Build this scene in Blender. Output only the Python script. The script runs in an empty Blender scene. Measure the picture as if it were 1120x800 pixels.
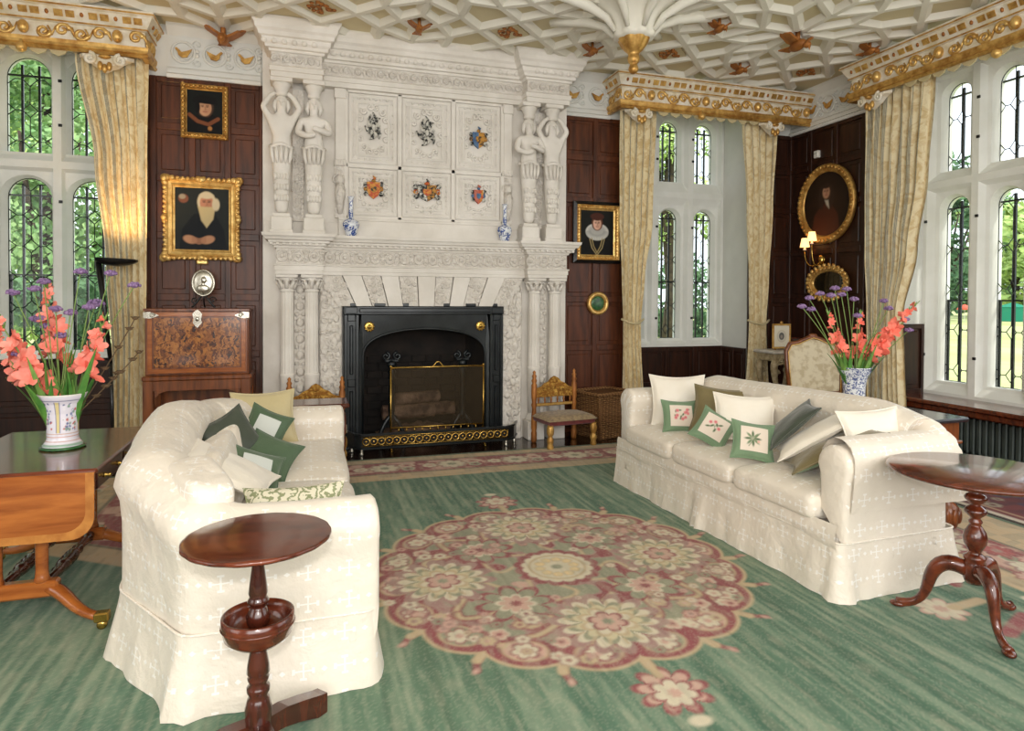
WORLD, SUN, E_REAR, E_LEFT, E_RIGHT, E_FLASH = 2.0, 3.0, 285, 75, 55, 110
import bpy, bmesh, math, random
import numpy as np
from math import sin, cos, pi, sqrt, atan2, radians
from mathutils import Vector, Matrix, noise as mnoise
SC = bpy.context.scene
COL = SC.collection
rng = random.Random(7)

# ------------------------------------------------------------------ helpers
def lin(c):
    c = c / 255.0
    return c / 12.92 if c <= 0.04045 else ((c + 0.055) / 1.055) ** 2.4
def C3(r, g, b): return (lin(r), lin(g), lin(b), 1.0)
def V(*a): return Vector(a)
def fbm(x, y=0, z=0): return mnoise.noise(Vector((x, y, z)))

class MB:
    """collects geometry; build() links it as ONE mesh object"""
    def __init__(s):
        s.v = []; s.f = []; s.mi = []; s.sm = []; s.uv = []; s.M = Matrix.Identity(4); s.m = 0
    def at(s, loc=(0, 0, 0), rz=0, rx=0, ry=0):
        s.M = Matrix.Translation(Vector(loc)) @ Matrix.Rotation(rz, 4, 'Z') @ Matrix.Rotation(ry, 4, 'Y') @ Matrix.Rotation(rx, 4, 'X'); return s
    def add(s, vs, fs, m=None, smooth=False, uvs=None):
        b = len(s.v); M = s.M
        s.v.extend([M @ Vector(p) for p in vs])
        m = s.m if m is None else m
        for i, f in enumerate(fs):
            s.f.append([b + k for k in f]); s.mi.append(m); s.sm.append(smooth)
            s.uv.append([uvs[k] for k in f] if uvs else None)
        return s
    def box(s, a, b, m=None, bev=0.0):
        x0, y0, z0 = [min(p, q) for p, q in zip(a, b)]; x1, y1, z1 = [max(p, q) for p, q in zip(a, b)]
        bev = min(bev, (x1 - x0) * .45, (y1 - y0) * .45, (z1 - z0) * .45)
        if bev <= 0:
            return s.add([(x0, y0, z0), (x1, y0, z0), (x1, y1, z0), (x0, y1, z0), (x0, y0, z1), (x1, y0, z1), (x1, y1, z1), (x0, y1, z1)],
                         [(0, 3, 2, 1), (4, 5, 6, 7), (0, 1, 5, 4), (1, 2, 6, 5), (2, 3, 7, 6), (3, 0, 4, 7)], m)
        vs = []; idx = {}
        X = (x0, x1); Y = (y0, y1); Z = (z0, z1); sg = (1, -1)
        for i in (0, 1):
            for j in (0, 1):
                for k in (0, 1):
                    px, py, pz = X[i], Y[j], Z[k]; dx, dy, dz = sg[i] * bev, sg[j] * bev, sg[k] * bev
                    idx[i, j, k, 0] = len(vs); vs.append((px, py + dy, pz + dz))
                    idx[i, j, k, 1] = len(vs); vs.append((px + dx, py, pz + dz))
                    idx[i, j, k, 2] = len(vs); vs.append((px + dx, py + dy, pz))
        fs = []
        for i in (0, 1):
            q = [idx[i, 0, 0, 0], idx[i, 1, 0, 0], idx[i, 1, 1, 0], idx[i, 0, 1, 0]]; fs.append(q if i else q[::-1])
            q = [idx[0, i, 0, 1], idx[1, i, 0, 1], idx[1, i, 1, 1], idx[0, i, 1, 1]]; fs.append(q[::-1] if i else q)
            q = [idx[0, 0, i, 2], idx[1, 0, i, 2], idx[1, 1, i, 2], idx[0, 1, i, 2]]; fs.append(q if i else q[::-1])
        for i in (0, 1):
            for j in (0, 1):
                a0 = (idx[i, j, 0, 0], idx[i, j, 1, 0], idx[i, j, 1, 1], idx[i, j, 0, 1]); fs.append(a0 if i == j else a0[::-1])
                a0 = (idx[i, 0, j, 0], idx[i, 0, j, 2], idx[i, 1, j, 2], idx[i, 1, j, 0]); fs.append(a0 if i == j else a0[::-1])
                a0 = (idx[0, i, j, 1], idx[1, i, j, 1], idx[1, i, j, 2], idx[0, i, j, 2]); fs.append(a0 if i != j else a0[::-1])
        for i in (0, 1):
            for j in (0, 1):
                for k in (0, 1):
                    t = (idx[i, j, k, 0], idx[i, j, k, 1], idx[i, j, k, 2]); fs.append(t if (i + j + k) % 2 else t[::-1])
        return s.add(vs, fs, m)
    def lathe(s, prof, seg=24, c=(0, 0, 0), m=None, smooth=True, axis='Z', sx=1, sy=1, cap=True):
        vs = []; fs = []
        n = len(prof)
        for r, z in prof:
            for k in range(seg):
                a = 2 * pi * k / seg
                p = (r * cos(a) * sx, r * sin(a) * sy, z)
                if axis == 'X': p = (p[2], p[0], p[1])
                elif axis == 'Y': p = (p[0], -p[2], p[1])
                vs.append((c[0] + p[0], c[1] + p[1], c[2] + p[2]))
        for i in range(n - 1):
            for k in range(seg):
                k2 = (k + 1) % seg
                fs.append((i * seg + k, i * seg + k2, (i + 1) * seg + k2, (i + 1) * seg + k))
        if cap:
            if prof[0][0] > 1e-4: fs.append(tuple(range(seg))[::-1])
            if prof[-1][0] > 1e-4: fs.append(tuple((n - 1) * seg + k for k in range(seg)))
        return s.add(vs, fs, m, smooth)
    def tube(s, pts, r, seg=8, m=None, smooth=True, closed=False, flat=1.0):
        pts = [Vector(p) for p in pts]; n = len(pts)
        rs = r if isinstance(r, (list, tuple)) else [r] * n
        vs = []; fs = []; up = None
        for i in range(n):
            if closed: t = pts[(i + 1) % n] - pts[i - 1]
            else: t = pts[min(i + 1, n - 1)] - pts[max(i - 1, 0)]
            if t.length < 1e-9: t = Vector((0, 0, 1))
            t.normalize()
            if up is None:
                up = Vector((0, 0, 1)) if abs(t.z) < .9 else Vector((1, 0, 0))
            a = up - t * up.dot(t)
            if a.length < 1e-6: a = t.orthogonal()
            a.normalize(); up = a; b = t.cross(a)
            for k in range(seg):
                g = 2 * pi * k / seg
                vs.append(pts[i] + (a * cos(g) * flat + b * sin(g)) * rs[i])
        for i in range(n if closed else n - 1):
            j = (i + 1) % n
            for k in range(seg):
                k2 = (k + 1) % seg
                fs.append((i * seg + k, i * seg + k2, j * seg + k2, j * seg + k))
        if not closed:
            fs.append(tuple(range(seg))[::-1]); fs.append(tuple((n - 1) * seg + k for k in range(seg)))
        return s.add(vs, fs, m, smooth)
    def ball(s, c, r, seg=12, rings=8, m=None, smooth=True):
        if not isinstance(r, (list, tuple)): r = (r, r, r)
        vs = [(c[0], c[1], c[2] - r[2])]; fs = []
        for i in range(1, rings):
            a = -pi / 2 + pi * i / rings
            for k in range(seg):
                b = 2 * pi * k / seg
                vs.append((c[0] + r[0] * cos(a) * cos(b), c[1] + r[1] * cos(a) * sin(b), c[2] + r[2] * sin(a)))
        vs.append((c[0], c[1], c[2] + r[2]))
        for k in range(seg):
            k2 = (k + 1) % seg
            fs.append((0, 1 + k2, 1 + k)); fs.append((len(vs) - 1, 1 + (rings - 2) * seg + k, 1 + (rings - 2) * seg + k2))
            for i in range(rings - 2):
                a = 1 + i * seg; b2 = a + seg
                fs.append((a + k, a + k2, b2 + k2, b2 + k))
        return s.add(vs, fs, m, smooth)
    def grid(s, fn, nu, nv, m=None, smooth=True, cu=False, cv=False, uvf=None, flip=False):
        vs = []; uvs = []; fs = []
        for j in range(nv):
            for i in range(nu):
                u = i / (nu if cu else nu - 1); w = j / (nv if cv else nv - 1)
                vs.append(fn(u, w)); uvs.append(uvf(u, w) if uvf else (u, w))
        for j in range(nv if cv else nv - 1):
            for i in range(nu if cu else nu - 1):
                i2 = (i + 1) % nu; j2 = (j + 1) % nv
                q = (j * nu + i, j * nu + i2, j2 * nu + i2, j2 * nu + i)
                fs.append(q[::-1] if flip else q)
        return s.add(vs, fs, m, smooth, uvs if uvf else None)
    def prism(s, poly, d, org=(0, 0, 0), ux=(1, 0, 0), uy=(0, 0, 1), m=None, smooth=False, taper=1.0, c=None):
        """extrude a 2D polygon by d along ux x uy ... front face at org"""
        ux = Vector(ux); uy = Vector(uy); nn = ux.cross(uy); org = Vector(org); n = len(poly)
        cx = sum(p[0] for p in poly) / n; cy = sum(p[1] for p in poly) / n
        vs = [org + ux * p[0] + uy * p[1] for p in poly] + [org + ux * (cx + (p[0] - cx) * taper) + uy * (cy + (p[1] - cy) * taper) + nn * d for p in poly]
        fs = [tuple(range(n))[::-1], tuple(range(n, 2 * n))]
        for i in range(n):
            j = (i + 1) % n; fs.append((i, j, n + j, n + i))
        if d < 0: fs = [f[::-1] for f in fs]
        return s.add(vs, fs, m, smooth)
    def sweep(s, prof, path, up=(0, 0, 1), closed=False, m=None, smooth=False, cap=True, closedprof=True):
        """prof: (out, up) pairs; out is to the RIGHT of the travel direction seen with 'up' towards the viewer"""
        up = Vector(up).normalized(); path = [Vector(p) for p in path]; n = len(path); k = len(prof)
        vs = []; fs = []
        for i in range(n):
            d0 = (path[i] - path[i - 1]) if (i > 0 or closed) else None
            d1 = (path[(i + 1) % n] - path[i]) if (i < n - 1 or closed) else None
            if d0 is None: d0 = d1
            if d1 is None: d1 = d0
            r0 = d0.normalized().cross(up).normalized(); r1 = d1.normalized().cross(up).normalized()
            mm = (r0 + r1)
            mm = mm / max(mm.dot(r0), .15) if mm.length > 1e-6 else r0
            for o, h in prof: vs.append(path[i] + mm * o + up * h)
        kk = k if closedprof else k - 1
        for i in range(n if closed else n - 1):
            j = (i + 1) % n
            for a in range(kk):
                b = (a + 1) % k
                fs.append((i * k + a, i * k + b, j * k + b, j * k + a))
        if cap and not closed and closedprof:
            fs.append(tuple(range(k))[::-1]); fs.append(tuple((n - 1) * k + a for a in range(k)))
        return s.add(vs, fs, m, smooth)
    def build(s, name, mats, parent=None, label=None, kind=None, fixn=True, loc=None, rz=0):
        me = bpy.data.meshes.new(name)
        me.from_pydata([tuple(p) for p in s.v], [], s.f)
        mats = mats if isinstance(mats, (list, tuple)) else [mats]
        for m in mats: me.materials.append(m)
        me.polygons.foreach_set('material_index', s.mi)
        me.polygons.foreach_set('use_smooth', s.sm)
        if fixn:
            bm = bmesh.new(); bm.from_mesh(me); bmesh.ops.recalc_face_normals(bm, faces=bm.faces); bm.to_mesh(me); bm.free()
        uvl = me.uv_layers.new(name='UVMap')
        co = s.v; k = 0; data = [0.0] * (2 * len(me.loops))
        for p, uv in zip(me.polygons, s.uv):
            if uv is None or fixn:
                nrm = p.normal; ax = max(range(3), key=lambda q: abs(nrm[q]))
                ia, ib = ((1, 2), (0, 2), (0, 1))[ax]
            cmap = None
            if uv is not None:
                cmap = dict(zip(s.f[p.index], uv))
            for li in p.loop_indices:
                vi = me.loops[li].vertex_index
                if cmap: data[2 * li], data[2 * li + 1] = cmap[vi]
                else: data[2 * li], data[2 * li + 1] = co[vi][ia], co[vi][ib]
        uvl.data.foreach_set('uv', data)
        me.update()
        o = bpy.data.objects.new(name, me); COL.objects.link(o)
        if parent is not None: o.parent = parent
        if label: o['label'] = label
        if kind: o['kind'] = kind
        if loc: o.location = loc
        if rz: o.rotation_euler.z = rz
        return o

def tag(o, label, cat, group=None):
    o['label'] = label; o['category'] = cat
    if group: o['group'] = group
    return o
def thing(name, label, cat, loc=(0, 0, 0), rz=0, group=None):
    o = bpy.data.objects.new(name, None); COL.objects.link(o); o.empty_display_size = .05
    o.location = loc; o.rotation_euler = (0, 0, rz)
    return tag(o, label, cat, group)
def kids(o): return [c for c in bpy.data.objects if c.parent == o]
def dup(o, parent=None):
    ch = list(kids(o))
    c = o.copy(); COL.objects.link(c)
    if parent is not None: c.parent = parent
    for k in ch: dup(k, c)
    return c
def bez(p0, p1, p2, p3, n=10):
    out = []
    for i in range(n + 1):
        t = i / n; a = 1 - t
        out.append(tuple(a ** 3 * w + 3 * a * a * t * x + 3 * a * t * t * y + t ** 3 * z for w, x, y, z in zip(p0, p1, p2, p3)))
    return out
def arc(cx, cy, r, a0, a1, n): return [(cx + r * cos(a0 + (a1 - a0) * i / n), cy + r * sin(a0 + (a1 - a0) * i / n)) for i in range(n + 1)]
def spiral(c, r, turns, a0, ux, uy, n=22, rmin=.15, sgn=1):
    c = Vector(c); ux = Vector(ux); uy = Vector(uy)
    return [c + (ux * cos(a0 + sgn * 2 * pi * turns * i / n) + uy * sin(a0 + sgn * 2 * pi * turns * i / n)) * r * (1 - (1 - rmin) * i / n) for i in range(n + 1)]

def skin_mesh(verts, edges, radii, sub=2, root=0):
    """one continuous body surface grown from a joint skeleton"""
    me = bpy.data.meshes.new('body'); me.from_pydata(verts, edges, [])
    o = bpy.data.objects.new('body', me); COL.objects.link(o)
    md = o.modifiers.new('s', 'SKIN'); md.use_smooth_shade = True
    for i, r in enumerate(radii):
        rr = r if isinstance(r, (tuple, list)) else (r, r)
        me.skin_vertices[0].data[i].radius = rr; me.skin_vertices[0].data[i].use_root = (i == root)
    sb = o.modifiers.new('u', 'SUBSURF'); sb.levels = sub; sb.render_levels = sub
    dg = bpy.context.evaluated_depsgraph_get()
    m2 = bpy.data.meshes.new_from_object(o.evaluated_get(dg))
    vs = [tuple(v.co) for v in m2.vertices]; fs = [tuple(p.vertices) for p in m2.polygons]
    bpy.data.objects.remove(o); bpy.data.meshes.remove(me); bpy.data.meshes.remove(m2)
    return vs, fs

# ------------------------------------------------------------------ materials
class NT:
    def __init__(s, name):
        s.mat = bpy.data.materials.new(name); s.mat.use_nodes = True; s.t = s.mat.node_tree; s.t.nodes.clear()
        s.out = s.n('ShaderNodeOutputMaterial')
    def n(s, typ, **kw):
        nd = s.t.nodes.new(typ)
        for k, v in kw.items():
            if k.startswith('i_'):
                key = k[2:]; key = int(key) if key.isdigit() else key.replace('_', ' ')
                if hasattr(v, 'is_linked') or hasattr(v, 'links'): s.t.links.new(v, nd.inputs[key])
                else: nd.inputs[key].default_value = v
            else: setattr(nd, k, v)
        return nd
    def link(s, a, b): s.t.links.new(a, b)
    def math(s, op, a, b=None, c=None):
        nd = s.n('ShaderNodeMath', operation=op)
        for i, q in enumerate((a, b, c)):
            if q is None: continue
            if isinstance(q, (int, float)): nd.inputs[i].default_value = q
            else: s.link(q, nd.inputs[i])
        return nd.outputs[0]
    def mix(s, f, a, b, blend='MIX'):
        nd = s.n('ShaderNodeMix', data_type='RGBA', blend_type=blend)
        for i, q in ((0, f), (6, a), (7, b)):
            if isinstance(q, (int, float, tuple)): nd.inputs[i].default_value = q
            else: s.link(q, nd.inputs[i])
        return nd.outputs[2]
    def ramp(s, f, stops, interp='LINEAR'):
        nd = s.n('ShaderNodeValToRGB'); cr = nd.color_ramp; cr.interpolation = interp
        while len(cr.elements) < len(stops): cr.elements.new(.5)
        for e, (p, c) in zip(cr.elements, stops):
            e.position = p; e.color = c if isinstance(c, tuple) else (c, c, c, 1)
        s.link(f, nd.inputs[0]); return nd.outputs[0]
    def coords(s, kind='Object', scale=(1, 1, 1), rot=(0, 0, 0)):
        tc = s.n('ShaderNodeTexCoord'); mp = s.n('ShaderNodeMapping')
        mp.inputs['Scale'].default_value = scale; mp.inputs['Rotation'].default_value = rot
        s.link(tc.outputs[kind], mp.inputs[0]); return mp.outputs[0]
    def noise(s, co, scale, detail=4, rough=.55, dist=0):
        nd = s.n('ShaderNodeTexNoise'); s.link(co, nd.inputs['Vector'])
        nd.inputs['Scale'].default_value = scale; nd.inputs['Detail'].default_value = detail
        nd.inputs['Roughness'].default_value = rough; nd.inputs['Distortion'].default_value = dist; return nd.outputs[0]
    def voro(s, co, scale, feature='F1'):
        nd = s.n('ShaderNodeTexVoronoi', feature=feature); s.link(co, nd.inputs['Vector']); nd.inputs['Scale'].default_value = scale; return nd.outputs[0]
    def bump(s, h, strength=.3, dist=.01):
        nd = s.n('ShaderNodeBump'); nd.inputs['Strength'].default_value = strength; nd.inputs['Distance'].default_value = dist
        s.link(h, nd.inputs['Height']); return nd.outputs[0]
    def bsdf(s, col, rough=.5, metal=0, spec=.5, normal=None, coat=0, sheen=0, alpha=None, emis=None, estr=0, coat_rough=.1):
        b = s.n('ShaderNodeBsdfPrincipled')
        for key, q in (('Base Color', col), ('Roughness', rough), ('Metallic', metal), ('Specular IOR Level', spec), ('Coat Weight', coat), ('Coat Roughness', coat_rough), ('Sheen Weight', sheen)):
            if hasattr(q, 'links') or hasattr(q, 'is_linked'): s.link(q, b.inputs[key])
            else: b.inputs[key].default_value = q
        if normal is not None: s.link(normal, b.inputs['Normal'])
        if alpha is not None:
            if isinstance(alpha, float): b.inputs['Alpha'].default_value = alpha
            else: s.link(alpha, b.inputs['Alpha'])
        if emis: b.inputs['Emission Color'].default_value = emis; b.inputs['Emission Strength'].default_value = estr
        s.link(b.outputs[0], s.out.inputs[0]); return b

def plain(name, col, rough=.5, metal=0, spec=.5, col2=None, scale=6, stretch=(1, 1, 1), amp=(.35, .65), bump=0, bscale=40, bdist=.004, coat=0, sheen=0, detail=4, dist=0, coat_rough=.1, emis=None, estr=0):
    t = NT(name); co = t.coords('Object', stretch)
    c = col
    if col2: c = t.mix(t.ramp(t.noise(co, scale, detail, .55, dist), [(amp[0], 0.0), (amp[1], 1.0)]), col, col2)
    nm = None
    if bump: nm = t.bump(t.noise(t.coords('Object'), bscale, 5), bump, bdist)
    t.bsdf(c, rough, metal, spec, nm, coat, sheen, emis=emis, estr=estr, coat_rough=coat_rough); return t.mat
def painted(name, rough=.6, spec=.3, coat=0, bump=0, bscale=60, sheen=0):
    """colour comes from the mesh's own painted point colours"""
    t = NT(name); a = t.n('ShaderNodeVertexColor', layer_name='paint')
    nm = t.bump(t.noise(t.coords('Object'), bscale, 4), bump, .004) if bump else None
    t.bsdf(a.outputs[0], rough, 0, spec, nm, coat, sheen); return t.mat

M = {}
def mk(key, *a, **k): M[key] = plain(key, *a, **k); return M[key]
mk('oak', C3(98, 52, 27), .42, col2=C3(62, 31, 16), scale=3.0, stretch=(6, 6, .7), bump=.15, bscale=60, coat=.12, spec=.3, coat_rough=.25)
mk('oak_dark', C3(60, 31, 18), .42, col2=C3(38, 20, 12), scale=3.0, stretch=(6, 6, .7), bump=.15, bscale=60, coat=.12, spec=.3, coat_rough=.25)
mk('floor_wood', C3(46, 27, 18), .22, col2=C3(28, 17, 12), scale=2.5, stretch=(.8, 9, 1), bump=.1, coat=.4)
mk('stone', C3(238, 233, 225), .75, col2=C3(222, 216, 206), scale=3, bump=.25, bscale=35, bdist=.006, spec=.25)
mk('stone_dirty', C3(222, 215, 204), .8, col2=C3(190, 182, 170), scale=9, bump=.4, bscale=45, bdist=.01, spec=.2)
mk('plaster', C3(226, 226, 220), .8, col2=C3(214, 214, 208), scale=2, bump=.1, bscale=30, spec=.2)
mk('pelmet_cream', C3(238, 232, 218), .7, col2=C3(214, 200, 168), scale=9, spec=.25)
mk('window_stone', C3(242, 243, 238), .75, col2=C3(232, 233, 226), scale=3, bump=.15, bscale=30, spec=.25)
mk('ceiling_ground', C3(222, 211, 176), .85, col2=C3(210, 198, 164), scale=1.2, spec=.2)
mk('ceiling_rib', C3(238, 235, 222), .8, col2=C3(228, 224, 210), scale=1.5, spec=.25)
mk('gilt', C3(226, 184, 106), .4, metal=.6, col2=C3(172, 124, 60), scale=14, bump=.3, bscale=60)
mk('gilt_bright', C3(242, 206, 130), .36, metal=.6, col2=C3(200, 152, 80), scale=18, bump=.25, bscale=70)
mk('gilt_dull', C3(182, 118, 56), .5, metal=.35, col2=C3(140, 84, 36), scale=10, bump=.2, bscale=50)
mk('brass', C3(204, 170, 92), .25, metal=.95, col2=C3(168, 132, 62), scale=12)
mk('silver', C3(206, 202, 190), .25, metal=.9, col2=C3(170, 164, 150), scale=14)
mk('iron', C3(38, 43, 45), .34, metal=.4, col2=C3(24, 28, 30), scale=6, bump=.1, bscale=40, coat=.2)
mk('soot', C3(26, 22, 20), .9, col2=C3(44, 36, 30), scale=5, bump=.3, bscale=20)
mk('ash_log', C3(150, 120, 98), .9, col2=C3(70, 50, 42), scale=8, bump=.5, bscale=18)
mk('lead', C3(40, 44, 46), .5, metal=.3)
mk('black', C3(14, 14, 15), .3, spec=.5)
mk('mahogany', C3(112, 50, 26), .2, col2=C3(66, 26, 15), scale=3.2, stretch=(1.2, 7, 5), coat=.5, spec=.5, detail=6, dist=.6)
mk('mahogany_dark', C3(84, 36, 22), .2, col2=C3(48, 20, 14), scale=4, stretch=(5, 5, 1), coat=.5, dist=.5)
mk('satinwood', C3(178, 104, 46), .22, col2=C3(140, 72, 28), scale=3, stretch=(1, 6, 8), coat=.5, detail=6, dist=.4)
mk('satinwood_band', C3(196, 132, 66), .22, col2=C3(168, 104, 48), scale=14, coat=.5)
mk('walnut', C3(140, 78, 36), .3, col2=C3(92, 46, 20), scale=3, stretch=(8, 8, 1), coat=.35)
mk('wicker_dark', C3(92, 60, 34), .8)
mk('white_paint', C3(232, 230, 222), .5)
mk('cream_lamp', C3(255, 226, 178), .6, emis=C3(255, 190, 120), estr=2.2)
mk('skin', C3(206, 158, 128), .6)
mk('radiator', C3(78, 88, 84), .45, metal=.2, col2=C3(62, 72, 68), scale=5)
mk('dark_green', C3(24, 66, 40), .25, col2=C3(60, 110, 60), scale=30)
mk('glass_dark', C3(26, 22, 16), .06, spec=.6, col2=C3(52, 44, 28), scale=3)
mk('red_velvet', C3(120, 52, 48), .8, col2=C3(96, 38, 38), scale=20, sheen=.3)
mk('leaf', C3(96, 148, 64), .5, col2=C3(62, 116, 48), scale=14)
mk('leaf_light', C3(126, 160, 76), .5, col2=C3(88, 132, 56), scale=14)
mk('stem', C3(120, 148, 76), .5)
mk('coral', C3(250, 158, 140), .6, col2=C3(244, 128, 110), scale=22)
mk('coral_deep', C3(244, 114, 94), .6, col2=C3(248, 140, 118), scale=22)
mk('purple', C3(156, 128, 168), .7, col2=C3(120, 92, 140), scale=50)
mk('brown_seed', C3(92, 72, 48), .8)
M['painting'] = painted('painting', .6, .2, .0)
M['carpet'] = painted('carpet', .95, .1, 0, .5, 260, .1)
M['needlework'] = painted('needlework', .9, .1, 0, .3, 200, .2)
M['porcelain_paint'] = painted('porcelain_paint', .12, .5, .5)

def damask():
    t = NT('damask'); tc = t.n('ShaderNodeTexCoord'); uv = tc.outputs['UV']
    sep = t.n('ShaderNodeSeparateXYZ'); t.link(uv, sep.inputs[0])
    def motif(off, big):
        x = t.math('SUBTRACT', t.math('FRACT', t.math('ADD', t.math('DIVIDE', sep.outputs[0], .15), off)), .5)
        y = t.math('SUBTRACT', t.math('FRACT', t.math('ADD', t.math('DIVIDE', sep.outputs[1], .12), 0 if big else .0)), .5)
        ax = t.math('ABSOLUTE', x); ay = t.math('ABSOLUTE', y)
        mn = t.math('MINIMUM', ax, ay); mx = t.math('MAXIMUM', ax, ay)
        if big:
            arm = t.math('MULTIPLY', t.math('LESS_THAN', mn, t.math('ADD', .022, t.math('MULTIPLY', .06, t.math('GREATER_THAN', mx, .2)))), t.math('LESS_THAN', mx, .27))
            return arm
        return t.math('LESS_THAN', t.math('ADD', ax, ay), .08)
    m = t.math('MAXIMUM', motif(0, True), motif(.5, False))
    nz = t.noise(t.coords('Object'), 9, 3)
    base = t.mix(nz, C3(228, 217, 200), C3(239, 230, 216))
    col = t.mix(t.math('MULTIPLY', m, .75), base, C3(253, 250, 245))
    rg = t.math('SUBTRACT', .40, t.math('MULTIPLY', m, .10))
    nm = t.bump(t.noise(t.coords('Object', (1, 1, 1)), 8.5, 4, .6, .3), .5, .025)
    t.bsdf(col, rg, 0, .5, nm, 0, .2); return t.mat
M['damask'] = damask()
def satin(name, a, b, rough=.35, sc=8, bs=.3):
    t = NT(name); co = t.coords('Object')
    t.bsdf(t.mix(t.noise(co, sc, 3), a, b), rough, 0, .5, t.bump(t.noise(co, 13, 3), bs, .02), 0, .3); M[name] = t.mat
satin('satin_cream', C3(240, 230, 212), C3(250, 244, 232), .42)
satin('satin_gold', C3(206, 192, 150), C3(190, 174, 128), .38)
satin('satin_olive', C3(132, 120, 82), C3(112, 98, 62), .4)
satin('velvet_green', C3(84, 108, 78), C3(64, 86, 62), .6)
satin('velvet_dark', C3(70, 78, 64), C3(48, 56, 46), .5)
satin('velvet_sage', C3(124, 150, 116), C3(104, 130, 98), .75)
satin('pale_linen', C3(214, 216, 206), C3(196, 198, 186), .7)
def botanical(name, a, b):
    t = NT(name); co = t.coords('Object')
    w = t.n('ShaderNodeTexWave', wave_type='BANDS'); t.link(co, w.inputs[0]); w.inputs['Scale'].default_value = 7; w.inputs['Distortion'].default_value = 16; w.inputs['Detail'].default_value = 4; w.inputs['Detail Scale'].default_value = 2.4
    t.bsdf(t.mix(t.ramp(w.outputs[1], [(.55, 0.), (.75, 1.)]), a, b), .7, 0, .3); M[name] = t.mat
botanical('botanical_print', C3(232, 226, 204), C3(150, 156, 118))
mk('chair_brocade', C3(218, 206, 178), .7, col2=C3(194, 178, 146), scale=16, amp=(.45, .6), sheen=.2)
def curtain_mat():
    t = NT('curtain'); tc = t.n('ShaderNodeTexCoord'); sep = t.n('ShaderNodeSeparateXYZ'); t.link(tc.outputs['UV'], sep.inputs[0])
    nz = t.ramp(t.noise(tc.outputs['UV'], 9, 4, .6, 1.2), [(.45, 0.), (.6, 1.)])
    base = t.mix(nz, C3(238, 224, 186), C3(216, 192, 142))
    f = t.math('FRACT', t.math('DIVIDE', sep.outputs[0], .30))
    st = t.math('LESS_THAN', t.math('ABSOLUTE', t.math('SUBTRACT', f, .5)), .07)
    st2 = t.math('MULTIPLY', st, t.math('GREATER_THAN', t.math('FRACT', t.math('MULTIPLY', f, 29.)), .35))
    col = t.mix(t.math('MULTIPLY', st2, .92), base, C3(92, 102, 104))
    b = t.bsdf(col, .6, 0, .3, t.bump(t.noise(tc.outputs['UV'], 60, 3), .15, .004), 0, .2); return t.mat
M['curtain'] = curtain_mat()
def marquetry():
    t = NT('marquetry'); co = t.coords('Object', (1.2, 1, .55))
    v = t.n('ShaderNodeTexVoronoi', feature='F1', distance='MANHATTAN'); t.link(t.mix(.12, co, t.n('ShaderNodeTexNoise', i_Scale=7.).outputs[1], 'ADD'), v.inputs['Vector']); v.inputs['Scale'].default_value = 52
    cc = t.n('ShaderNodeSeparateXYZ'); t.link(v.outputs['Color'], cc.inputs[0])
    k = t.math('ADD', t.math('MULTIPLY', cc.outputs[0], .6), t.math('MULTIPLY', t.noise(co, 16, 5, .6, 1.5), .4))
    col = t.ramp(k, [(.2, C3(50, 22, 10)), (.38, C3(104, 54, 22)), (.55, C3(150, 88, 36)), (.75, C3(186, 120, 54)), (.9, C3(96, 44, 18))])
    t.bsdf(col, .22, 0, .5, None, .5); return t.mat
M['marquetry'] = marquetry()
def wicker():
    t = NT('wicker'); co = t.coords('Object')
    w1 = t.n('ShaderNodeTexWave', wave_type='BANDS', bands_direction='Z'); t.link(co, w1.inputs[0]); w1.inputs['Scale'].default_value = 16
    w2 = t.n('ShaderNodeTexWave', wave_type='BANDS', bands_direction='DIAGONAL'); t.link(t.coords('Object', (1, 1, 0)), w2.inputs[0]); w2.inputs['Scale'].default_value = 14
    k = t.math('MULTIPLY', w1.outputs[1], w2.outputs[1])
    t.bsdf(t.mix(k, C3(104, 70, 40), C3(184, 140, 92)), .75, 0, .3, t.bump(k, .8, .01)); return t.mat
M['wicker'] = wicker()
def bluewhite():
    t = NT('blue_white'); co = t.coords('Object')
    k = t.ramp(t.noise(co, 26, 3, .6, 1.5), [(.48, 0.), (.54, 1.)])
    t.bsdf(t.mix(k, C3(226, 230, 236), C3(46, 78, 150)), .12, 0, .5, None, .5); M['blue_white'] = t.mat
    t = NT('blue_white_leafy'); co = t.coords('Object')
    k = t.ramp(t.noise(co, 34, 3, .6, 2.0), [(.49, 0.), (.54, 1.)])
    t.bsdf(t.mix(k, C3(228, 230, 232), C3(92, 104, 148)), .12, 0, .5, None, .5); M['blue_white_leafy'] = t.mat
bluewhite()
def carved(name, a, b, sc, strength=.9):
    t = NT(name); co = t.coords('Object')
    h = t.n('ShaderNodeTexVoronoi', feature='SMOOTH_F1'); t.link(t.mix(.05, co, t.n('ShaderNodeTexNoise', i_Scale=9.).outputs[1], 'ADD'), h.inputs['Vector']); h.inputs['Scale'].default_value = sc
    hh = t.math('ADD', h.outputs[0], t.math('MULTIPLY', t.noise(co, sc * 1.6, 4), .7))
    t.bsdf(t.mix(t.ramp(hh, [(.3, 0.), (.9, 1.)]), a, b), .75, 0, .25, t.bump(hh, strength, .02)); M[name] = t.mat
carved('stone_carved', C3(238, 233, 225), C3(222, 215, 205), 24)
carved('gilt_carved', C3(232, 184, 90), C3(150, 100, 40), 34)
mk('tapestry', C3(170, 148, 112), .85, col2=C3(132, 112, 88), scale=30, sheen=.2)
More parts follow.
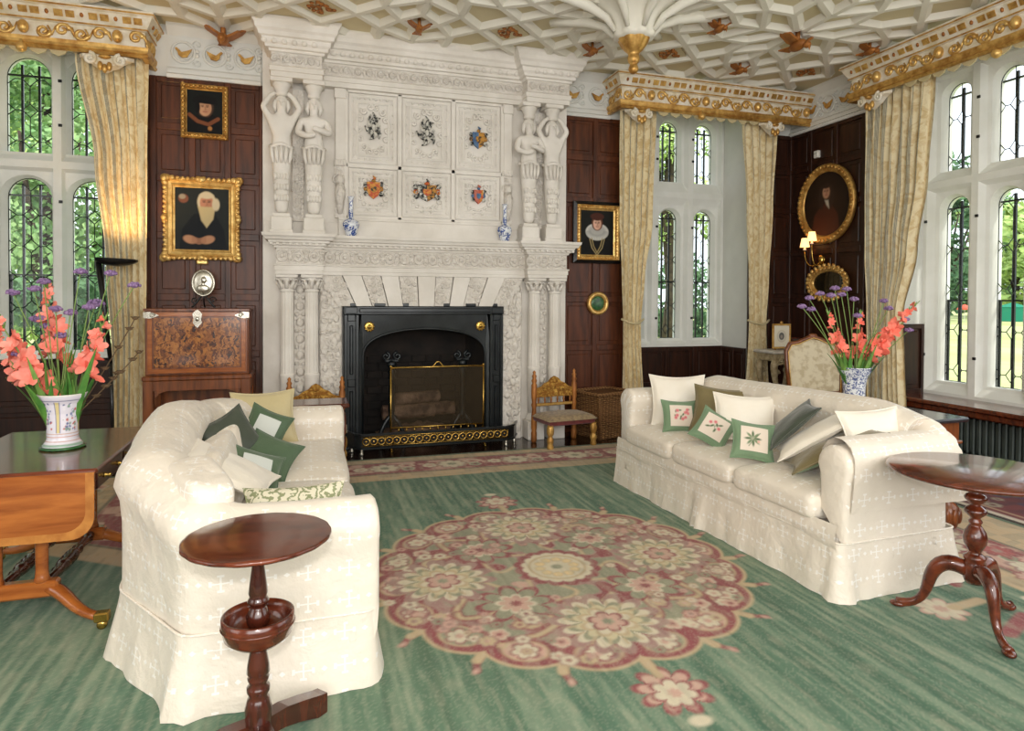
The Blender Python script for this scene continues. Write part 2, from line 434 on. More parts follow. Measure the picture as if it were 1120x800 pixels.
def glass():
    t = NT('window_glass'); tr = t.n('ShaderNodeBsdfTransparent', i_Color=(.96, .98, .97, 1)); gl = t.n('ShaderNodeBsdfGlossy', i_Roughness=.02)
    fr = t.n('ShaderNodeFresnel', i_IOR=1.45); mx = t.n('ShaderNodeMixShader')
    t.link(t.math('MULTIPLY', fr.outputs[0], .6), mx.inputs[0]); t.link(tr.outputs[0], mx.inputs[1]); t.link(gl.outputs[0], mx.inputs[2]); t.link(mx.outputs[0], t.out.inputs[0]); M['glass'] = t.mat
    t = NT('wire_mesh'); co = t.coords('Object', (1, 1, 1))
    w1 = t.n('ShaderNodeTexWave', wave_type='BANDS', bands_direction='X', i_Scale=60.); w2 = t.n('ShaderNodeTexWave', wave_type='BANDS', bands_direction='Z', i_Scale=60.)
    t.link(co, w1.inputs[0]); t.link(co, w2.inputs[0])
    k = t.math('GREATER_THAN', t.math('MAXIMUM', w1.outputs[1], w2.outputs[1]), .97)
    t.bsdf(C3(74, 60, 38), .5, .5, .4, alpha=k); M['wire_mesh'] = t.mat
glass()

# ------------------------------------------------------------------ painted surfaces
class Paint:
    def __init__(s, x0, x1, y0, y1, nx, ny, base):
        s.x = np.linspace(x0, x1, nx); s.y = np.linspace(y0, y1, ny); s.X, s.Y = np.meshgrid(s.x, s.y)
        s.c = np.empty((ny, nx, 3)); s.c[:] = base[:3]; s.e = (x1 - x0) / (nx - 1); s.nx = nx; s.ny = ny
    def put(s, mask, col):
        mask = np.clip(mask, 0, 1)[..., None]; s.c = s.c * (1 - mask) + np.array(col[:3]) * mask
    def sd(s, d, soft=1.0): return .5 - d / (s.e * 2 * soft)
    def ell(s, cx, cy, rx, ry, col, rot=0, soft=1.0, a=1.0):
        x = s.X - cx; y = s.Y - cy
        u = (x * cos(rot) + y * sin(rot)) / rx; v = (-x * sin(rot) + y * cos(rot)) / ry
        s.put(np.clip(s.sd((np.sqrt(u * u + v * v) - 1) * min(rx, ry), soft), 0, 1) * a, col)
    def ring(s, cx, cy, r, w, col, soft=1.0): s.put(s.sd(np.abs(np.hypot(s.X - cx, s.Y - cy) - r) - w, soft), col)
    def rect(s, x0, x1, y0, y1, col, soft=1.0):
        s.put(s.sd(np.maximum(np.maximum(x0 - s.X, s.X - x1), np.maximum(y0 - s.Y, s.Y - y1)), soft), col)
    def poly(s, pts, col, soft=1.0):
        ins = np.zeros(s.X.shape, bool); dist = np.full(s.X.shape, 1e9); n = len(pts)
        for i in range(n):
            (ax, ay), (bx, by) = pts[i], pts[(i + 1) % n]
            cond = ((ay > s.Y) != (by > s.Y)); ins ^= cond & (s.X < (bx - ax) * (s.Y - ay) / ((by - ay) if by != ay else 1e-9) + ax)
            tt = np.clip(((s.X - ax) * (bx - ax) + (s.Y - ay) * (by - ay)) / max((bx - ax) ** 2 + (by - ay) ** 2, 1e-12), 0, 1)
            dist = np.minimum(dist, np.hypot(s.X - ax - tt * (bx - ax), s.Y - ay - tt * (by - ay)))
        s.put(s.sd(np.where(ins, -dist, dist), soft), col)
    def line(s, pts, w, col, soft=1.0):
        dist = np.full(s.X.shape, 1e9)
        for (ax, ay), (bx, by) in zip(pts[:-1], pts[1:]):
            tt = np.clip(((s.X - ax) * (bx - ax) + (s.Y - ay) * (by - ay)) / max((bx - ax) ** 2 + (by - ay) ** 2, 1e-12), 0, 1)
            dist = np.minimum(dist, np.hypot(s.X - ax - tt * (bx - ax), s.Y - ay - tt * (by - ay)))
        s.put(s.sd(dist - w, soft), col)
    def flower(s, cx, cy, r, n, col, edge=None, heart=None, rot=0, dep=.25):
        lo = np.searchsorted(s.x, cx - r * 1.5); hi = np.searchsorted(s.x, cx + r * 1.5); lo2 = np.searchsorted(s.y, cy - r * 1.5); hi2 = np.searchsorted(s.y, cy + r * 1.5)
        if hi <= lo or hi2 <= lo2: return
        x = s.X[lo2:hi2, lo:hi] - cx; y = s.Y[lo2:hi2, lo:hi] - cy; th = np.arctan2(y, x) + rot; rr = np.hypot(x, y)
        R = r * (1 - dep + dep * np.abs(np.cos(n * th / 2)) ** .6)
        for k, c in ((1.22, edge), (1.0, col), (.36, heart)):
            if c is None: continue
            m = np.clip(s.sd(rr - R * k), 0, 1)[..., None]; s.c[lo2:hi2, lo:hi] = s.c[lo2:hi2, lo:hi] * (1 - m) + np.array(c[:3]) * m
    def apply(s, me):
        ca = me.color_attributes.new('paint', 'FLOAT_COLOR', 'POINT')
        arr = np.ones((s.ny * s.nx, 4)); arr[:, :3] = s.c.reshape(-1, 3); ca.data.foreach_set('color', arr.ravel())
    def mesh(s, name, mat, parent=None, org=(0, 0, 0), ux=(1, 0, 0), uy=(0, 0, 1), bulge=None, smooth=True):
        """a real surface carrying the paint; the back is closed by bulge() giving its own thickness where wanted"""
        org = np.array(org, float); ux = np.array(ux, float); uy = np.array(uy, float); nn = np.cross(ux, uy)
        P = org + s.X[..., None] * ux + s.Y[..., None] * uy
        if bulge is not None: P = P + bulge(s.X, s.Y)[..., None] * nn
        nx, ny = s.nx, s.ny
        idx = np.arange(nx * ny).reshape(ny, nx)
        q = np.stack([idx[:-1, :-1], idx[:-1, 1:], idx[1:, 1:], idx[1:, :-1]], -1).reshape(-1, 4)
        me = bpy.data.meshes.new(name); me.from_pydata(P.reshape(-1, 3).tolist(), [], q.tolist()); me.materials.append(mat)
        me.polygons.foreach_set('use_smooth', [smooth] * len(me.polygons)); s.apply(me); me.update()
        o = bpy.data.objects.new(name, me); COL.objects.link(o)
        if parent is not None: o.parent = parent
        return o
# ------------------------------------------------------------------ camera
W = 6.85; XR = 5.84; XL = -5.2; YF = -2.6; ZC = 4.05; BAY = 7.35; BAYR = 6.16
def make_camera():
    yaw, pitch, roll, f = radians(17.45), radians(1.033), radians(.30), 715.0
    A = Matrix(((cos(yaw), -sin(yaw), 0), (sin(yaw), cos(yaw), 0), (0, 0, 1))); B = Matrix(((1, 0, 0), (0, 0, -1), (0, 1, 0)))
    P = Matrix(((1, 0, 0), (0, cos(pitch), -sin(pitch)), (0, sin(pitch), cos(pitch)))); Q = Matrix(((cos(roll), -sin(roll), 0), (sin(roll), cos(roll), 0), (0, 0, 1)))
    R = Q @ P @ B @ A
    m = Matrix((R[0], -R[1], -R[2])).transposed().to_4x4(); m.translation = (0, 0, 1.5)
    cd = bpy.data.cameras.new('camera'); co = bpy.data.objects.new('camera', cd); COL.objects.link(co); co.matrix_world = m
    cd.sensor_width = 36; cd.sensor_fit = 'HORIZONTAL'; cd.lens = 36 * f / 1120; cd.shift_x = 0; cd.shift_y = -60.1 / 1120; cd.clip_start = .05; cd.clip_end = 400
    SC.camera = co
make_camera()
vs = SC.view_settings; vs.view_transform = 'Standard'; vs.look = 'None'; vs.gamma = 1; vs.use_curve_mapping = False

# ------------------------------------------------------------------ shell
def struct(mb, name, mats, parent=None, label=None): return mb.build(name, mats, parent, label, 'structure' if parent is None else None)
mb = MB(); mb.box((XL - .6, YF - .4, -.2), (XR + .7, 7.9, 0)); struct(mb, 'floor', M['floor_wood'])
# back wall: solid masonry around two window bays and the hearth
mb = MB()
BL = (-4.4, -1.62); BM = (3.52, 5.2); HX = (.40, 1.90); HZ = 1.36
for a, b in ((XL, BL[0]), (BL[1], HX[0]), (HX[1], BM[0]), (BM[1], XR + .7)):
    mb.box((a, W, 0), (b, BAY + .25, ZC))
mb.box((HX[0], W, HZ), (HX[1], BAY + .25, ZC)); mb.box((HX[0], BAY + .1, 0), (HX[1], BAY + .25, HZ))
for b in (BL, BM):
    mb.box((b[0], W, 3.86), (b[1], BAY + .25, ZC)); mb.box((b[0], BAY, 0), (b[1], BAY + .25, .9))
struct(mb, 'wall_back', M['plaster'])
mb = MB()
BR = (1.75, 5.25)
mb.box((XR, BR[1], 0), (XR + .6, W, ZC)); mb.box((XR, YF, 0), (XR + .6, BR[0], ZC)); mb.box((XR, BR[0], 3.8), (XR + .6, BR[1], ZC)); mb.box((BAYR, BR[0], 0), (BAYR + .28, BR[1], .54))
struct(mb, 'wall_right', M['plaster'])
mb = MB(); mb.box((XL - .3, YF, 0), (XL, BAY + .2, ZC)); struct(mb, 'wall_left', M['plaster'])
mb = MB(); mb.box((XL - .3, YF - .3, 0), (XR + .6, YF, ZC)); struct(mb, 'wall_front', M['plaster'])
mb = MB(); mb.box((XL - .3, YF - .3, ZC), (XR + .6, BAY + .25, ZC + .2)); ceiling = struct(mb, 'ceiling', M['ceiling_ground'])

# ceiling strapwork ribs on a 1.72 m module
X0, Y0, HS = 2.70, 5.12, .86
def rib(mb, a, b, w=.135, h=.046, top=.05):
    a = Vector(a); b = Vector(b); d = (b - a); L = d.length; d.normalize(); n = Vector((-d.y, d.x))
    a = a - d * w * .32; b = b + d * w * .32
    vs = []
    for p in (a, b):
        for o, z in ((-w / 2, 0), (-top / 2, -h), (top / 2, -h), (w / 2, 0)):
            q = p + n * o + (d * (w * .25) * (1 if p is a else -1) if z else Vector((0, 0)))
            vs.append((q.x, q.y, ZC + z))
    mb.add(vs, [(0, 4, 5, 1), (1, 5, 6, 2), (2, 6, 7, 3), (0, 1, 2, 3), (4, 7, 6, 5)])
base = [((.86, .56), (.56, .86)), ((.86, .18), (.68, 0)), ((.86, .56), (.62, .33)), ((.86, .18), (.62, .33)), ((.62, .33), (.40, .0)), ((.68, 0), (.40, 0)), ((.62, .33), (.33, .33)), ((.40, 0), (.10, 0)), ((.33, .33), (.08, .08))]
segs = set()
for (a, b) in base:
    for sx in (1, -1):
        for sy in (1, -1):
            for sw in (0, 1):
                p = (a[1], a[0]) if sw else a; q = (b[1], b[0]) if sw else b
                p = (round(p[0] * sx, 3), round(p[1] * sy, 3)); q = (round(q[0] * sx, 3), round(q[1] * sy, 3))
                segs.add((min(p, q), max(p, q)))
mb = MB(); done = set()
for i in range(-3, 3):
    for j in range(-4, 2):
        cx, cy = X0 + i * 2 * HS, Y0 + j * 2 * HS
        for a, b in segs:
            p = (round(cx + a[0], 3), round(cy + a[1], 3)); q = (round(cx + b[0], 3), round(cy + b[1], 3))
            k = (min(p, q), max(p, q))
            if k in done: continue
            done.add(k)
            if all(XL + .05 < t[0] < XR - .05 and YF < t[1] < W - .03 for t in (p, q)): rib(mb, p, q)
nodes = set()
for p_, q_ in done:
    for t_ in (p_, q_):
        if XL + .1 < t_[0] < XR - .1 and YF < t_[1] < W - .1: nodes.add(t_)
for x, y in nodes: mb.lathe([(.075, 0), (.036, -.0465), (0, -.0465)], 8, (x, y, ZC), smooth=False, cap=False)
mb.build('strapwork_ribs', M['ceiling_rib'], ceiling)
# pendant boss at a star centre
def lobed(mb, prof, c, lobes=8, dep=.16, seg=48):
    def fn(u, w):
        k = w * (len(prof) - 1); i = min(int(k), len(prof) - 2); t = k - i
        r = prof[i][0] * (1 - t) + prof[i + 1][0] * t; z = prof[i][1] * (1 - t) + prof[i + 1][1] * t; g = prof[i][2] * (1 - t) + prof[i + 1][2] * t
        a = 2 * pi * u; rr = r * (1 + g * dep * abs(cos(lobes * a / 2)))
        return (c[0] + rr * cos(a), c[1] + rr * sin(a), c[2] + z)
    mb.grid(fn, seg, len(prof) * 2, cu=True)
pend = thing('ceiling_pendant', 'large white plaster pendant with fluted cup and gilded tip hanging from the ceiling', 'pendant', (X0, Y0, ZC))
mb = MB(); lobed(mb, [(.50, .02, 0), (.34, -.03, .5), (.22, -.09, 1), (.165, -.16, 1), (.15, -.23, 1), (.165, -.29, .8), (.12, -.31, .3), (.06, -.33, 0), (.0, -.33, 0)], (0, 0, 0))
mb.build('fluted_cup', M['ceiling_rib'], pend)
mb = MB()
for k in range(8):
    a = 2 * pi * k / 8
    mb.tube([(cos(a) * r, sin(a) * r, z) for r, z in ((.78, .0), (.6, -.03), (.42, -.075), (.26, -.15), (.18, -.25))], [.05, .05, .045, .035, .02], 6)
mb.build('rib', M['ceiling_rib'], pend)
mb = MB(); lobed(mb, [(.13, -.30, .6), (.105, -.34, 1), (.075, -.39, .8), (.05, -.42, .2), (.045, -.44, 0), (.055, -.47, 0), (.045, -.50, 0), (.03, -.515, 0), (.04, -.54, 0), (.045, -.56, 0), (.03, -.59, 0), (0, -.60, 0)], (0, 0, 0))
mb.build('gilded_tip', M['gilt'], pend)

# gilded birds and plaques on the ceiling
def bird_parts(mb, s=1.0):
    mb.tube([(0, 0, 0), (0, 0, -.09 * s)], .016 * s, 6)
    mb.ball((0, 0, -.10 * s), (.035 * s, .075 * s, .035 * s), 10, 7)
    mb.ball((0, -.085 * s, -.125 * s), (.022 * s, .028 * s, .022 * s), 8, 6)
    mb.lathe([(.011 * s, 0), (0, -.035 * s)], 6, (0, -.105 * s, -.135 * s), cap=True)
def ceil_bird(x, y, label, s=1.0, rz=0.0):
    b = thing('gilded_bird', label, 'ceiling bird', (x, y, ZC), rz, 'gilded birds on the ceiling')
    mb = MB(); bird_parts(mb, s); mb.build('body', M['gilt_dull'], b)
    for sg in (1, -1):
        mb = MB()
        pts = [(0, .03), (.05, .055), (.12, .05), (.165, .0), (.12, -.005), (.1, -.03), (.06, -.03), (0, -.04)]
        mb.prism([(p[0] * s * sg, p[1] * s) for p in pts], -.014 * s * sg, (0, 0, -.10 * s), (.84, 0, .54 * sg), (0, 1, 0))
        mb.build('wing', M['gilt_dull'], b)
    mb = MB(); mb.prism([(-.02 * s, .06 * s), (.02 * s, .06 * s), (.045 * s, .13 * s), (-.045 * s, .13 * s)], -.012, (0, 0, -.09 * s), (1, 0, 0), (0, 1, 0)); mb.build('tail', M['gilt_dull'], b)
    return b
G = lambda i, j: (X0 + i * HS, Y0 + j * HS)
ceil_bird(*G(-2, 1), 'gilded bird on the ceiling above the left half of the overmantel')
ceil_bird(*G(0, 1), 'gilded bird on the ceiling just left of the pendant tip')
ceil_bird(*G(1, 0), 'gilded bird on the ceiling directly right of the pendant cup')
ceil_bird(*G(2, 0), 'largest gilded bird, spreading its wings at a star centre right of the pendant', 1.45)
ceil_bird(*G(3, 0), 'gilded bird on the ceiling nearest to the right-hand window pelmet')
ceil_bird(*G(2, 1), 'gilded bird on the ceiling in front of the middle window pelmet')
ceil_bird(*G(-2, -1), 'gilded bird on the ceiling near the top edge, left of the fireplace', .9)
ceil_bird(X0 - 4 * HS, W - .2, 'reddish gilded bird at the ceiling edge above the black-hatted man portrait', 1.5)
def plaque(x, y, label, s=1):
    p = thing('gilded_plaque', label, 'ceiling plaque', (x, y, ZC), 0, 'gilded plaques on the ceiling')
    mb = MB(); mb.prism([(0, .2), (-.2, 0), (0, -.2), (.2, 0)], -.02, (0, 0, -.0), (1, 0, 0), (0, 1, 0)); mb.build('ground', M['ceiling_ground'], p)
    mb = MB(); r2 = random.Random(3)
    for k in range(16):
        a = r2.random() * 6.28; r = .02 + r2.random() * .11
        mb.ball((r * cos(a), r * sin(a), -.026), (.022, .016, .014), 7, 5)
    for k in range(4):
        mb.tube([q for q in spiral((.07 * cos(k * pi / 2), .07 * sin(k * pi / 2), -.026), .045, 1.1, k, (1, 0, 0), (0, 1, 0), 12)], .007, 5)
    mb.build('leaf_ornament', M['gilt_dull'], p)
plaque(*G(-1, 1), 'diamond plaque with gilded leaves on the ceiling above the middle of the overmantel')
plaque(*G(-3, 1), 'diamond plaque with gilded leaves on the ceiling near the top edge, above the left caryatids')
plaque(*G(1, 1), 'diamond plaque on the ceiling right behind the pendant tip')
plaque(*G(3, 1), 'diamond plaque on the ceiling by the corner behind the largest gilded bird')

# ------------------------------------------------------------------ panelling
Pb = lambda y: (lambda u, z, d: (u, y + d, z))          # back wall: d>0 goes into the wall
Pr = lambda x: (lambda u, z, d: (x + d, -u, z))         # right wall: u = -y
def panelling(P, us, zs, st=.055, proud=.03, mb=None):
    """oak stiles and rails framing fielded panels"""
    mb = mb or MB()
    def bx(u0, u1, z0, z1, d0, d1, bev=0.0):
        a = P(u0, z0, d0); b = P(u1, z1, d1); mb.box(a, b, 0, bev)
    for i, u in enumerate(us): bx(u - (st / 2 if 0 < i else 0), u + (st / 2 if i < len(us) - 1 else 0), zs[0], zs[-1], -proud, 0, .004)
    for j, z in enumerate(zs):
        h = .10 if j in (0, len(zs) - 1) else .065
        for a, b in zip(us[:-1], us[1:]): bx(a + st / 2, b - st / 2, max(z - h / 2, zs[0]), min(z + h / 2, zs[-1]), -proud + .002, 0, .004)
    for a, b in zip(us[:-1], us[1:]):
        for c, d in zip(zs[:-1], zs[1:]):
            bx(a + st / 2, b - st / 2, c + .03, d - .03, -.006, 0)
            bx(a + .065, b - .065, c + .075, d - .075, -.016, 0, .009)
    return mb
ZS = [0, .42, .95, 1.50, 2.08, 2.62, 3.10, 3.56]
struct(panelling(Pb(W), [-1.62, -1.36, -1.03, -.72, -.41], ZS), 'trim_1', M['oak'], None, 'dark oak panelling behind the cabinet left of the fireplace')
struct(panelling(Pb(W), [2.74, 3.13, 3.52], ZS), 'trim_2', M['oak'], None, 'dark oak panelling between the fireplace and the middle window')
struct(panelling(Pb(W), [5.2, 5.52, XR], ZS), 'trim_3', M['oak_dark'])
struct(panelling(Pr(XR), [-W, -6.5, -6.1, -5.7, -5.25], ZS), 'trim_4', M['oak_dark'], None, 'dark oak panelling behind the oval portrait')
struct(panelling(Pb(BAY), [3.52, 3.94, 4.37, 4.78, 5.2], [0, .42, .90]), 'trim_5', M['oak_dark'])
struct(panelling(Pb(BAY), [-4.4, -3.7, -3.0, -2.3, -1.62], [0, .42, .88]), 'trim_6', M['oak_dark'])
struct(panelling(lambda u, z, d: (5.2 + d, u, z), [W, 7.1, BAY], [0, .42, .90]), 'trim_7', M['oak_dark'])
struct(panelling(lambda u, z, d: (u, 5.25 + d, z), [XR, BAYR], [0, .55, 1.26]), 'trim_8', M['oak_dark'])
struct(panelling(Pr(BAYR), [-5.25, -4.4, -3.5, -2.6, -1.75], [0, .5]), 'trim_9', M['oak_dark'])
struct(panelling(Pr(XR), [-1.75, -.6, .6, 2.6], ZS), 'trim_10', M['oak_dark'])
struct(panelling(Pb(W), [XL, -4.8, -4.4], ZS), 'trim_11', M['oak_dark'])
struct(panelling(lambda u, z, d: (-1.62 + d, u, z), [W, 7.1, BAY], [0, .42, .88]), 'trim_12', M['oak_dark'])
# the oak window sill on the right
mb = MB(); mb.box((XR - .14, BR[0], .50), (BAYR, BR[1] - .02, .545), 0, .012); mb.box((XR - .10, BR[0], .44), (XR + .02, BR[1] - .02, .50), 0, .01); struct(mb, 'trim_13', M['mahogany'], None, 'polished wooden window sill under the right-hand window')

# frieze with scrolls and birds
def frieze(name, P, u0, u1, dirv, birds, label=None):
    mb = MB()
    prof = [(.0, 3.55), (-.05, 3.55), (-.06, 3.58), (-.035, 3.60), (-.03, 3.64), (-.012, 3.66), (-.012, 3.95), (-.03, 3.97), (-.06, 4.0), (-.08, 4.02), (-.08, ZC), (0, ZC)]
    vs = [P(u, z, d) for u in (u0, u1) for d, z in prof]; n = len(prof)
    mb.add(vs, [(k, (k + 1) % n, n + (k + 1) % n, n + k) for k in range(n)] + [tuple(range(n)), tuple(range(n, 2 * n))])
    fz = struct(mb, name, M['plaster'], None, label)
    mb = MB(); bb = MB()
    ux = Vector(P(1, 0, 0)) - Vector(P(0, 0, 0)); uz = Vector((0, 0, 1)); nd = Vector(P(0, 0, -1)) - Vector(P(0, 0, 0))
    k = int((u1 - u0) / .24); st = (u1 - u0) / max(k, 1)
    for i in range(k):
        c = Vector(P(u0 + (i + .5) * st, 3.80, -.02))
        sg = 1 if i % 2 else -1
        mb.tube([c + ux * .098 * cos(a * pi / 9) + uz * .098 * sin(a * pi / 9) for a in range(18)], .012, 6, closed=True)
        mb.tube(spiral(c + ux * .0, .085, .8, 2.0 if sg > 0 else 1.1, ux, uz, 14, .55, sg), .006, 5)
        for q in (-1, 1):
            mb.tube(spiral(c + ux * .12 + uz * q * .085, .04, 1.1, 0 if sg > 0 else pi, ux, uz, 12, .2, sg * q), .007, 5)
            mb.ball(c + ux * .12 + uz * q * .02, [.02] * 3, 7, 5)
    mb.build('scroll_relief', M['plaster'], fz)
    for i in range(k):
        if i % 3 == 2 and not birds == 'all': continue
        c = Vector(P(u0 + (i + .5) * st, 3.78, -.026)); s = 1 if i % 2 else -1
        bb = MB()
        body = [(-.055, .01), (-.035, -.025), (.01, -.035), (.04, -.012), (.048, .02), (.07, .045), (.056, .058), (.036, .04), (.01, .016), (-.03, .03), (-.075, .05)]
        bb.prism([(p[0] * s, p[1]) for p in body], .016 * (-1 if False else 1), c, ux, uz) if nd.dot(ux.cross(uz)) > 0 else bb.prism([(p[0] * s, p[1]) for p in body], -.016, c, ux, uz)
        bb.build('gilded_bird_relief', M['gilt'], fz)
frieze('trim_14', Pb(W), -1.24, -.42, 1, 'all', 'white plaster frieze with scrolls and gilded birds left of the overmantel')
frieze('trim_15', Pb(W), 2.70, 3.30, 1, 'all', 'white plaster frieze with gilded birds between overmantel and middle pelmet')
frieze('trim_16', Pr(XR), -W, -5.60, 1, 'all', 'white plaster frieze with gilded birds above the oval portrait')

# ------------------------------------------------------------------ windows
def arch_outline(u0, u1, z0, z1, nb=4, ns=6, na=14):
    r = (u1 - u0) / 2; zc = z1 - r * 1.05; uc = (u0 + u1) / 2
    pts = [(u0 + (u1 - u0) * i / nb, z0) for i in range(nb)] + [(u1, z0 + (zc - z0) * i / ns) for i in range(ns)]
    ar = [(uc + r * cos(pi * i / na), zc + r * 1.05 * sin(pi * i / na)) for i in range(na)]
    pts += ar + [(u0, zc + (z0 - zc) * i / ns) for i in range(ns)]
    return pts, (uc, zc, nb + ns, na)
def rect_outline(pts, info, a0, a1, b0, b1, u0, u1, z0):
    uc, zc, st, na = info; out = []
    for i, (u, z) in enumerate(pts):
        if st <= i <= st + na:
            th = pi * (i - st) / na; dx, dz = cos(th), sin(th); t = 1e9
            if dx > 1e-6: t = min(t, (a1 - uc) / dx)
            if dx < -1e-6: t = min(t, (a0 - uc) / dx)
            if dz > 1e-6: t = min(t, (b1 - zc) / dz)
            p = (uc + dx * t, zc + dz * t)
        else:
            p = (a0 + (u - u0) / (u1 - u0) * (a1 - a0), b0 + (z - z0) / (zc - z0) * (zc - b0))
        out.append(p)
    # pull the nearest points to the exact corners
    for cu, cz in ((a0, b1), (a1, b1)):
        k = min(range(st, st + na + 1), key=lambda q: (out[q % len(out)][0] - cu) ** 2 + (out[q % len(out)][1] - cz) ** 2); out[k % len(out)] = (cu, cz)
    return out
def window(name, P, lights, rows, ua, ub, za, zb, label, bars=2, pit=.30):
    fr = MB(); lts = []; cells = []
    nl = len(lights)
    for i, (l0, l1) in enumerate(lights):
        c0 = ua if i == 0 else (lights[i - 1][1] + l0) / 2; c1 = ub if i == nl - 1 else (l1 + lights[i + 1][0]) / 2
        for j, (z0, z1) in enumerate(rows):
            e0 = za if j == 0 else (rows[j - 1][1] + z0) / 2; e1 = zb if j == len(rows) - 1 else (z1 + rows[j + 1][0]) / 2
            pts, info = arch_outline(l0, l1, z0, z1)
            rings = [(rect_outline(pts, info, c0, c1, e0, e1, l0, l1, z0), 0), (rect_outline(pts, info, c0 + .035, c1 - .035, e0 + .035, e1 - .035, l0, l1, z0), 0),
                     (rect_outline(pts, info, max(c0 + .05, l0 - .055), min(c1 - .05, l1 + .055), z0 - .03, z1 + .055, l0, l1, z0), .055),
                     ([(p[0] + (p[0] - info[0]) * .18, p[1] + (.02 if p[1] > z0 + .01 else 0)) for p in pts], .07), (pts, .13), (pts, .2)]
            vv = []; ff = []; n = len(pts)
            for r, d in rings: vv += [P(u, z, d) for u, z in r]
            for a in range(len(rings) - 1):
                for b in range(n):
                    b2 = (b + 1) % n; ff.append((a * n + b, a * n + b2, (a + 1) * n + b2, (a + 1) * n + b))
            fr.add(vv, ff)
            gl = MB(); ld = MB(); ir = MB(); cells.append((gl, ld, ir))
            gl.add([P(u, z, .155) for u, z in pts], [tuple(range(n))])
            # lead cames
            w = l1 - l0; uc = (l0 + l1) / 2; top = info[1] + w * .5 * 1.02
            seg = []
            kk = int((z1 - z0) / pit) + 2
            for k in range(kk):
                zz = z0 + .12 + k * pit; a = w * .17; b = w * .33
                seg += [((uc, zz - .065), (uc + a, zz)), ((uc + a, zz), (uc, zz + .065)), ((uc, zz + .065), (uc - a, zz)), ((uc - a, zz), (uc, zz - .065)), ((uc, zz + .065), (uc, zz + pit - .065)),
                        ((uc + a, zz), (uc + b, zz)), ((uc - a, zz), (uc - b, zz)), ((uc + b, zz), (l1, zz + .055)), ((uc + b, zz), (l1, zz - .055)), ((uc - b, zz), (l0, zz + .055)), ((uc - b, zz), (l0, zz - .055))]
            def inside(u, z):
                if z < z0 or u < l0 - 1e-6 or u > l1 + 1e-6: return False
                return z <= info[1] or ((u - uc) / (w / 2)) ** 2 + ((z - info[1]) / (w / 2 * 1.05)) ** 2 <= 1.0
            for p, q in seg:
                if inside(*p) and inside(*q): ld.tube([P(p[0], p[1], .152), P(q[0], q[1], .152)], .0045, 4, smooth=False)
            ld.tube([P(u, z, .152) for u, z in pts], .006, 4, closed=True, smooth=False)
            # iron bars
            zt = info[1] + w * .5 * .72
            for f in ((-.19, .19) if bars == 2 else (0,)):
                ir.box(P(uc + f * w - .010, z0, .17), P(uc + f * w + .010, zt, .19))
            zl = [info[1] + .03]
            if j == 0: zl.append(z0 + (z1 - z0) * .44)
            for z in zl: ir.box(P(l0 - .01, z - .008, .166), P(l1 + .01, z + .008, .19))
            if j == 0:
                ir.box(P(l0, z0, .168), P(l0 + .022, zl[-1], .184))
            # latches on the stone
            for z in (z0 + .25, z1 - .25): lt = MB(); lts.append(lt); lt.box(P(c0 + .012, z, -.012), P(c0 + .045, z + .028, 0), 0, .003)
    o = struct(fr, name, M['window_stone'], None, label)
    for gl, ld, ir in cells:
        g_ = gl.build('leaded_light', M['glass'], o); ld.build('lead_cames', M['lead'], g_); ir.build('iron_bars', M['iron'], g_)
    for lt in lts: lt.build('latch', M['black'], o)
LL = [(-2.748 + .54 * k, -2.375 + .54 * k) for k in (-3, -2, -1, 0, 1)]
window('window_1', Pb(BAY), LL, [(.97, 2.65), (2.885, 3.81)], -4.4, -1.62, .86, 3.88, 'tall leaded window behind the gladioli on the left')
LM = [(4.315 + .515 * k, 4.585 + .515 * k) for k in (-1, 0, 1)]
window('window_2', Pb(BAY), LM, [(1.0, 2.66), (3.01, 3.79)], 3.52, 5.2, .9, 3.88, 'leaded window with cream curtains right of the fireplace')
LRr = [(-5.105 + .525 * k, -4.835 + .525 * k) for k in range(6)]
window('window_3', Pr(BAYR), LRr, [(.68, 2.56), (2.82, 3.70)], -5.25, -1.75, .54, 3.82, 'large leaded window at the right looking over the lawn', 1, .41)

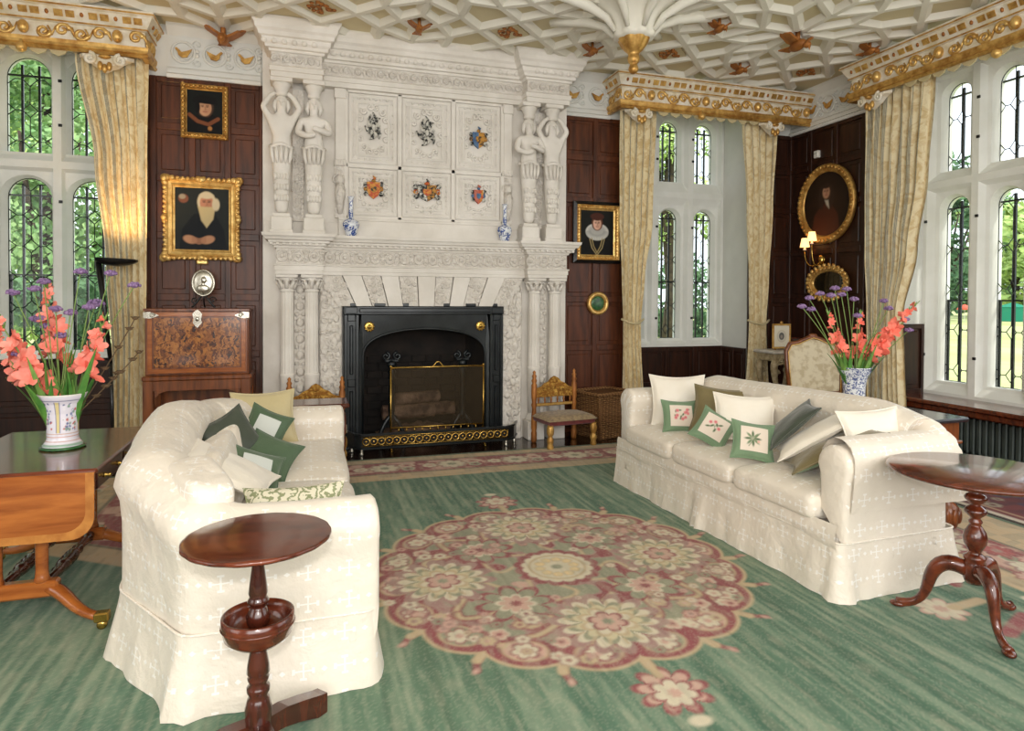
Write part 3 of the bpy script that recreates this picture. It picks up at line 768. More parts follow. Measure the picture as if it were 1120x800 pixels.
# ------------------------------------------------------------------ pelmets
def pelmet(name, label, path, ux, length_pts, corb, balls, vf):
    t = thing(name, label, 'pelmet', path[1])
    off = -Vector(path[1]); P_ = [Vector(p) + off for p in path]
    mb = MB(); prof = [(0, 3.70), (0, 3.83), (.02, 3.835), (.025, 3.86), (.05, 3.90), (.07, 3.945), (.085, 3.95), (.085, 3.985), (-.02, 3.985), (-.02, 3.70)]
    mb.sweep(prof, P_)
    body_ = mb
    mb = MB(); mb.sweep([(-.03, 3.61), (.02, 3.60), (.035, 3.62), (.02, 3.64), (.03, 3.66), (.035, 3.69), (.0, 3.70), (-.03, 3.70)], P_); mb.build('lower_gilt_moulding', M['gilt'], t)
    mb = body_; mb.m = 1; mb.sweep([(.082, 3.955), (.09, 3.955), (.09, 3.968), (.082, 3.968)], P_); mb.sweep([(.018, 3.838), (.03, 3.838), (.03, 3.85), (.018, 3.85)], P_); 
    sc = bl = bo = body_; k1, k2, k3 = 2, 1, 3
    for a, b in zip(P_[:-1], P_[1:]):
        d = (b - a); L = d.length; d.normalize(); nn = d.cross(Vector((0, 0, 1))); uz = Vector((0, 0, 1))
        n = max(1, int(L / .135)); st = L / n
        for i in range(n):
            c = a + d * (i + .5) * st + nn * .006
            if n > 3 and i % 5 == 2:
                bo.ball(c + uz * 3.765 + nn * .02, (.042, .042, .055), 10, 8, 2); continue
            s = 1 if i % 2 else -1
            sc.tube(spiral(c + uz * (3.765 + .012 * s),   .055, 1.3, 0, d, uz, 16, .2, s), [.019 - .0005 * q for q in range(17)], 5, 2)
            sc.tube([c + d * .03 + uz * 3.80, c + d * .065 + uz * (3.765 + .03 * s), c + d * .09 + uz * (3.765 - .04 * s)], [.008, .018, .006], 5, 2)
        n = max(1, int(L / .085)); st = L / n
        for i in range(n):
            c = a + d * (i + .5) * st
            if i % 3: bl.prism([(-.032, -.026), (.032, -.026), (.032, .028), (-.032, .028)], .014, c + uz * 3.905 + nn * .046, d, (uz + nn * .6).normalized(), 1)
            else: bo.ball(c + uz * 3.905 + nn * .05, (.016, .016, .022), 7, 5, 3)
    body_.build('carved_cornice', [M['pelmet_cream'], M['gilt'], M['gilt_bright'], M['gilt_dull']], t)
    # fringe of the valance
    fr = MB(); a, b = length_pts; a = Vector(a) + off; b = Vector(b) + off; d = (b - a); L = d.length; d.normalize(); n = int(L / .14)
    uz = Vector((0, 0, 1)); out = d.cross(uz)
    for i in range(n):
        c = a + d * (i + .5) * L / n + uz * 3.60
        fr.prism([(-.07, .01), (-.05, -.022), (-.02, -.035), (.0, -.045), (.02, -.035), (.05, -.022), (.07, .01)], .012, c - out * .02, d, uz)
    fr.build('valance_edge', M['satin_gold'], t)
    for c0, wd in corb:
        c = Vector(c0) + off + uz * 3.6
        k = MB(); k.prism([(-wd, .0), (-wd, -.03), (-wd * .8, -.045), (-wd * .62, -.07), (-wd * .45, -.10), (-wd * .22, -.12), (0, -.15), (wd * .22, -.12), (wd * .45, -.10), (wd * .62, -.07), (wd * .8, -.045), (wd, -.03), (wd, 0)], .07, c - out * .03, d, uz, taper=.8)
        for s in (1, -1): k.tube(spiral(c + d * s * wd * .55 - uz * .05 + out * .045, .05, 1.4, pi / 2, d, uz, 16, .2, s), [.016] * 17, 6)
        k.build('corbel', M['pelmet_cream'], t)
        k = MB()
        for s in (-1, 0, 1): k.ball(c + d * s * .035 - uz * (.13 - abs(s) * .02) + out * .05, (.022, .022, .04), 8, 6)
        k.ball(c - uz * .03 + out * .05, (.05, .03, .02), 8, 6)
        k.build('gilt_leaf', M['gilt'], t)
    for c0 in balls:
        k = MB(); c = Vector(c0) + off + uz * 3.6; k.lathe([(0, .05), (.012, .045), (.012, .02), (.03, .012), (.042, -.015), (.036, -.042), (.015, -.058), (0, -.062)], 12, c); k.build('gilt_ball', M['gilt_bright'], t)
    return t
yb = 6.52
pelmet('window_pelmet', 'cream and gilded carved pelmet over the left window, above the floor lamp', [(-4.7, W, 0), (-4.7, yb, 0), (-1.36, yb, 0), (-1.36, W, 0)], 0, ((-4.6, yb, 0), (-1.95, yb, 0)), [((-1.66, yb, 0), .21)], [(-2.27, yb - .05, 0)], 0)
pelmet('window_pelmet', 'cream and gilded carved pelmet over the middle window', [(3.30, W, 0), (3.30, yb, 0), (XR - .02, yb, 0)], 0, ((3.75, yb, 0), (5.1, yb, 0)), [((3.52, yb, 0), .17), ((5.28, yb, 0), .17)], [(4.28, yb - .05, 0)], 0)
xb = 5.52
pelmet('window_pelmet', 'cream and gilded carved pelmet over the right-hand window, running off the picture', [(XR, 5.58, 0), (xb, 5.58, 0), (xb, 1.5, 0), (XR, 1.5, 0)], 0, ((xb, 4.95, 0), (xb, 1.6, 0)), [((xb, 5.30, 0), .2)], [(xb, 4.05, 0)], 0)
# ------------------------------------------------------------------ carved chimneypiece
XC = 1.165
fp = thing('chimneypiece', 'huge carved white stone chimneypiece with columns, caryatids and painted coats of arms', 'fireplace', (XC, W, 0))
FO = Vector((-XC, -W, 0))
def fb(): m = MB(); m.M = Matrix.Translation(FO); return m
def scrolls(mb, x0, x1, z0, z1, y, r, n, th=.011, seed=1):
    r2 = random.Random(seed)
    for k in range(n):
        x = x0 + (x1 - x0) * r2.random(); z = z0 + (z1 - z0) * r2.random(); s = r2.choice((1, -1)); q = r * (.7 + .6 * r2.random())
        mb.tube(spiral((x, y, z), q, 1.2, r2.random() * 6.28, (1, 0, 0), (0, 0, 1), 14, .2, s), [th * (1 - .03 * i) for i in range(15)], 5)
# back slab
m = fb()
m.box((-.40, 6.72, 0), (.33, W - .003, ZC - .003)); m.box((1.97, 6.72, 0), (2.73, W - .003, ZC - .003)); m.box((.33, 6.72, 1.42), (1.97, W - .003, ZC - .003))
m.build('back_slab', M['stone'], fp)
for x in (-.06, 2.43):
    m = fb()                                   # carved strips between the columns
    m.box((x - .055, 6.66, .2), (x + .055, 6.73, 1.72), 0)
    for k in range(9):
        z = .30 + k * .16
        m.ball((x, 6.655, z), (.04, .022, .045), 8, 6); m.ball((x - .03, 6.655, z + .08), (.022, .018, .022), 6, 5); m.ball((x + .03, 6.655, z + .08), (.022, .018, .022), 6, 5)
    m.build('carved_strip', M['stone_carved'], fp)
for x0, x1 in ((.12, .335), (1.965, 2.20)):              # rough carved jambs beside the grate
    m = fb(); m.box((x0, 6.64, 0), (x1, 6.73, 1.72), 0, .012); r2 = random.Random(int(x0 * 50))
    for k in range(70):
        z = .04 + 1.6 * r2.random(); x = x0 + .03 + (x1 - x0 - .06) * r2.random()
        m.ball((x, 6.64, z), (.02 + .025 * r2.random(), .02, .02 + .03 * r2.random()), 7, 5)
    scrolls(m, x0 + .04, x1 - .04, .1, 1.65, 6.63, .045, 20, .010, int(x0 * 31))
    m.build('carved_jamb', M['stone_carved'], fp)
# columns
for x in (-.178, .048, 2.328, 2.562):
    m = fb(); y = 6.61
    m.box((x - .092, y - .092, 0), (x + .092, y + .11, .20), 0, .008)
    m.lathe([(.085, .20), (.09, .215), (.085, .235), (.072, .245), (.076, .262), (.068, .28)], 24, (x, y, 0))
    m.lathe([(.068, .28), (.069, .74), (.072, .75), (.072, .765), (.066, .775)], 24, (x, y, 0))
    def shaft(u, w, x=x, y=y):
        a = 2 * pi * u; r = (.064 - .005 * w) * (1 - .09 * (0.5 - 0.5 * cos(14 * a)) ** .7); return (x + r * cos(a), y + r * sin(a), .775 + w * .78)
    m.grid(shaft, 84, 4, cu=True)
    m.lathe([(.062, 1.555), (.07, 1.565), (.062, 1.578), (.058, 1.585), (.062, 1.62), (.074, 1.66), (.088, 1.685), (.08, 1.69)], 24, (x, y, 0))
    for k in range(8):
        a = 2 * pi * k / 8; ca, sa = cos(a), sin(a)
        m.tube([(x + ca * .06, y + sa * .06, 1.59), (x + ca * .075, y + sa * .075, 1.635), (x + ca * .095, y + sa * .095, 1.65)], [.02, .018, .010], 6)
        a += pi / 8; ca, sa = cos(a), sin(a)
        m.tube([(x + ca * .066, y + sa * .066, 1.63), (x + ca * .085, y + sa * .085, 1.68), (x + ca * .105, y + sa * .105, 1.668)], [.016, .014, .012], 6)
    m.box((x - .10, y - .10, 1.69), (x + .10, y + .11, 1.722), 0, .006)
    m.build('column', M['stone'], fp)
# lintel of alternately plain and carved stones
hw = (2.20 - .12) / 2; xs = [-1, -.80, -.62, -.44, -.27, -.09, .09, .27, .44, .62, .80, 1]
for i in range(11):
    a, b = xs[i] * hw, xs[i + 1] * hw; car = i % 2 == 0
    def X(t, z): return XC + t * (1 - .16 * (1.72 - z) / .30 * 1.0)
    z0, z1 = 1.42, 1.72; y = 6.615 if car else 6.60
    m = fb(); e = .004
    m.prism([(X(a, z0) + e, z0), (X(b, z0) - e, z0), (X(b, z1) - e, z1), (X(a, z1) + e, z1)], .12, (0, y + .12, 0), (1, 0, 0), (0, 0, 1))
    if car: scrolls(m, X(a, 1.57) + .03, X(b, 1.57) - .03, 1.46, 1.68, y - .002, .035, 10, .010, i)
    m.build('lintel_stone', M['stone_carved'] if car else M['stone'], fp)
# entablatures
def run(xa, xb, ym, yr, ra, rb): return [(xa, W - .003, 0), (xa, yr, 0), (ra, yr, 0), (ra, ym, 0), (rb, ym, 0), (rb, yr, 0), (xb, yr, 0), (xb, W - .003, 0)]
P1 = run(-.275, 2.655, 6.60, 6.49, .145, 2.215)
m = fb(); m.sweep([(0, 1.722), (0, 1.755), (.008, 1.757), (.008, 1.80), (.018, 1.805), (.018, 1.815), (0, 1.82), (-.10, 1.82), (-.10, 1.722)], P1); m.build('architrave', M['stone'], fp)
m = fb(); m.sweep([(-.004, 1.82), (-.004, 1.965), (-.1, 1.965), (-.1, 1.82)], P1)
x = -.22
while x < 2.62:
    y = 6.49 if (x < .12 or x > 2.24) else 6.60
    if not (.12 < x < .17 or 2.19 < x < 2.24):
        m.tube([(x + .045 * cos(a * pi / 7), y, 1.893 + .05 * sin(a * pi / 7)) for a in range(14)], .010, 5, closed=True); m.ball((x, y, 1.893), (.022, .018, .022), 8, 5)
        for s in (1, -1):
            m.tube(spiral((x + .07, y, 1.893 + s * .035), .03, 1.1, 0, (1, 0, 0), (0, 0, 1), 10, .2, s), .008, 5)
    x += .145
m.build('carved_frieze', M['stone_carved'], fp)
m = fb(); m.sweep([(0, 1.965), (.012, 1.968), (.018, 1.985), (.03, 1.99), (.035, 2.01), (.06, 2.015), (.065, 2.035), (.09, 2.04), (.10, 2.06), (.115, 2.075), (.12, 2.10), (-.1, 2.10), (-.1, 1.965)], P1)
x = -.33
while x < 2.70:
    y = 6.49 if (x < .14 or x > 2.22) else 6.60
    m.box((x, y - .055, 1.992), (x + .03, y - .02, 2.014), 0, .004); x += .058
m.build('mantel_cornice', M['stone'], fp)
# plinth zone above the mantel
m = fb(); m.box((.30, 6.64, 2.10), (2.06, 6.74, 2.285), 0, .006); m.box((.30, 6.625, 2.262), (2.06, 6.74, 2.29), 0, .006); m.box((-.39, 6.68, 2.10), (.30, 6.74, 2.24), 0, .004); m.box((2.06, 6.68, 2.10), (2.70, 6.74, 2.24), 0, .004)
m.build('upper_plinth', M['stone'], fp)
for x in (-.078, 2.375):
    m = fb()
    m.box((x - .05, 6.66, 2.24), (x + .05, 6.73, 3.5), 0)
    scrolls(m, x - .035, x + .035, 2.3, 3.45, 6.655, .03, 46, .008, 77)
    m.build('carved_strip', M['stone_carved'], fp)
# caryatids
def caryatid(x, up):
    y = 6.575
    m = fb()
    V0 = [(0, 0, .66), (0, 0, .44), (0, 0, .2), (0, 0, .03), (0, 0, .75), (0, -.012, .88), (0, -.005, .985), (0, -.015, 1.065), (0, 0, 1.13)]
    E0 = [(0, 1), (1, 2), (2, 3), (0, 4), (4, 5), (5, 6), (6, 7), (7, 8)]; R0 = [(.098, .075), (.088, .07), (.072, .06), (.062, .055), (.08, .062), (.096, .07), .034, (.052, .056), .042]
    for s in (1, -1):
        b = len(V0)
        if up: arm = [(s * .105, -.005, .93), (s * .165, -.02, 1.03), (s * .10, -.03, 1.13), (s * .05, -.03, 1.165)]; rr = [.036, .030, .024, .022]
        else: arm = [(s * .115, -.01, .925), (s * .148, -.05, .80), (s * .06, -.115, .79 + .03 * s), (-s * .02, -.125, .81 + .03 * s)]; rr = [.04, .034, .028, .024]
        V0 += arm; R0 += rr; E0 += [(5, b), (b, b + 1), (b + 1, b + 2), (b + 2, b + 3)]
    vs, fs = skin_mesh(V0, E0, R0, 2)
    m.M = Matrix.Translation(FO + Vector((x, y, 2.26))); m.add(vs, fs, 0, True)
    d = m; d.M = Matrix.Translation(FO + Vector((x, y, 2.26)))
    d.tube([(.10 * cos(a), .078 * sin(a), .665 + .012 * sin(3 * a)) for a in [2 * pi * k / 20 for k in range(20)]], .018, 6, closed=True)
    for k in range(5): d.tube([(-.09 + .045 * k, -.075 + .012 * abs(k - 2), .66), (-.08 + .04 * k, -.085 + .012 * abs(k - 2), .56), (-.07 + .035 * k, -.075 + .01 * abs(k - 2), .50)], [.016, .02, .008], 6)
    for zz in (.38, .28, .18): 
        for k in range(5): d.ball((-.055 + .0275 * k, -.052, zz), (.018, .022, .035), 7, 5)
    body = m.build('caryatid', M['stone'], fp)
    h = fb(); h.M = Matrix.Translation(FO + Vector((x, y, 2.26)))
    h.ball((0, .012, 1.095), (.062, .055, .055), 12, 8)
    for s in (1, -1): h.tube([(s * .05, -.01, 1.10), (s * .062, .0, 1.04), (s * .05, .02, .99)], [.02, .022, .012], 6)
    h.build('hair', M['stone'], body)
    f = fb(); f.M = Matrix.Translation(FO + Vector((x, y, 2.26)))
    f.ball((0, -.072, 1.06), (.009, .014, .016), 8, 6)
    for s in (1, -1): f.ball((s * .021, -.062, 1.078), (.009, .007, .006), 7, 5)
    f.ball((0, -.066, 1.035), (.016, .006, .005), 7, 5)
    f.build('face', M['stone'], body)
    c = fb(); c.M = Matrix.Translation(FO + Vector((x, y, 2.26)))
    c.lathe([(.05, 1.14), (.062, 1.16), (.055, 1.18), (.072, 1.22), (.085, 1.25), (.075, 1.26)], 16, (0, 0, 0)); c.box((-.10, -.09, 1.258), (.10, .12, 1.30), 0, .006)
    c.build('capital', M['stone'], body)
    c = fb(); c.M = Matrix.Translation(FO + Vector((x, y, 2.26)))
    c.box((-.095, -.09, -.155), (.095, .10, .0), 0, .008); c.box((-.105, -.10, -.155), (.105, .10, -.12), 0, .006); c.box((-.08, -.07, 0), (.08, .09, .035), 0, .006)
    c.build('pedestal', M['stone'], body)
for x, up in ((-.225, True), (.068, False), (2.245, False), (2.505, True)): caryatid(x, up)
# overmantel panels
cxs = [.372, .90, 1.452, 1.985]; rzs = [2.30, 2.815, 3.555]
m = fb(); m.box((.36, 6.70, 2.29), (1.995, 6.73, 3.56)); 
for x in cxs: m.box((x - .022, 6.672, 2.29), (x + .022, 6.71, 3.56), 0, .006)
for z in rzs: m.box((.372, 6.672, z - .022), (1.985, 6.71, z + .022), 0, .006)
m.build('panel_framework', M['stone'], fp)
for i in range(3):
    for j in range(2):
        x0, x1, z0, z1 = cxs[i] + .05, cxs[i + 1] - .05, rzs[j] + .05, rzs[j + 1] - .05; cx, cz = (x0 + x1) / 2, (z0 + z1) / 2
        m = fb(); fr = [(0, 0), (.016, .0), (.02, -.012), (.0, -.02), (-.016, -.012)]
        m.sweep([(p[0], p[1] * -1) for p in fr], [(x0, 6.695, z0), (x1, 6.695, z0), (x1, 6.695, z1), (x0, 6.695, z1)], (0, -1, 0), closed=True)
        a, b = x0 + .06, x1 - .06; c, d = z0 + .06, z1 - .06
        m.sweep([(p[0] * .7, p[1] * -.8) for p in fr], [(a, 6.695, c), (b, 6.695, c), (b, 6.695, d), (a, 6.695, d)], (0, -1, 0), closed=True)
        n = 14
        for k in range(n):
            t = 2 * pi * k / n; rx, rz = (x1 - x0) * .33, (z1 - z0) * .35
            m.tube(spiral((cx + rx * cos(t), 6.692, cz + rz * sin(t)), .034, 1.2, t, (1, 0, 0), (0, 0, 1), 12, .2, 1 if k % 2 else -1), [.012] * 13, 5)
        for k in range(26):
            t = 2 * pi * k / 26; q = .47
            px, pz = cos(t), sin(t); s = max(abs(px), abs(pz))
            m.ball((cx + px / s * (x1 - x0) * q, 6.692, cz + pz / s * (z1 - z0) * q), (.014, .010, .014), 6, 4)
        m.build('relief_panel', M['stone'], fp)
heraldry = [('arms_black', C3(32, 34, 34), C3(222, 220, 210)), ('arms_gold', C3(196, 140, 52), C3(40, 34, 30)), ('arms_red', C3(190, 78, 44), C3(214, 150, 60)), ('arms_blue', C3(86, 120, 156), C3(60, 90, 130)), ('arms_pink', C3(198, 112, 92), C3(176, 84, 66)), ('arms_white', C3(226, 222, 212), C3(200, 196, 186))]
for k, a, b in heraldry: mk(k, a, .6, col2=b, scale=40, amp=(.45, .6))
HM = [M[k[0]] for k in heraldry]
def arms(cx, cz, w, h, style):
    m = fb(); y = 6.672
    sh = [(-.5, .5), (.5, .5), (.5, -.05), (.32, -.35), (0, -.55), (-.32, -.35), (-.5, -.05)]
    L = [(-.5, .5), (0, .5), (0, -.55), (-.32, -.35), (-.5, -.05)]; R = [(0, .5), (.5, .5), (.5, -.05), (.32, -.35), (0, -.55)]
    def pr(poly, mm, d=.03): m.prism([(p[0] * w, p[1] * h) for p in poly], d, (cx, y + .02, cz), (1, 0, 0), (0, 0, 1), mm)
    if style == 'sprig':          # black feathery achievement
        pr([(p[0] * .5, p[1] * .55) for p in sh], 0)
        for k in range(11):
            a = 2 * pi * k / 11 + .3; r = .5 + .18 * (k % 2)
            p = [(cx + cos(a) * w * .2, y, cz + sin(a) * h * .2), (cx + cos(a + .25) * w * r * .8, y - .012, cz + sin(a + .25) * h * r * .8), (cx + cos(a - .1) * w * r, y - .008, cz + sin(a - .1) * h * r)]
            m.tube(p, [.022, .018, .007], 6, 0 if k % 4 else 5)
        m.ball((cx, y - .016, cz), (.02, .012, .03), 8, 6, 5); m.tube([(cx, y, cz + h * .4), (cx + .01, y - .01, cz + h * .62), (cx - .012, y, cz + h * .78)], [.018, .014, .005], 6, 0)
    else:
        a, b, c = style
        pr(L, a); pr(R, b)
        m.prism([(p[0] * w * .45, p[1] * h * .4) for p in sh], .038, (cx, y + .02, cz + h * .02), (1, 0, 0), (0, 0, 1), c)
        for s in (1, -1):
            for k in range(3): m.tube(spiral((cx + s * w * .6, y, cz + h * (.36 - .3 * k)), w * .16, 1.0, k, (1, 0, 0), (0, 0, 1), 10, .3, s), [.011] * 11, 5, 0 if k % 2 == 0 else c)
        m.ball((cx, y - .01, cz + h * .58), (w * .16, .02, h * .11), 8, 6, c); m.tube([(cx, y, cz + h * .62), (cx + .012, y - .008, cz + h * .76), (cx - .006, y, cz + h * .88)], [.018, .014, .005], 6, a)
    m.build('coat_of_arms', HM, fp)
arms(.64, 3.20, .13, .20, 'sprig'); arms(1.175, 3.19, .16, .22, 'sprig'); arms(1.72, 3.16, .13, .16, (3, 1, 1))
arms(.64, 2.58, .13, .16, (2, 2, 1)); arms(1.178, 2.58, .19, .16, (0, 1, 2)); arms(1.722, 2.57, .10, .14, (4, 2, 3))
# side pilaster strips and brackets
for x in (.315, 2.04):
    m = fb(); m.box((x - .045, 6.66, 2.86), (x + .045, 6.73, 3.46), 0, .004); m.box((x - .055, 6.645, 3.46), (x + .055, 6.73, 3.555), 0, .006); m.box((x - .055, 6.645, 2.80), (x + .055, 6.73, 2.86), 0, .006)
    for k in range(4): m.box((x - .045 + k * .025, 6.63, 2.805), (x - .032 + k * .025, 6.65, 2.85), 0, .003)
    m.build('pilaster', M['stone'], fp)
    m = fb(); m.box((x - .05, 6.68, 2.29), (x + .05, 6.73, 2.80)); m.ball((x, 6.655, 2.66), (.045, .04, .055), 10, 8); m.tube([(x, 6.66, 2.62), (x, 6.63, 2.52), (x, 6.655, 2.40), (x, 6.66, 2.33)], [.04, .05, .035, .02], 8)
    scrolls(m, x - .03, x + .03, 2.34, 2.76, 6.675, .035, 9, .010, 5); m.build('carved_bracket', M['stone_carved'], fp)
# top entablature
P2 = run(-.315, 2.665, 6.62, 6.47, .145, 2.185)
m = fb(); m.sweep([(0, 3.555), (0, 3.60), (.012, 3.605), (.012, 3.645), (.02, 3.65), (0, 3.66), (-.15, 3.66), (-.15, 3.555)], P2); m.build('upper_architrave', M['stone'], fp)
m = fb(); m.sweep([(-.004, 3.66), (-.004, 3.775), (-.15, 3.775), (-.15, 3.66)], P2)
x = -.28
while x < 2.64:
    y = 6.47 if (x < .11 or x > 2.22) else 6.62
    m.tube(spiral((x, y, 3.715), .042, 1.1, 0, (1, 0, 0), (0, 0, 1), 12, .2, 1), [.012] * 13, 5); m.ball((x + .055, y, 3.715), (.018, .016, .035), 7, 5); x += .11
m.build('upper_carved_frieze', M['stone_carved'], fp)
m = fb(); m.sweep([(0, 3.775), (.015, 3.78), (.02, 3.80), (.045, 3.805), (.05, 3.83), (.07, 3.85), (.075, 3.885), (.10, 3.895), (.11, 3.93), (.13, 3.95), (.135, 3.985), (.16, 4.02), (.17, ZC - .003), (-.15, ZC - .003), (-.15, 3.775)], P2)
x = -.37
while x < 2.72:
    y = 6.47 if (x < .14 or x > 2.19) else 6.62
    m.ball((x, y - .065, 3.855), (.03, .022, .026), 8, 5); x += .088
m.build('upper_cornice', M['stone'], fp)

# ------------------------------------------------------------------ black grate surround
gr = thing('grate_surround', 'black cast iron fire surround with a low arched opening inside the white chimneypiece', 'fire surround', (XC, 6.64, 0))
def gb(): m = MB(); m.M = Matrix.Translation((-XC, -6.64, 0)); return m
for s, nm in ((-1, 'pilaster'), (1, 'pilaster')):
    x0, x1 = sorted((XC + s * .815, XC + s * .67)); m = gb()
    for a, b in ((x0, x0 + .035), (x1 - .035, x1)): m.box((a, 6.60, 0), (b, 6.70, 1.335), 0, .006)
    for a, b in ((0, .10), (.62, .70), (1.27, 1.335)): m.box((x0 + .034, 6.602, a), (x1 - .034, 6.70, b), 0, .006)
    m.box((x0 + .03, 6.63, .05), (x1 - .03, 6.70, 1.3)); m.box((x0 + .055, 6.615, .14), (x1 - .055, 6.64, .58), 0, .01); m.box((x0 + .055, 6.615, .74), (x1 - .055, 6.64, 1.23), 0, .01)
    m.build(nm, M['iron'], gr)
m = gb(); m.box((XC - .82, 6.60, 1.335), (XC + .82, 6.70, 1.42), 0, .008); m.box((XC - .67, 6.585, 1.355), (XC + .67, 6.62, 1.40), 0, .008)
for s in (-1, 1): m.box((XC + s * .745 - .06, 6.59, 1.345), (XC + s * .745 + .06, 6.62, 1.41), 0, .006)
for k in range(7): m.box((XC - .70 + k * .233 - .055, 6.605, 1.42), (XC - .70 + k * .233 + .055, 6.66, 1.448), 0, .004)
m.build('lintel', M['iron'], gr)
# arched plate
def archp(t):   # opening outline from lower left over the top to lower right
    return (XC + .63 * -cos(pi * t), .86 + .33 * sin(pi * t) ** .62)
m = gb(); N = 40; ov = []; iv = []
for k in range(N + 1):
    t = k / N; px, pz = archp(t); iv.append((px, pz)); ov.append((XC - .68 + 1.36 * t, 1.34))
iv = [(XC - .63, .0)] + iv + [(XC + .63, .0)]; ov = [(XC - .68, 0)] + [(XC - .68, 1.0)] + ov[1:-1] + [(XC + .68, 1.0)] + [(XC + .68, 0)]
n = len(iv); vs = []
for ring, y in ((ov, 6.63), (iv, 6.645), (iv, 6.70), (ov, 6.70)): vs += [(p[0], y, p[1]) for p in ring]
m.add(vs, [(a * n + k, a * n + k + 1, ((a + 1) % 4) * n + k + 1, ((a + 1) % 4) * n + k) for a in range(4) for k in range(n - 1)], 0, False)
m.tube([(p[0], 6.642, p[1]) for p in iv], .012, 6)
m.build('arched_plate', M['iron'], gr)
for s in (-1, 1):
    m = gb(); c = (XC + s * .57, 6.625, 1.215); m.lathe([(.0, -.004), (.05, -.004), (.05, .006), (.04, .014), (.03, .010), (.016, .02), (0, .024)], 20, c, axis='Y')
    for k in range(10): a = 2 * pi * k / 10; m.ball((c[0] + .043 * cos(a), c[1] - .012, c[2] + .043 * sin(a)), .010, 7, 5)
    m.build('brass_roundel', M['brass'], gr)
m = gb()
m.add([(XC - .72, 6.69, 0), (XC - .58, 7.35, 0), (XC + .58, 7.35, 0), (XC + .72, 6.69, 0), (XC - .72, 6.69, 1.34), (XC - .58, 7.35, 1.34), (XC + .58, 7.35, 1.34), (XC + .72, 6.69, 1.34)], [(0, 1, 5, 4), (1, 2, 6, 5), (2, 3, 7, 6), (4, 5, 6, 7)])
for r in range(10):
    for k in range(7): m.box((XC - .57 + k * .165 + (r % 2) * .04, 7.33, .02 + r * .085), (XC - .42 + k * .165 + (r % 2) * .04, 7.36, .095 + r * .085), 0, .006)
m.build('firebox', M['soot'], gr, fixn=False)
m = gb(); m.box((XC - .66, 6.66, 0), (XC + .66, 7.34, .035), 0, .01); m.build('hearth_slab', M['soot'], gr)
# andirons
def andiron(x, label):
    t = thing('andiron', label, 'andiron', (x, 6.86, .035), 0, 'iron andirons in the hearth')
    m = MB()
    m.lathe([(.035, .2), (.04, .22), (.03, .26), (.036, .30), (.028, .42), (.034, .46), (.026, .60), (.036, .63), (.03, .66), (.045, .70), (.03, .73), (.05, .76), (.05, .80), (.02, .82)], 12)
    for s in (-1, 1): m.tube(spiral((s * .06, 0, .86), .045, 1.3, pi / 2, (s, 0, 0), (0, 0, 1), 14, .25), .014, 6)
    m.box((-.07, -.02, .80), (.07, .02, .83), 0, .005); m.build('pillar', M['iron'], t)
    for s in (-1, 1):
        m = MB(); m.tube(bez((0, 0, .24), (s * .05, -.01, .22), (s * .10, -.02, .12), (s * .13, -.03, .02)) + [(s * .17, -.035, .018)], [.024] * 11 + [.018], 8); m.build('leg', M['iron'], t)
    m = MB(); m.box((-.018, 0, .16), (.018, .38, .195), 0, .005); m.box((-.018, .34, 0), (.018, .375, .17), 0, .004); m.build('log_bar', M['iron'], t)
andiron(.845, 'left black iron andiron with scrolled top behind the fire screen'); andiron(1.60, 'right black iron andiron with scrolled top behind the fire screen')
logs = [(XC - .12, 7.02, .285, .28, .075, .1, 'thick pale charred log lying across the andirons at the front'), (XC + .14, 7.12, .29, .26, .07, -.15, 'charred log behind the front log on the andirons'), (XC - .02, 7.07, .425, .25, .065, .25, 'topmost charred log of the pile in the hearth')]
for x, y, z, L, r, a, lb in logs:
    m = MB(); r2 = random.Random(int(z * 999))
    m.grid(lambda u, w: ((w - .5) * 2 * L, r * (1 + .2 * fbm(3 * cos(2 * pi * u) + z * 9, 3 * sin(2 * pi * u), w * 5)) * cos(2 * pi * u), r * (1 + .2 * fbm(3 * cos(2 * pi * u), 3 * sin(2 * pi * u) + z * 7, w * 5)) * sin(2 * pi * u)), 18, 14, cu=True)
    for s in (-1, 1): m.ball((s * L, 0, 0), (.012, r * .95, r * .95), 14, 6)
    o = m.build('fire_log', M['ash_log'], None, loc=(x, y, z), rz=a); tag(o, lb, 'log', 'logs in the hearth')
m = MB(); 
m.grid(lambda u, w: (XC + (u - .5) * .9, 6.78 + w * .5, .035 + .11 * max(0, sin(pi * u) * sin(pi * w)) ** .6 * (1 + .5 * fbm(u * 9, w * 9))), 24, 16)
ash = m.build('ash_heap', M['ash_log']); tag(ash, 'pale ash heaped on the hearth under the logs', 'ash'); ash['kind'] = 'stuff'

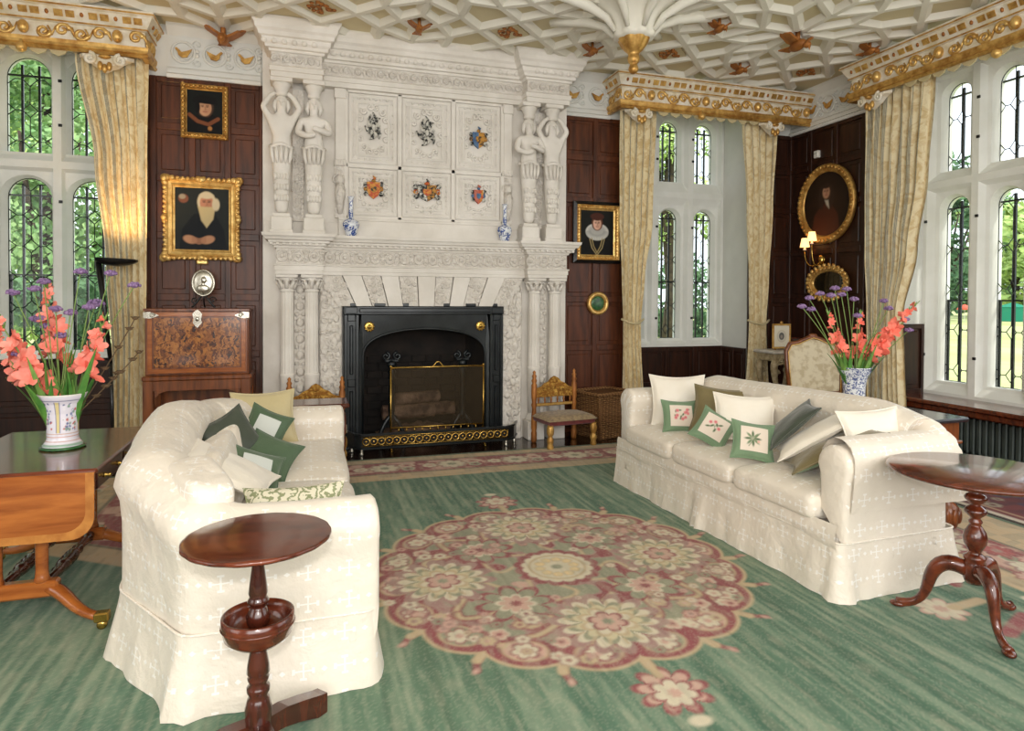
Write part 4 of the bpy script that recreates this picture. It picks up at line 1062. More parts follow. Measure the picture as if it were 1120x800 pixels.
# ------------------------------------------------------------------ fire screen and fender
ts = thing('fire_screen', 'brass framed mesh fire screen with handle standing before the hearth', 'fire screen', (1.26, 6.47, 0))
xa, xb_, za, zb = -.47, .47, .165, .815
m = MB(); 
for p, q in (((xa, 0, .0), (xa, 0, zb)), ((xb_, 0, .0), (xb_, 0, zb)), ((xa, 0, zb), (xb_, 0, zb)), ((xa, 0, za), (xb_, 0, za)), ((xa, 0, za + .055), (xb_, 0, za + .055))): m.tube([p, q], .009, 8)
for k in range(1, 12): m.tube([(xa + k * .94 / 12, 0, za), (xa + k * .94 / 12, 0, za + .055)], .007, 6)
for x in (xa, xb_): m.ball((x, 0, zb + .012), .014, 8, 6)
m.build('frame', M['brass'], ts)
m = MB(); m.box((xa, -.002, za + .055), (xb_, .002, zb)); m.build('mesh_panel', M['wire_mesh'], ts)
m = MB(); m.tube(bez((-.06, 0, zb + .005), (-.03, 0, zb + .01), (-.03, 0, zb + .05), (0, 0, zb + .05), 8) + bez((0, 0, zb + .05), (.03, 0, zb + .05), (.03, 0, zb + .01), (.06, 0, zb + .005), 8)[1:], .007, 6); m.build('handle', M['brass'], ts)
for x in (xa, xb_): 
    m = MB(); m.tube([(x, -.10, .008), (x, -.04, .03), (x, 0, .04), (x, .04, .03), (x, .10, .008)], .008, 6); m.build('foot', M['brass'], ts)
fd = thing('fender', 'low black and gilt pierced brass fender in front of the fireplace', 'fender', (1.24, 6.34, 0))
pth = [(-.86, .24, 0), (-.80, .06, 0), (-.74, 0, 0), (.70, .02, 0), (.80, .09, 0), (.88, .26, 0)]
m = MB(); m.sweep([(0, .055), (.02, .055), (.02, .07), (.008, .075), (.008, .185), (.02, .19), (.02, .205), (0, .205), (-.008, .19), (-.008, .06)], pth); m.build('plate', M['iron'], fd)
m = MB()
for i in range(20):
    x = -.70 + i * .0725; z = .13; y = .0 + .014 * i / 20 - .014
    m.tube([(x + .034 * cos(a * pi / 6), y, z + .034 * sin(a * pi / 6)) for a in range(12)], .007, 5, closed=True); m.ball((x, y, z), (.013, .008, .013), 7, 5)
    m.tube([(x + .036, y, z - .04), (x + .036, y, z + .04)], .006, 5); 
m.tube([(-.74, -.012, .085), (.70, .006, .085)], .005, 5); m.tube([(-.74, -.012, .175), (.70, .006, .175)], .005, 5)
m.build('pierced_gilt_band', M['brass'], fd)
for x, y in ((-.74, -.005), (.70, .01), (-.82, .15), (.84, .18)):
    m = MB(); m.lathe([(.0, 0), (.018, .0), (.022, .014), (.012, .03), (.016, .045), (.012, .06)], 10, (x, y, 0)); m.build('foot', M['silver'], fd)
# ------------------------------------------------------------------ blue and white bottle vases on the mantel
def bottle(x, label, oct_):
    t = thing('bottle_vase', label, 'vase', (x, 6.56, 2.10), 0, 'blue and white vases on the mantel')
    m = MB(); seg = 8 if oct_ else 24
    m.lathe([(.045, 0), (.05, .01), (.06, .05), (.078, .10), (.08, .12), (.07, .145), (.04, .165), (.026, .175)], seg, smooth=not oct_); m.build('body', M['blue_white'], t)
    m = MB(); m.lathe([(.026, .175), (.022, .20), (.020, .33), (.024, .37), (.034, .385), (.03, .387), (.016, .37), (.014, .2)], seg, smooth=not oct_, cap=False); m.build('neck', M['blue_white'], t)
bottle(.413, 'blue and white long necked vase on the left of the stone mantel', False)
bottle(1.978, 'blue and white faceted long necked vase on the right of the stone mantel', True)
# ------------------------------------------------------------------ pictures
def frame_sweep(mb, x0, x1, z0, z1, prof, y=0.0):
    mb.sweep([(-o, h) for o, h in prof], [(x0, y, z0), (x1, y, z0), (x1, y, z1), (x0, y, z1)], (0, -1, 0), closed=True)
SK = C3(196, 150, 116); SKD = C3(150, 104, 78)
def head(p, x, y, r, hair=None, beard=None, hat=None, face=SK):
    if hair: p.ell(x, y + r * .1, r * 1.0, r * 1.25, hair)
    p.ell(x, y - r * .02, r * .72, r * .98, face); p.ell(x + r * .3, y - r * .1, r * .42, r * .8, SKD, a=.35, soft=3)
    if hair: p.ell(x, y + r * .85, r * .75, r * .35, hair)
    for s in (-1, 1): p.ell(x + s * r * .26, y + r * .12, r * .11, r * .06, C3(50, 36, 30)); p.line([(x + s * r * .42, y + r * .26), (x + s * r * .14, y + r * .28)], r * .035, C3(90, 60, 44))
    p.line([(x + r * .03, y + r * .1), (x + r * .1, y - r * .22), (x - r * .02, y - r * .24)], r * .035, SKD); p.line([(x - r * .18, y - r * .48), (x + r * .2, y - r * .48)], r * .05, C3(150, 76, 66))
def portrait_hat(w, h):
    p = Paint(-w / 2, w / 2, 0, h, 70, 90, C3(14, 18, 16)); B = C3(8, 7, 7)
    p.poly([(-w * .48, 0), (-w * .46, h * .34), (-w * .2, h * .46), (w * .2, h * .46), (w * .46, h * .34), (w * .48, 0)], B)
    p.line([(-w * .42, h * .42), (-w * .2, h * .28), (w * .1, h * .22), (w * .36, h * .36)], w * .055, C3(120, 70, 44)); p.ell(w * .14, h * .13, w * .06, h * .05, C3(180, 120, 64))
    head(p, 0, h * .60, w * .25, C3(60, 44, 34)); p.poly([(-w * .34, h * .70), (w * .34, h * .68), (w * .30, h * .84), (-w * .05, h * .90), (-w * .32, h * .82)], B); p.ell(-w * .2, h * .60, w * .07, h * .16, B); return p
def portrait_beard(w, h):
    p = Paint(-w / 2, w / 2, 0, h, 80, 96, C3(34, 38, 36))
    p.ell(-w * .34, h * .82, w * .09, h * .07, C3(120, 74, 56)); p.ell(-w * .36, h * .85, w * .06, h * .04, C3(150, 140, 120))
    p.poly([(-w * .42, 0), (-w * .36, h * .34), (-w * .15, h * .58), (w * .22, h * .6), (w * .4, h * .34), (w * .46, 0)], C3(18, 22, 26))
    head(p, w * .08, h * .76, w * .17, C3(206, 192, 160), face=C3(190, 132, 104)); p.poly([(-w * .08, h * .70), (w * .24, h * .70), (w * .2, h * .5), (w * .08, h * .36), (-w * .02, h * .48)], C3(196, 176, 130)); p.ell(w * .25, h * .74, w * .07, h * .1, C3(206, 192, 160))
    for x, s in ((-w * .22, 1), (w * .1, -1)):
        p.ell(x, h * .17, w * .13, h * .065, C3(188, 138, 104), rot=-.3 * s)
        for k in range(4): p.line([(x + s * w * .04, h * (.21 - .025 * k)), (x + s * w * .15, h * (.18 - .025 * k))], w * .012, C3(170, 118, 88))
    return p
def portrait_ruff(w, h):
    p = Paint(-w / 2, w / 2, 0, h, 80, 96, C3(22, 23, 19))
    p.poly([(-w * .46, 0), (-w * .42, h * .3), (-w * .2, h * .46), (w * .2, h * .46), (w * .42, h * .3), (w * .46, 0)], C3(14, 13, 12))
    p.ell(0, h * .52, w * .34, h * .19, C3(206, 204, 196)); p.ell(0, h * .54, w * .27, h * .13, C3(176, 174, 168), soft=2)
    for k in range(22): a = pi + pi * k / 21; p.line([(w * .2 * cos(a), h * .54 + h * .09 * sin(a)), (w * .33 * cos(a), h * .52 + h * .18 * sin(a))], w * .006, C3(150, 150, 146))
    head(p, 0, h * .70, w * .165, C3(92, 52, 36), face=C3(226, 180, 156)); p.ell(0, h * .86, w * .2, h * .08, C3(74, 38, 28))
    for s in (-1, 1): p.line([(s * w * .16, h * .38), (s * w * .1, h * .2), (0, h * .06)], w * .012, C3(170, 150, 100)); p.line([(s * w * .22, h * .36), (s * w * .15, h * .16), (0, h * .0)], w * .009, C3(190, 170, 120))
    return p
def portrait_oval(a, b):
    p = Paint(-a, a, -b, b, 80, 84, C3(34, 24, 18)); p.ell(0, 0, a * .8, b * .85, C3(52, 36, 24), soft=14)
    p.poly([(-a * .62, -b), (-a * .5, -b * .3), (-a * .15, b * .02), (a * .2, b * .0), (a * .5, -b * .35), (a * .6, -b)], C3(78, 44, 30))
    for s in (-1, 1): p.ell(s * a * .2, b * .2, a * .13, b * .34, C3(58, 42, 32))
    head(p, 0, b * .36, a * .21, C3(56, 40, 30), face=C3(196, 148, 116)); p.poly([(-a * .06, b * .12), (a * .1, b * .1), (a * .14, -b * .16), (a * .02, -b * .04)], C3(190, 180, 160)); return p
def picture(name, label, x0, x1, z0, z1, bw, fmat, paintf, style, yw=W - .032):
    cx, cz = (x0 + x1) / 2, z0; t = thing(name, label, 'painting', (cx, yw, cz)); w, h = (x1 - x0) / 2, z1 - z0
    m = MB()
    frame_sweep(m, -w, w, 0, h, [(0, .0), (0, .03), (bw * .12, .045), (bw * .3, .05), (bw * .45, .036), (bw * .6, .03), (bw * .75, .034), (bw * .85, .022), (bw, .016), (bw, 0)])
    per = 2 * (2 * w + h); 
    def at(s):
        s %= per
        if s < 2 * w: return (-w + s, 0, 0, 1)
        s -= 2 * w
        if s < h: return (w, s, -1, 0)
        s -= h
        if s < 2 * w: return (w - s, h, 0, -1)
        return (-w, h - (s - 2 * w), 1, 0)
    if style == 'rococo':
        n = 64
        for k in range(n):
            x, z, ix, iz = at(per * k / n); d = min(abs(abs(x) - w) + min(abs(z), abs(h - z)), 9); s = 1 + 1.1 * max(0, 1 - d / .12) + .5 * (min(abs(x), 9) < .05) + .4 * (abs(z - h / 2) < .05)
            m.ball((x + ix * .012, -.042, z + iz * .012), (.019 * s, .018, .019 * s), 7, 5)
            m.tube(spiral((x + ix * .014, -.052, z + iz * .014), .016 * s, 1.0, k, (1, 0, 0), (0, 0, 1), 7, .3), .006, 4)
        for x, z in ((-w, 0), (w, 0), (w, h), (-w, h), (0, h), (0, 0), (-w, h / 2), (w, h / 2)):
            m.ball((x * .97, -.05, z + (.02 if z == 0 else -.02 if z == h else 0)), (.03, .02, .03), 9, 6)
        m.box((-.05, -.04, -.045), (.05, -.01, 0), 0, .01)
    elif style == 'leaf':
        n = 46
        for k in range(n): x, z, ix, iz = at(per * (k + .5) / n); m.ball((x + ix * bw * .4, -.046, z + iz * bw * .4), (.016, .010, .016), 6, 4)
    elif style == 'egg':
        n = 72
        for k in range(n): x, z, ix, iz = at(per * (k + .5) / n); m.ball((x + ix * bw * .62, -.036, z + iz * bw * .62), (.011, .012, .011), 6, 4)
    if style == 'egg':
        o = m.build('frame', M['gilt_bright'], t); m2 = MB(); frame_sweep(m2, -w - .012, w + .012, -.012, h + .012, [(0, 0), (0, .04), (bw * .42, .058), (bw * .46, .045), (bw * .46, 0)]); m2.build('outer_frame', M['black'], t, 'black outer moulding of the frame')
    else: m.build('frame', fmat, t)
    p = paintf(2 * (w - bw) + .01, h - 2 * bw + .01); o = p.mesh('canvas', M['painting'], t, (0, -.012, bw - .005)); o['label'] = 'painted canvas'
    return t
picture('portrait_painting', 'small gilt framed portrait of a man in a broad black hat, high beside the overmantel', -1.122, -.712, 3.0, 3.505, .052, M['gilt'], portrait_hat, 'leaf')
picture('portrait_painting', 'portrait of an old man with long pale beard in an ornate gilt frame', -1.27, -.615, 1.855, 2.625, .095, M['gilt_bright'], portrait_beard, 'rococo')
picture('portrait_painting', 'portrait of a woman in a white ruff, black and gilt frame, right of the chimneypiece', 2.86, 3.435, 1.92, 2.59, .085, M['gilt'], portrait_ruff, 'egg')
rd = thing('round_picture', 'small round gilt frame with green glass on the panelling beside the middle window', 'picture', (3.165, W - .03, 1.453))
m = MB(); m.lathe([(.132, 0), (.132, .02), (.122, .036), (.10, .038), (.088, .024), (.08, .01), (.08, 0)], 36, axis='Y', cap=False); m.build('frame', M['gilt_bright'], rd)
m = MB(); m.ball((0, -.006, 0), (.084, .012, .084), 28, 8); m.build('green_glass', M['dark_green'], rd)
# oval relief on a scrolled stand on the cabinet
md = thing('oval_relief', 'small oval silvered relief on a scrolled wire stand on top of the marquetry cabinet', 'ornament', (-.915, 6.66, 1.397))
m = MB(); m.ball((0, 0, .235), (.085, .014, .11), 24, 10); m.tube([(.092 * cos(a * pi / 12), -.004, .235 + .118 * sin(a * pi / 12)) for a in range(24)], .012, 6, closed=True); m.build('medallion', M['silver'], md)
m = MB(); m.ball((.005, -.010, .262), (.026, .014, .034), 12, 8); m.ball((.0, -.008, .185), (.055, .012, .042), 14, 8); m.ball((.028, -.012, .255), (.010, .008, .010), 7, 5); m.ball((.0, -.010, .222), (.018, .012, .03), 9, 6); m.build('relief_figure', M['silver'], md)
m = MB()
for s in (-1, 1):
    m.tube(bez((0, 0, .13), (s * .04, 0, .10), (s * .05, 0, .05), (s * .10, 0, .008), 8), .008, 6); m.tube(spiral((s * .075, 0, .075), .035, 1.2, 0, (1, 0, 0), (0, 0, 1), 12, .2, s), .006, 5)
m.tube([(0, 0, .12), (0, .05, .05), (0, .08, .008)], .007, 6); m.build('stand', M['black'], md)
# right wall: oval portrait, oval mirror, sconce, thermostat
def oval(name, label, cat, y, z, a, b, bw, fmat, style):
    t = thing(name, label, cat, (XR - .03, y, z)); m = MB()
    prof = [(0, 0), (0, .03), (.2, .05), (.45, .045), (.6, .03), (.8, .034), (1, .015), (1, 0)]; n = 64; k = len(prof); vs = []; fs = []
    for i in range(n):
        th = 2 * pi * i / n
        for o, h in prof: vs.append((-h, -(a - o * bw) * cos(th), (b - o * bw) * sin(th)))
    for i in range(n):
        for j in range(k): fs.append((i * k + j, i * k + (j + 1) % k, ((i + 1) % n) * k + (j + 1) % k, ((i + 1) % n) * k + j))
    m.add(vs, fs, 0, True)
    nb = 44 if style == 'leaf' else 26
    for i in range(nb):
        th = 2 * pi * i / nb
        if style == 'leaf': m.ball((-.052, -(a - bw * .35) * cos(th), (b - bw * .35) * sin(th)), (.012, .022, .022), 7, 5)
        else:
            m.ball((-.045, -(a + .005) * cos(th), (b + .005) * sin(th)), (.02, .026, .026), 7, 5); m.tube(spiral((-.05, -(a - .03) * cos(th), (b - .03) * sin(th)), .022, 1.1, th, (0, 1, 0), (0, 0, 1), 8, .3), .008, 5)
    m.build('frame', fmat, t); return t
t = oval('oval_portrait', 'large oval portrait in a broad gilt frame on the dark right-hand wall', 'painting', 6.215, 2.63, .44, .465, .095, M['gilt'], 'leaf')
p = portrait_oval(.36, .385); o = p.mesh('canvas', M['painting'], t, (-.014, 0, 0), (0, -1, 0), (0, 0, 1)); 
# trim the canvas to the oval by bending its corners behind the frame
me = o.data
for v in me.vertices:
    e = sqrt((v.co.y / .352) ** 2 + (v.co.z / .378) ** 2)
    if e > 1: v.co.y /= e; v.co.z /= e
t = oval('oval_mirror', 'oval mirror in a lobed gilt frame under the wall sconce', 'mirror', 6.16, 1.705, .30, .20, .07, M['gilt_bright'], 'lobes')
m = MB(); m.ball((-.012, 0, 0), (.008, .245, .145), 32, 8); m.build('mirror_glass', M['glass_dark'], t)
sc = thing('wall_sconce', 'brass two-armed wall sconce with small glowing cream shades', 'wall lamp', (XR - .03, 6.26, 1.98))
m = MB(); m.lathe([(0, .0), (.045, 0), (.05, .01), (.03, .02), (0, .03)], 16, axis='X', c=(-.03, 0, 0)); m.ball((-.03, 0, 0), (.03, .04, .06), 12, 8); m.build('backplate', M['brass'], sc)
for yy, zz, xx in ((.19, .14, -.10), (.02, .20, -.15)):
    m = MB(); m.tube(bez((-.02, 0, 0), (xx * .6, yy * .3, -.10), (xx, yy, -.12), (xx, yy, zz - .02), 10), .008, 8); m.build('arm', M['brass'], sc)
    m = MB(); m.lathe([(.0, 0), (.024, .004), (.014, .015), (.011, .02), (.011, .055)], 12, (xx, yy, zz - .02)); m.build('candle', M['white_paint'], sc)
    m = MB(); m.lathe([(.055, .02), (.036, .125)], 20, (xx, yy, zz), cap=False); m.lathe([(.053, .02), (.034, .125)], 20, (xx, yy, zz), cap=False); m.build('lamp_shade', M['cream_lamp'], sc, fixn=False)
th = thing('thermostat', 'tiny white thermostat box high on the dark panelling above the oval portrait', 'thermostat', (XR - .03, 6.38, 3.20))
m = MB(); m.box((-.022, -.035, 0), (.028, .035, .085), 0, .005); m.build('case', M['white_paint'], th)
m = MB(); m.box((-.026, -.02, .035), (-.02, .02, .065), 0, .002); m.build('display', M['pale_linen'], th)

# ------------------------------------------------------------------ cabinet on stand
cb = thing('cabinet_on_stand', 'marquetry fall-front cabinet with silver mounts on an open walnut stand', 'cabinet', (-.93, 6.42, 0))
m = MB(); m.box((-.425, .012, .80), (.425, .39, 1.395), 0, .006); m.box((-.435, -.004, 1.375), (.435, .39, 1.397), 0, .004); m.build('body', M['walnut'], cb)
m = MB(); m.box((-.415, -.008, .815), (.415, .014, 1.372), 0, .004); ff = m.build('fall_front', M['walnut'], cb)
m = MB(); m.box((-.35, -.012, .875), (.35, .0, 1.315)); m.build('marquetry_panel', M['marquetry'], ff)
m = MB()
for a, b in (((-.40, .825), (.40, .862)), ((-.40, 1.328), (.40, 1.362)), ((-.40, .862), (-.363, 1.328)), ((.363, .862), (.40, 1.328))): m.box((a[0], -.011, a[1]), (b[0], 0, b[1]), 0, .002)
m.build('crossbanding', M['satinwood'], ff)
m = MB()
m.prism([(-.04, .05), (-.02, .075), (0, .09), (.02, .075), (.04, .05), (.03, 0), (.038, -.03), (0, -.075), (-.038, -.03), (-.03, 0)], .008, (0, -.01, 1.30), (1, 0, 0), (0, 0, 1)); m.ball((0, -.02, 1.305), (.016, .008, .022), 10, 6); m.build('lock_plate', M['silver'], ff)
for s in (-1, 1):
    m = MB(); m.prism([(s * q[0], q[1]) for q in ((.43, .03), (.43, -.02), (.38, -.025), (.31, -.002), (.31, .006), (.38, .035))], .008, (0, -.01, 1.335), (1, 0, 0), (0, 0, 1)); m.tube(spiral((s * .36, -.02, 1.34), .022, 1.2, 0, (1, 0, 0), (0, 0, 1), 10, .3), .006, 5); m.build('corner_mount', M['silver'], ff)
m = MB(); m.box((-.45, -.01, .755), (.45, .40, .80), 0, .01); m.box((-.44, .0, .665), (.44, .02, .756), 0, .003); m.box((-.44, .02, .665), (-.42, .39, .756)); m.box((.42, .02, .665), (.44, .39, .756))
for s in (-1, 1): m.prism([(s * q[0], q[1]) for q in ((.35, .67), (.24, .67), (.31, .645), (.345, .60))], .018, (0, .02, 0), (1, 0, 0), (0, 0, 1))
m.build('stand_frame', M['walnut'], cb)
for x in (-.40, .40):
    for y in (.035, .355):
        m = MB(); m.box((x - .042, y - .04, 0), (x + .042, y + .04, .76), 0, .006); m.box((x - .05, y - .048, 0), (x + .05, y + .048, .06), 0, .008); m.build('leg', M['walnut'], cb)
m = MB(); m.box((-.38, .36, .25), (.38, .385, .66)); m.box((-.38, .02, .10), (.38, .37, .13), 0, .006); m.build('lower_shelf', M['walnut'], cb)

# ------------------------------------------------------------------ low gilt chairs
def low_chair(label, loc, rz):
    t = thing('low_gilt_chair', label, 'chair', loc, rz, 'low gilt chairs by the hearth'); w, d = .25, .19
    def post(x, y, h, nm, fin=False):
        m = MB()
        if not fin: m.lathe([(.022, 0), (.03, .01), (.034, .03), (.026, .055), (.033, .075), (.035, .10), (.026, .12), (.022, .135), (.034, .155), (.038, .19), (.034, .225), (.028, .245)], 14, (x, y, 0))
        else: m.lathe([(.024, 0), (.03, .02), (.03, .10), (.024, .12), (.03, .15), (.03, .25), (.026, .30), (.022, .36), (.03, .39), (.022, .42), (.03, .47), (.03, .60), (.02, .62), (.03, .645), (.018, .67), (.026, .695), (.012, .715), (.018, .735), (.0, .755)], 14, (x, y, 0))
        m.build(nm, M['gilt_dull'] if fin else M['gilt'], t)
    for s in (-1, 1): post(s * w, -d, .25, 'leg'); post(s * (w - .01), d, .75, 'back_post', True)
    m = MB(); m.box((-w - .01, -d - .02, .235), (w + .01, d, .285), 0, .008); m.build('seat_rail', M['red_velvet'], t)
    m = MB()
    m.grid(lambda u, v: ((u - .5) * 2 * (w + .035), -d - .05 + v * (2 * d + .03), .285 + .055 * (max(0, (1 - abs(2 * u - 1) ** 4) * (1 - abs(2 * v - 1) ** 4))) ** .5), 18, 14); m.grid(lambda u, v: ((u - .5) * 2 * (w + .035), -d - .05 + v * (2 * d + .03), .285), 4, 4, flip=True)
    m.build('cushion', M['tapestry'], t)
    m = MB(); top = [(-.22, .47), (-.22, .56), (-.16, .575), (-.12, .61), (-.07, .63), (-.04, .665), (0, .685), (.04, .665), (.07, .63), (.12, .61), (.16, .575), (.22, .56), (.22, .47)]
    m.prism(top, .03, (0, d + .015, 0), (1, 0, 0), (0, 0, 1))
    r2 = random.Random(4)
    for k in range(9):
        x = -.18 + .045 * k; m.tube(spiral((x, d - .018, .535 + .03 * (1 - abs(x) / .2)), .025, 1.2, k, (1, 0, 0), (0, 0, 1), 10, .2, 1 if k % 2 else -1), .008, 5); m.ball((x, d - .018, .49), (.014, .01, .014), 7, 5)
    m.ball((0, d - .018, .64), (.03, .014, .03), 10, 6); m.build('carved_crest', M['gilt_carved'], t)
    for k in range(6): 
        x = -.19 + .076 * k; m = MB(); m.lathe([(.010, .40), (.008, .42), (.012, .44), (.008, .455), (.010, .475)], 8, (x, d, 0)); m.build('spindle', M['gilt_dull'], t)
    m = MB(); m.box((-.235, d - .014, .375), (.235, d + .014, .405), 0, .006); m.build('lower_rail', M['gilt'], t)
low_chair('low carved gilt chair with tapestry seat standing right of the fireplace', (2.53, 6.27, 0), .13)
low_chair('low gilt chair left of the fireplace, only its carved crest showing above the side table', (.075, 6.27, 0), -.05)
# wicker basket
bk = thing('wicker_basket', 'square wicker log basket against the panelling behind the right-hand sofa', 'basket', (3.13, 6.56, 0), radians(18))
m = MB()
for a in range(22):
    z = .02 + a * .021; r = .235 + .012 * (a / 22)
    pts = []
    for k in range(48):
        t_ = 2 * pi * k / 48; c, s = cos(t_), sin(t_); q = max(abs(c), abs(s)); off = .006 * (1 if (k + a) % 2 else -1)
        pts.append(((r + off) * c / q * .98, (r + off) * .8 * s / q, z))
    m.tube(pts, .0115, 5, closed=True)
m.box((-.225, -.18, .0), (.225, .18, .03)); m.build('woven_sides', M['wicker'], bk)
m = MB(); m.tube([(.26 * cos(a) / max(abs(cos(a)), abs(sin(a))), .21 * sin(a) / max(abs(cos(a)), abs(sin(a))), .485) for a in [2 * pi * k / 40 for k in range(40)]], .017, 7, closed=True)
for sx in (-1, 1):
    for sy in (-1, 1): m.tube([(sx * .235, sy * .19, 0), (sx * .25, sy * .20, .485)], .013, 6)
m.build('rim', M['wicker'], bk)
m = MB(); m.box((-.235, -.185, .455), (.235, .185, .472), 0, .004); m.build('lid', M['wicker'], bk)
# side table behind the far arm of the left sofa
sd = thing('side_table', 'small dark side table with red-brown edge between the left sofa and the fireplace', 'table', (.035, 5.47, 0))
m = MB(); m.box((-.29, -.17, .63), (.29, .17, .665), 0, .010); m.box((-.25, -.14, .56), (.25, .14, .631), 0, .004); m.build('top', M['mahogany'], sd)
for x in (-.24, .24):
    for y in (-.11, .11):
        m = MB(); m.lathe([(.016, 0), (.02, .02), (.015, .06), (.022, .20), (.018, .30), (.026, .36), (.02, .40), (.026, .42), (.026, .565)], 12, (x, y, 0)); m.build('leg', M['mahogany'], sd)
# ------------------------------------------------------------------ sofas
def resample(path, step=.03, sm=8):
    """dense polyline with rounded corners: list of (x, y, t) with t = arc fraction of the ORIGINAL vertices (vertex index space)"""
    out = []; P_ = [Vector(p) for p in path]; n = len(P_)
    for i in range(n - 1):
        a, b = P_[i], P_[i + 1]; L = (b - a).length; k = max(2, int(L / step))
        for j in range(k): out.append((a.lerp(b, j / k), i + j / k))
    out.append((P_[-1], n - 1.0))
    pts = [o[0] for o in out]
    for _ in range(sm):
        pts = [pts[0]] + [pts[i] * .5 + (pts[i - 1] + pts[i + 1]) * .25 for i in range(1, len(pts) - 1)] + [pts[-1]]
    return [(p, o[1]) for p, o in zip(pts, out)]
def interp(vals, t):
    i = min(int(t), len(vals) - 2); f = t - i; f = f * f * (3 - 2 * f); return vals[i] * (1 - f) + vals[i + 1] * f
def sofa_shell(t, path, hts, thick, names, cuts, zin=.36, zb=.17, wr=.008, seed=0, mat='damask', roll=.02, sm=8):
    S = resample(path, .03, sm); n = len(S); sec_all = []; arc_s = 0.0
    for i, (p, tt) in enumerate(S):
        d = (S[min(i + 1, n - 1)][0] - S[max(i - 1, 0)][0]).normalized(); nin = Vector((-d.y, d.x))
        if i: arc_s += (p - S[i - 1][0]).length
        h = interp(hts, tt); th = interp(thick, tt); r = th / 2 + roll
        prof = [(.0, zb), (-.004, zb + .1), (0, h - r - .16), (-.006, h - r - .06)]
        prof += [(th / 2 - r * cos(a), h - r + r * sin(a)) for a in [pi * k / 10 for k in range(11)]]
        prof += [(th - .0, h - r - .06), (th, h - r - .14), (th + .0, zin)]
        sec = []; L = 0
        for k, (o, z) in enumerate(prof):
            if k: L += sqrt((o - prof[k - 1][0]) ** 2 + (z - prof[k - 1][1]) ** 2)
            w = wr * (fbm(arc_s * 4 + seed, z * 5, o * 6) + .6 * fbm(arc_s * 11 + seed, z * 3, o * 3 + 5))
            q = p + nin * (o + w); sec.append((Vector((q.x, q.y, z + w * .6)), (arc_s, L)))
        sec_all.append((sec, tt, d))
    K = len(sec_all[0][0])
    for ci in range(len(cuts) - 1):
        a, b = cuts[ci], cuts[ci + 1]; idx = [i for i in range(n) if a - 1e-6 <= sec_all[i][1] <= b + 1e-6]
        if ci < len(cuts) - 2 and idx[-1] + 1 < n: idx.append(idx[-1] + 1)
        m = MB(); vs = []; uv = []; fs = []
        rows = [sec_all[i][0] for i in idx]
        def capped(sec, d, sg):
            c = sum((q[0] for q in sec), Vector()) / K; rows2 = []
            for s_, push in ((.90, .014), (.72, .022)):
                rows2.append([(c + (q[0] - c) * s_ + Vector((d.x, d.y, 0)) * push * sg if True else 0, (q[1][0] + push, q[1][1])) for q in sec])
            return rows2
        if ci == 0: rows = capped(rows[0], sec_all[idx[0]][2], -1)[::-1] + rows
        if ci == len(cuts) - 2: rows = rows + capped(rows[-1], sec_all[idx[-1]][2], 1)
        for r_ in rows:
            for q, u in r_: vs.append(q); uv.append(u)
        for i in range(len(rows) - 1):
            for k in range(K - 1): fs.append((i * K + k, (i + 1) * K + k, (i + 1) * K + k + 1, i * K + k + 1))
        if ci == 0: fs.append(tuple(range(K)))
        if ci == len(cuts) - 2: fs.append(tuple((len(rows) - 1) * K + k for k in range(K))[::-1])
        m.add(vs, fs, 0, True, uv); m.build(names[ci], M[mat], t, fixn=False)
def sofa_skirt(t, path, ztop, flare, seed, pleats, name='skirt', zb=.012):
    S = resample(path, .025, 3); n = len(S); m = MB(); vs = []; uv = []; fs = []; s = 0; K = 9
    for i, (p, tt) in enumerate(S):
        d = (S[min(i + 1, n - 1)][0] - S[max(i - 1, 0)][0]).normalized(); nin = Vector((-d.y, d.x))
        if i: s += (p - S[i - 1][0]).length
        for k in range(K):
            f = k / (K - 1); z = ztop + (zb - ztop) * f
            o = flare * f ** 1.3 + .010 * f * (fbm(s * 5 + seed, 0, 3) * 2 + fbm(s * 14 + seed, f, 1)) + .004 * (1 - f) ** 6
            for ps in pleats:
                o += .05 * f * math.exp(-((s - ps) / .05) ** 2) - .03 * f * math.exp(-((s - ps) / .015) ** 2)
            q = p - nin * o; vs.append((q.x, q.y, z)); uv.append((s, f * (ztop - zb)))
    for i in range(n - 1):
        for k in range(K - 1): fs.append((i * K + k, i * K + k + 1, (i + 1) * K + k + 1, (i + 1) * K + k))
    m.add(vs, fs, 0, True, uv)
    b = len(S) * K
    m.add([(v[0] * 1.0, v[1], v[2]) for v in vs], [f[::-1] for f in fs], 0, True, uv)
    m.tube([(p.x - (-(S[min(i + 1, n - 1)][0] - S[max(i - 1, 0)][0]).normalized().y) * .004, p.y - (S[min(i + 1, n - 1)][0] - S[max(i - 1, 0)][0]).normalized().x * .004, ztop) for i, (p, tt) in enumerate(S)], .006, 6)
    return m.build(name, M['damask'], t, fixn=False)
def puff(m, x0, x1, y0, y1, z0, z1, crown=.03, e=.28, nu=56, nv=18, seed=0, wr=.005):
    cx, cy, cz = (x0 + x1) / 2, (y0 + y1) / 2, (z0 + z1) / 2; hx, hy, hz = (x1 - x0) / 2, (y1 - y0) / 2, (z1 - z0) / 2
    sp = lambda c, q: (abs(c) ** q) * (1 if c > 0 else -1)
    def fn(u, w):
        a = 2 * pi * u; b = -pi / 2 + pi * w; cb = sp(cos(b), .35); x = hx * sp(cos(a), e) * cb; y = hy * sp(sin(a), e) * cb; z = hz * sp(sin(b), .42)
        z += (crown if z > 0 else 0) * (1 - (x / hx) ** 2) * (1 - (y / hy) ** 2) + wr * fbm(x * 7 + seed, y * 7, z * 9) * 1.6
        return (cx + x, cy + y, cz + z)
    m.grid(fn, nu, nv, cu=True)
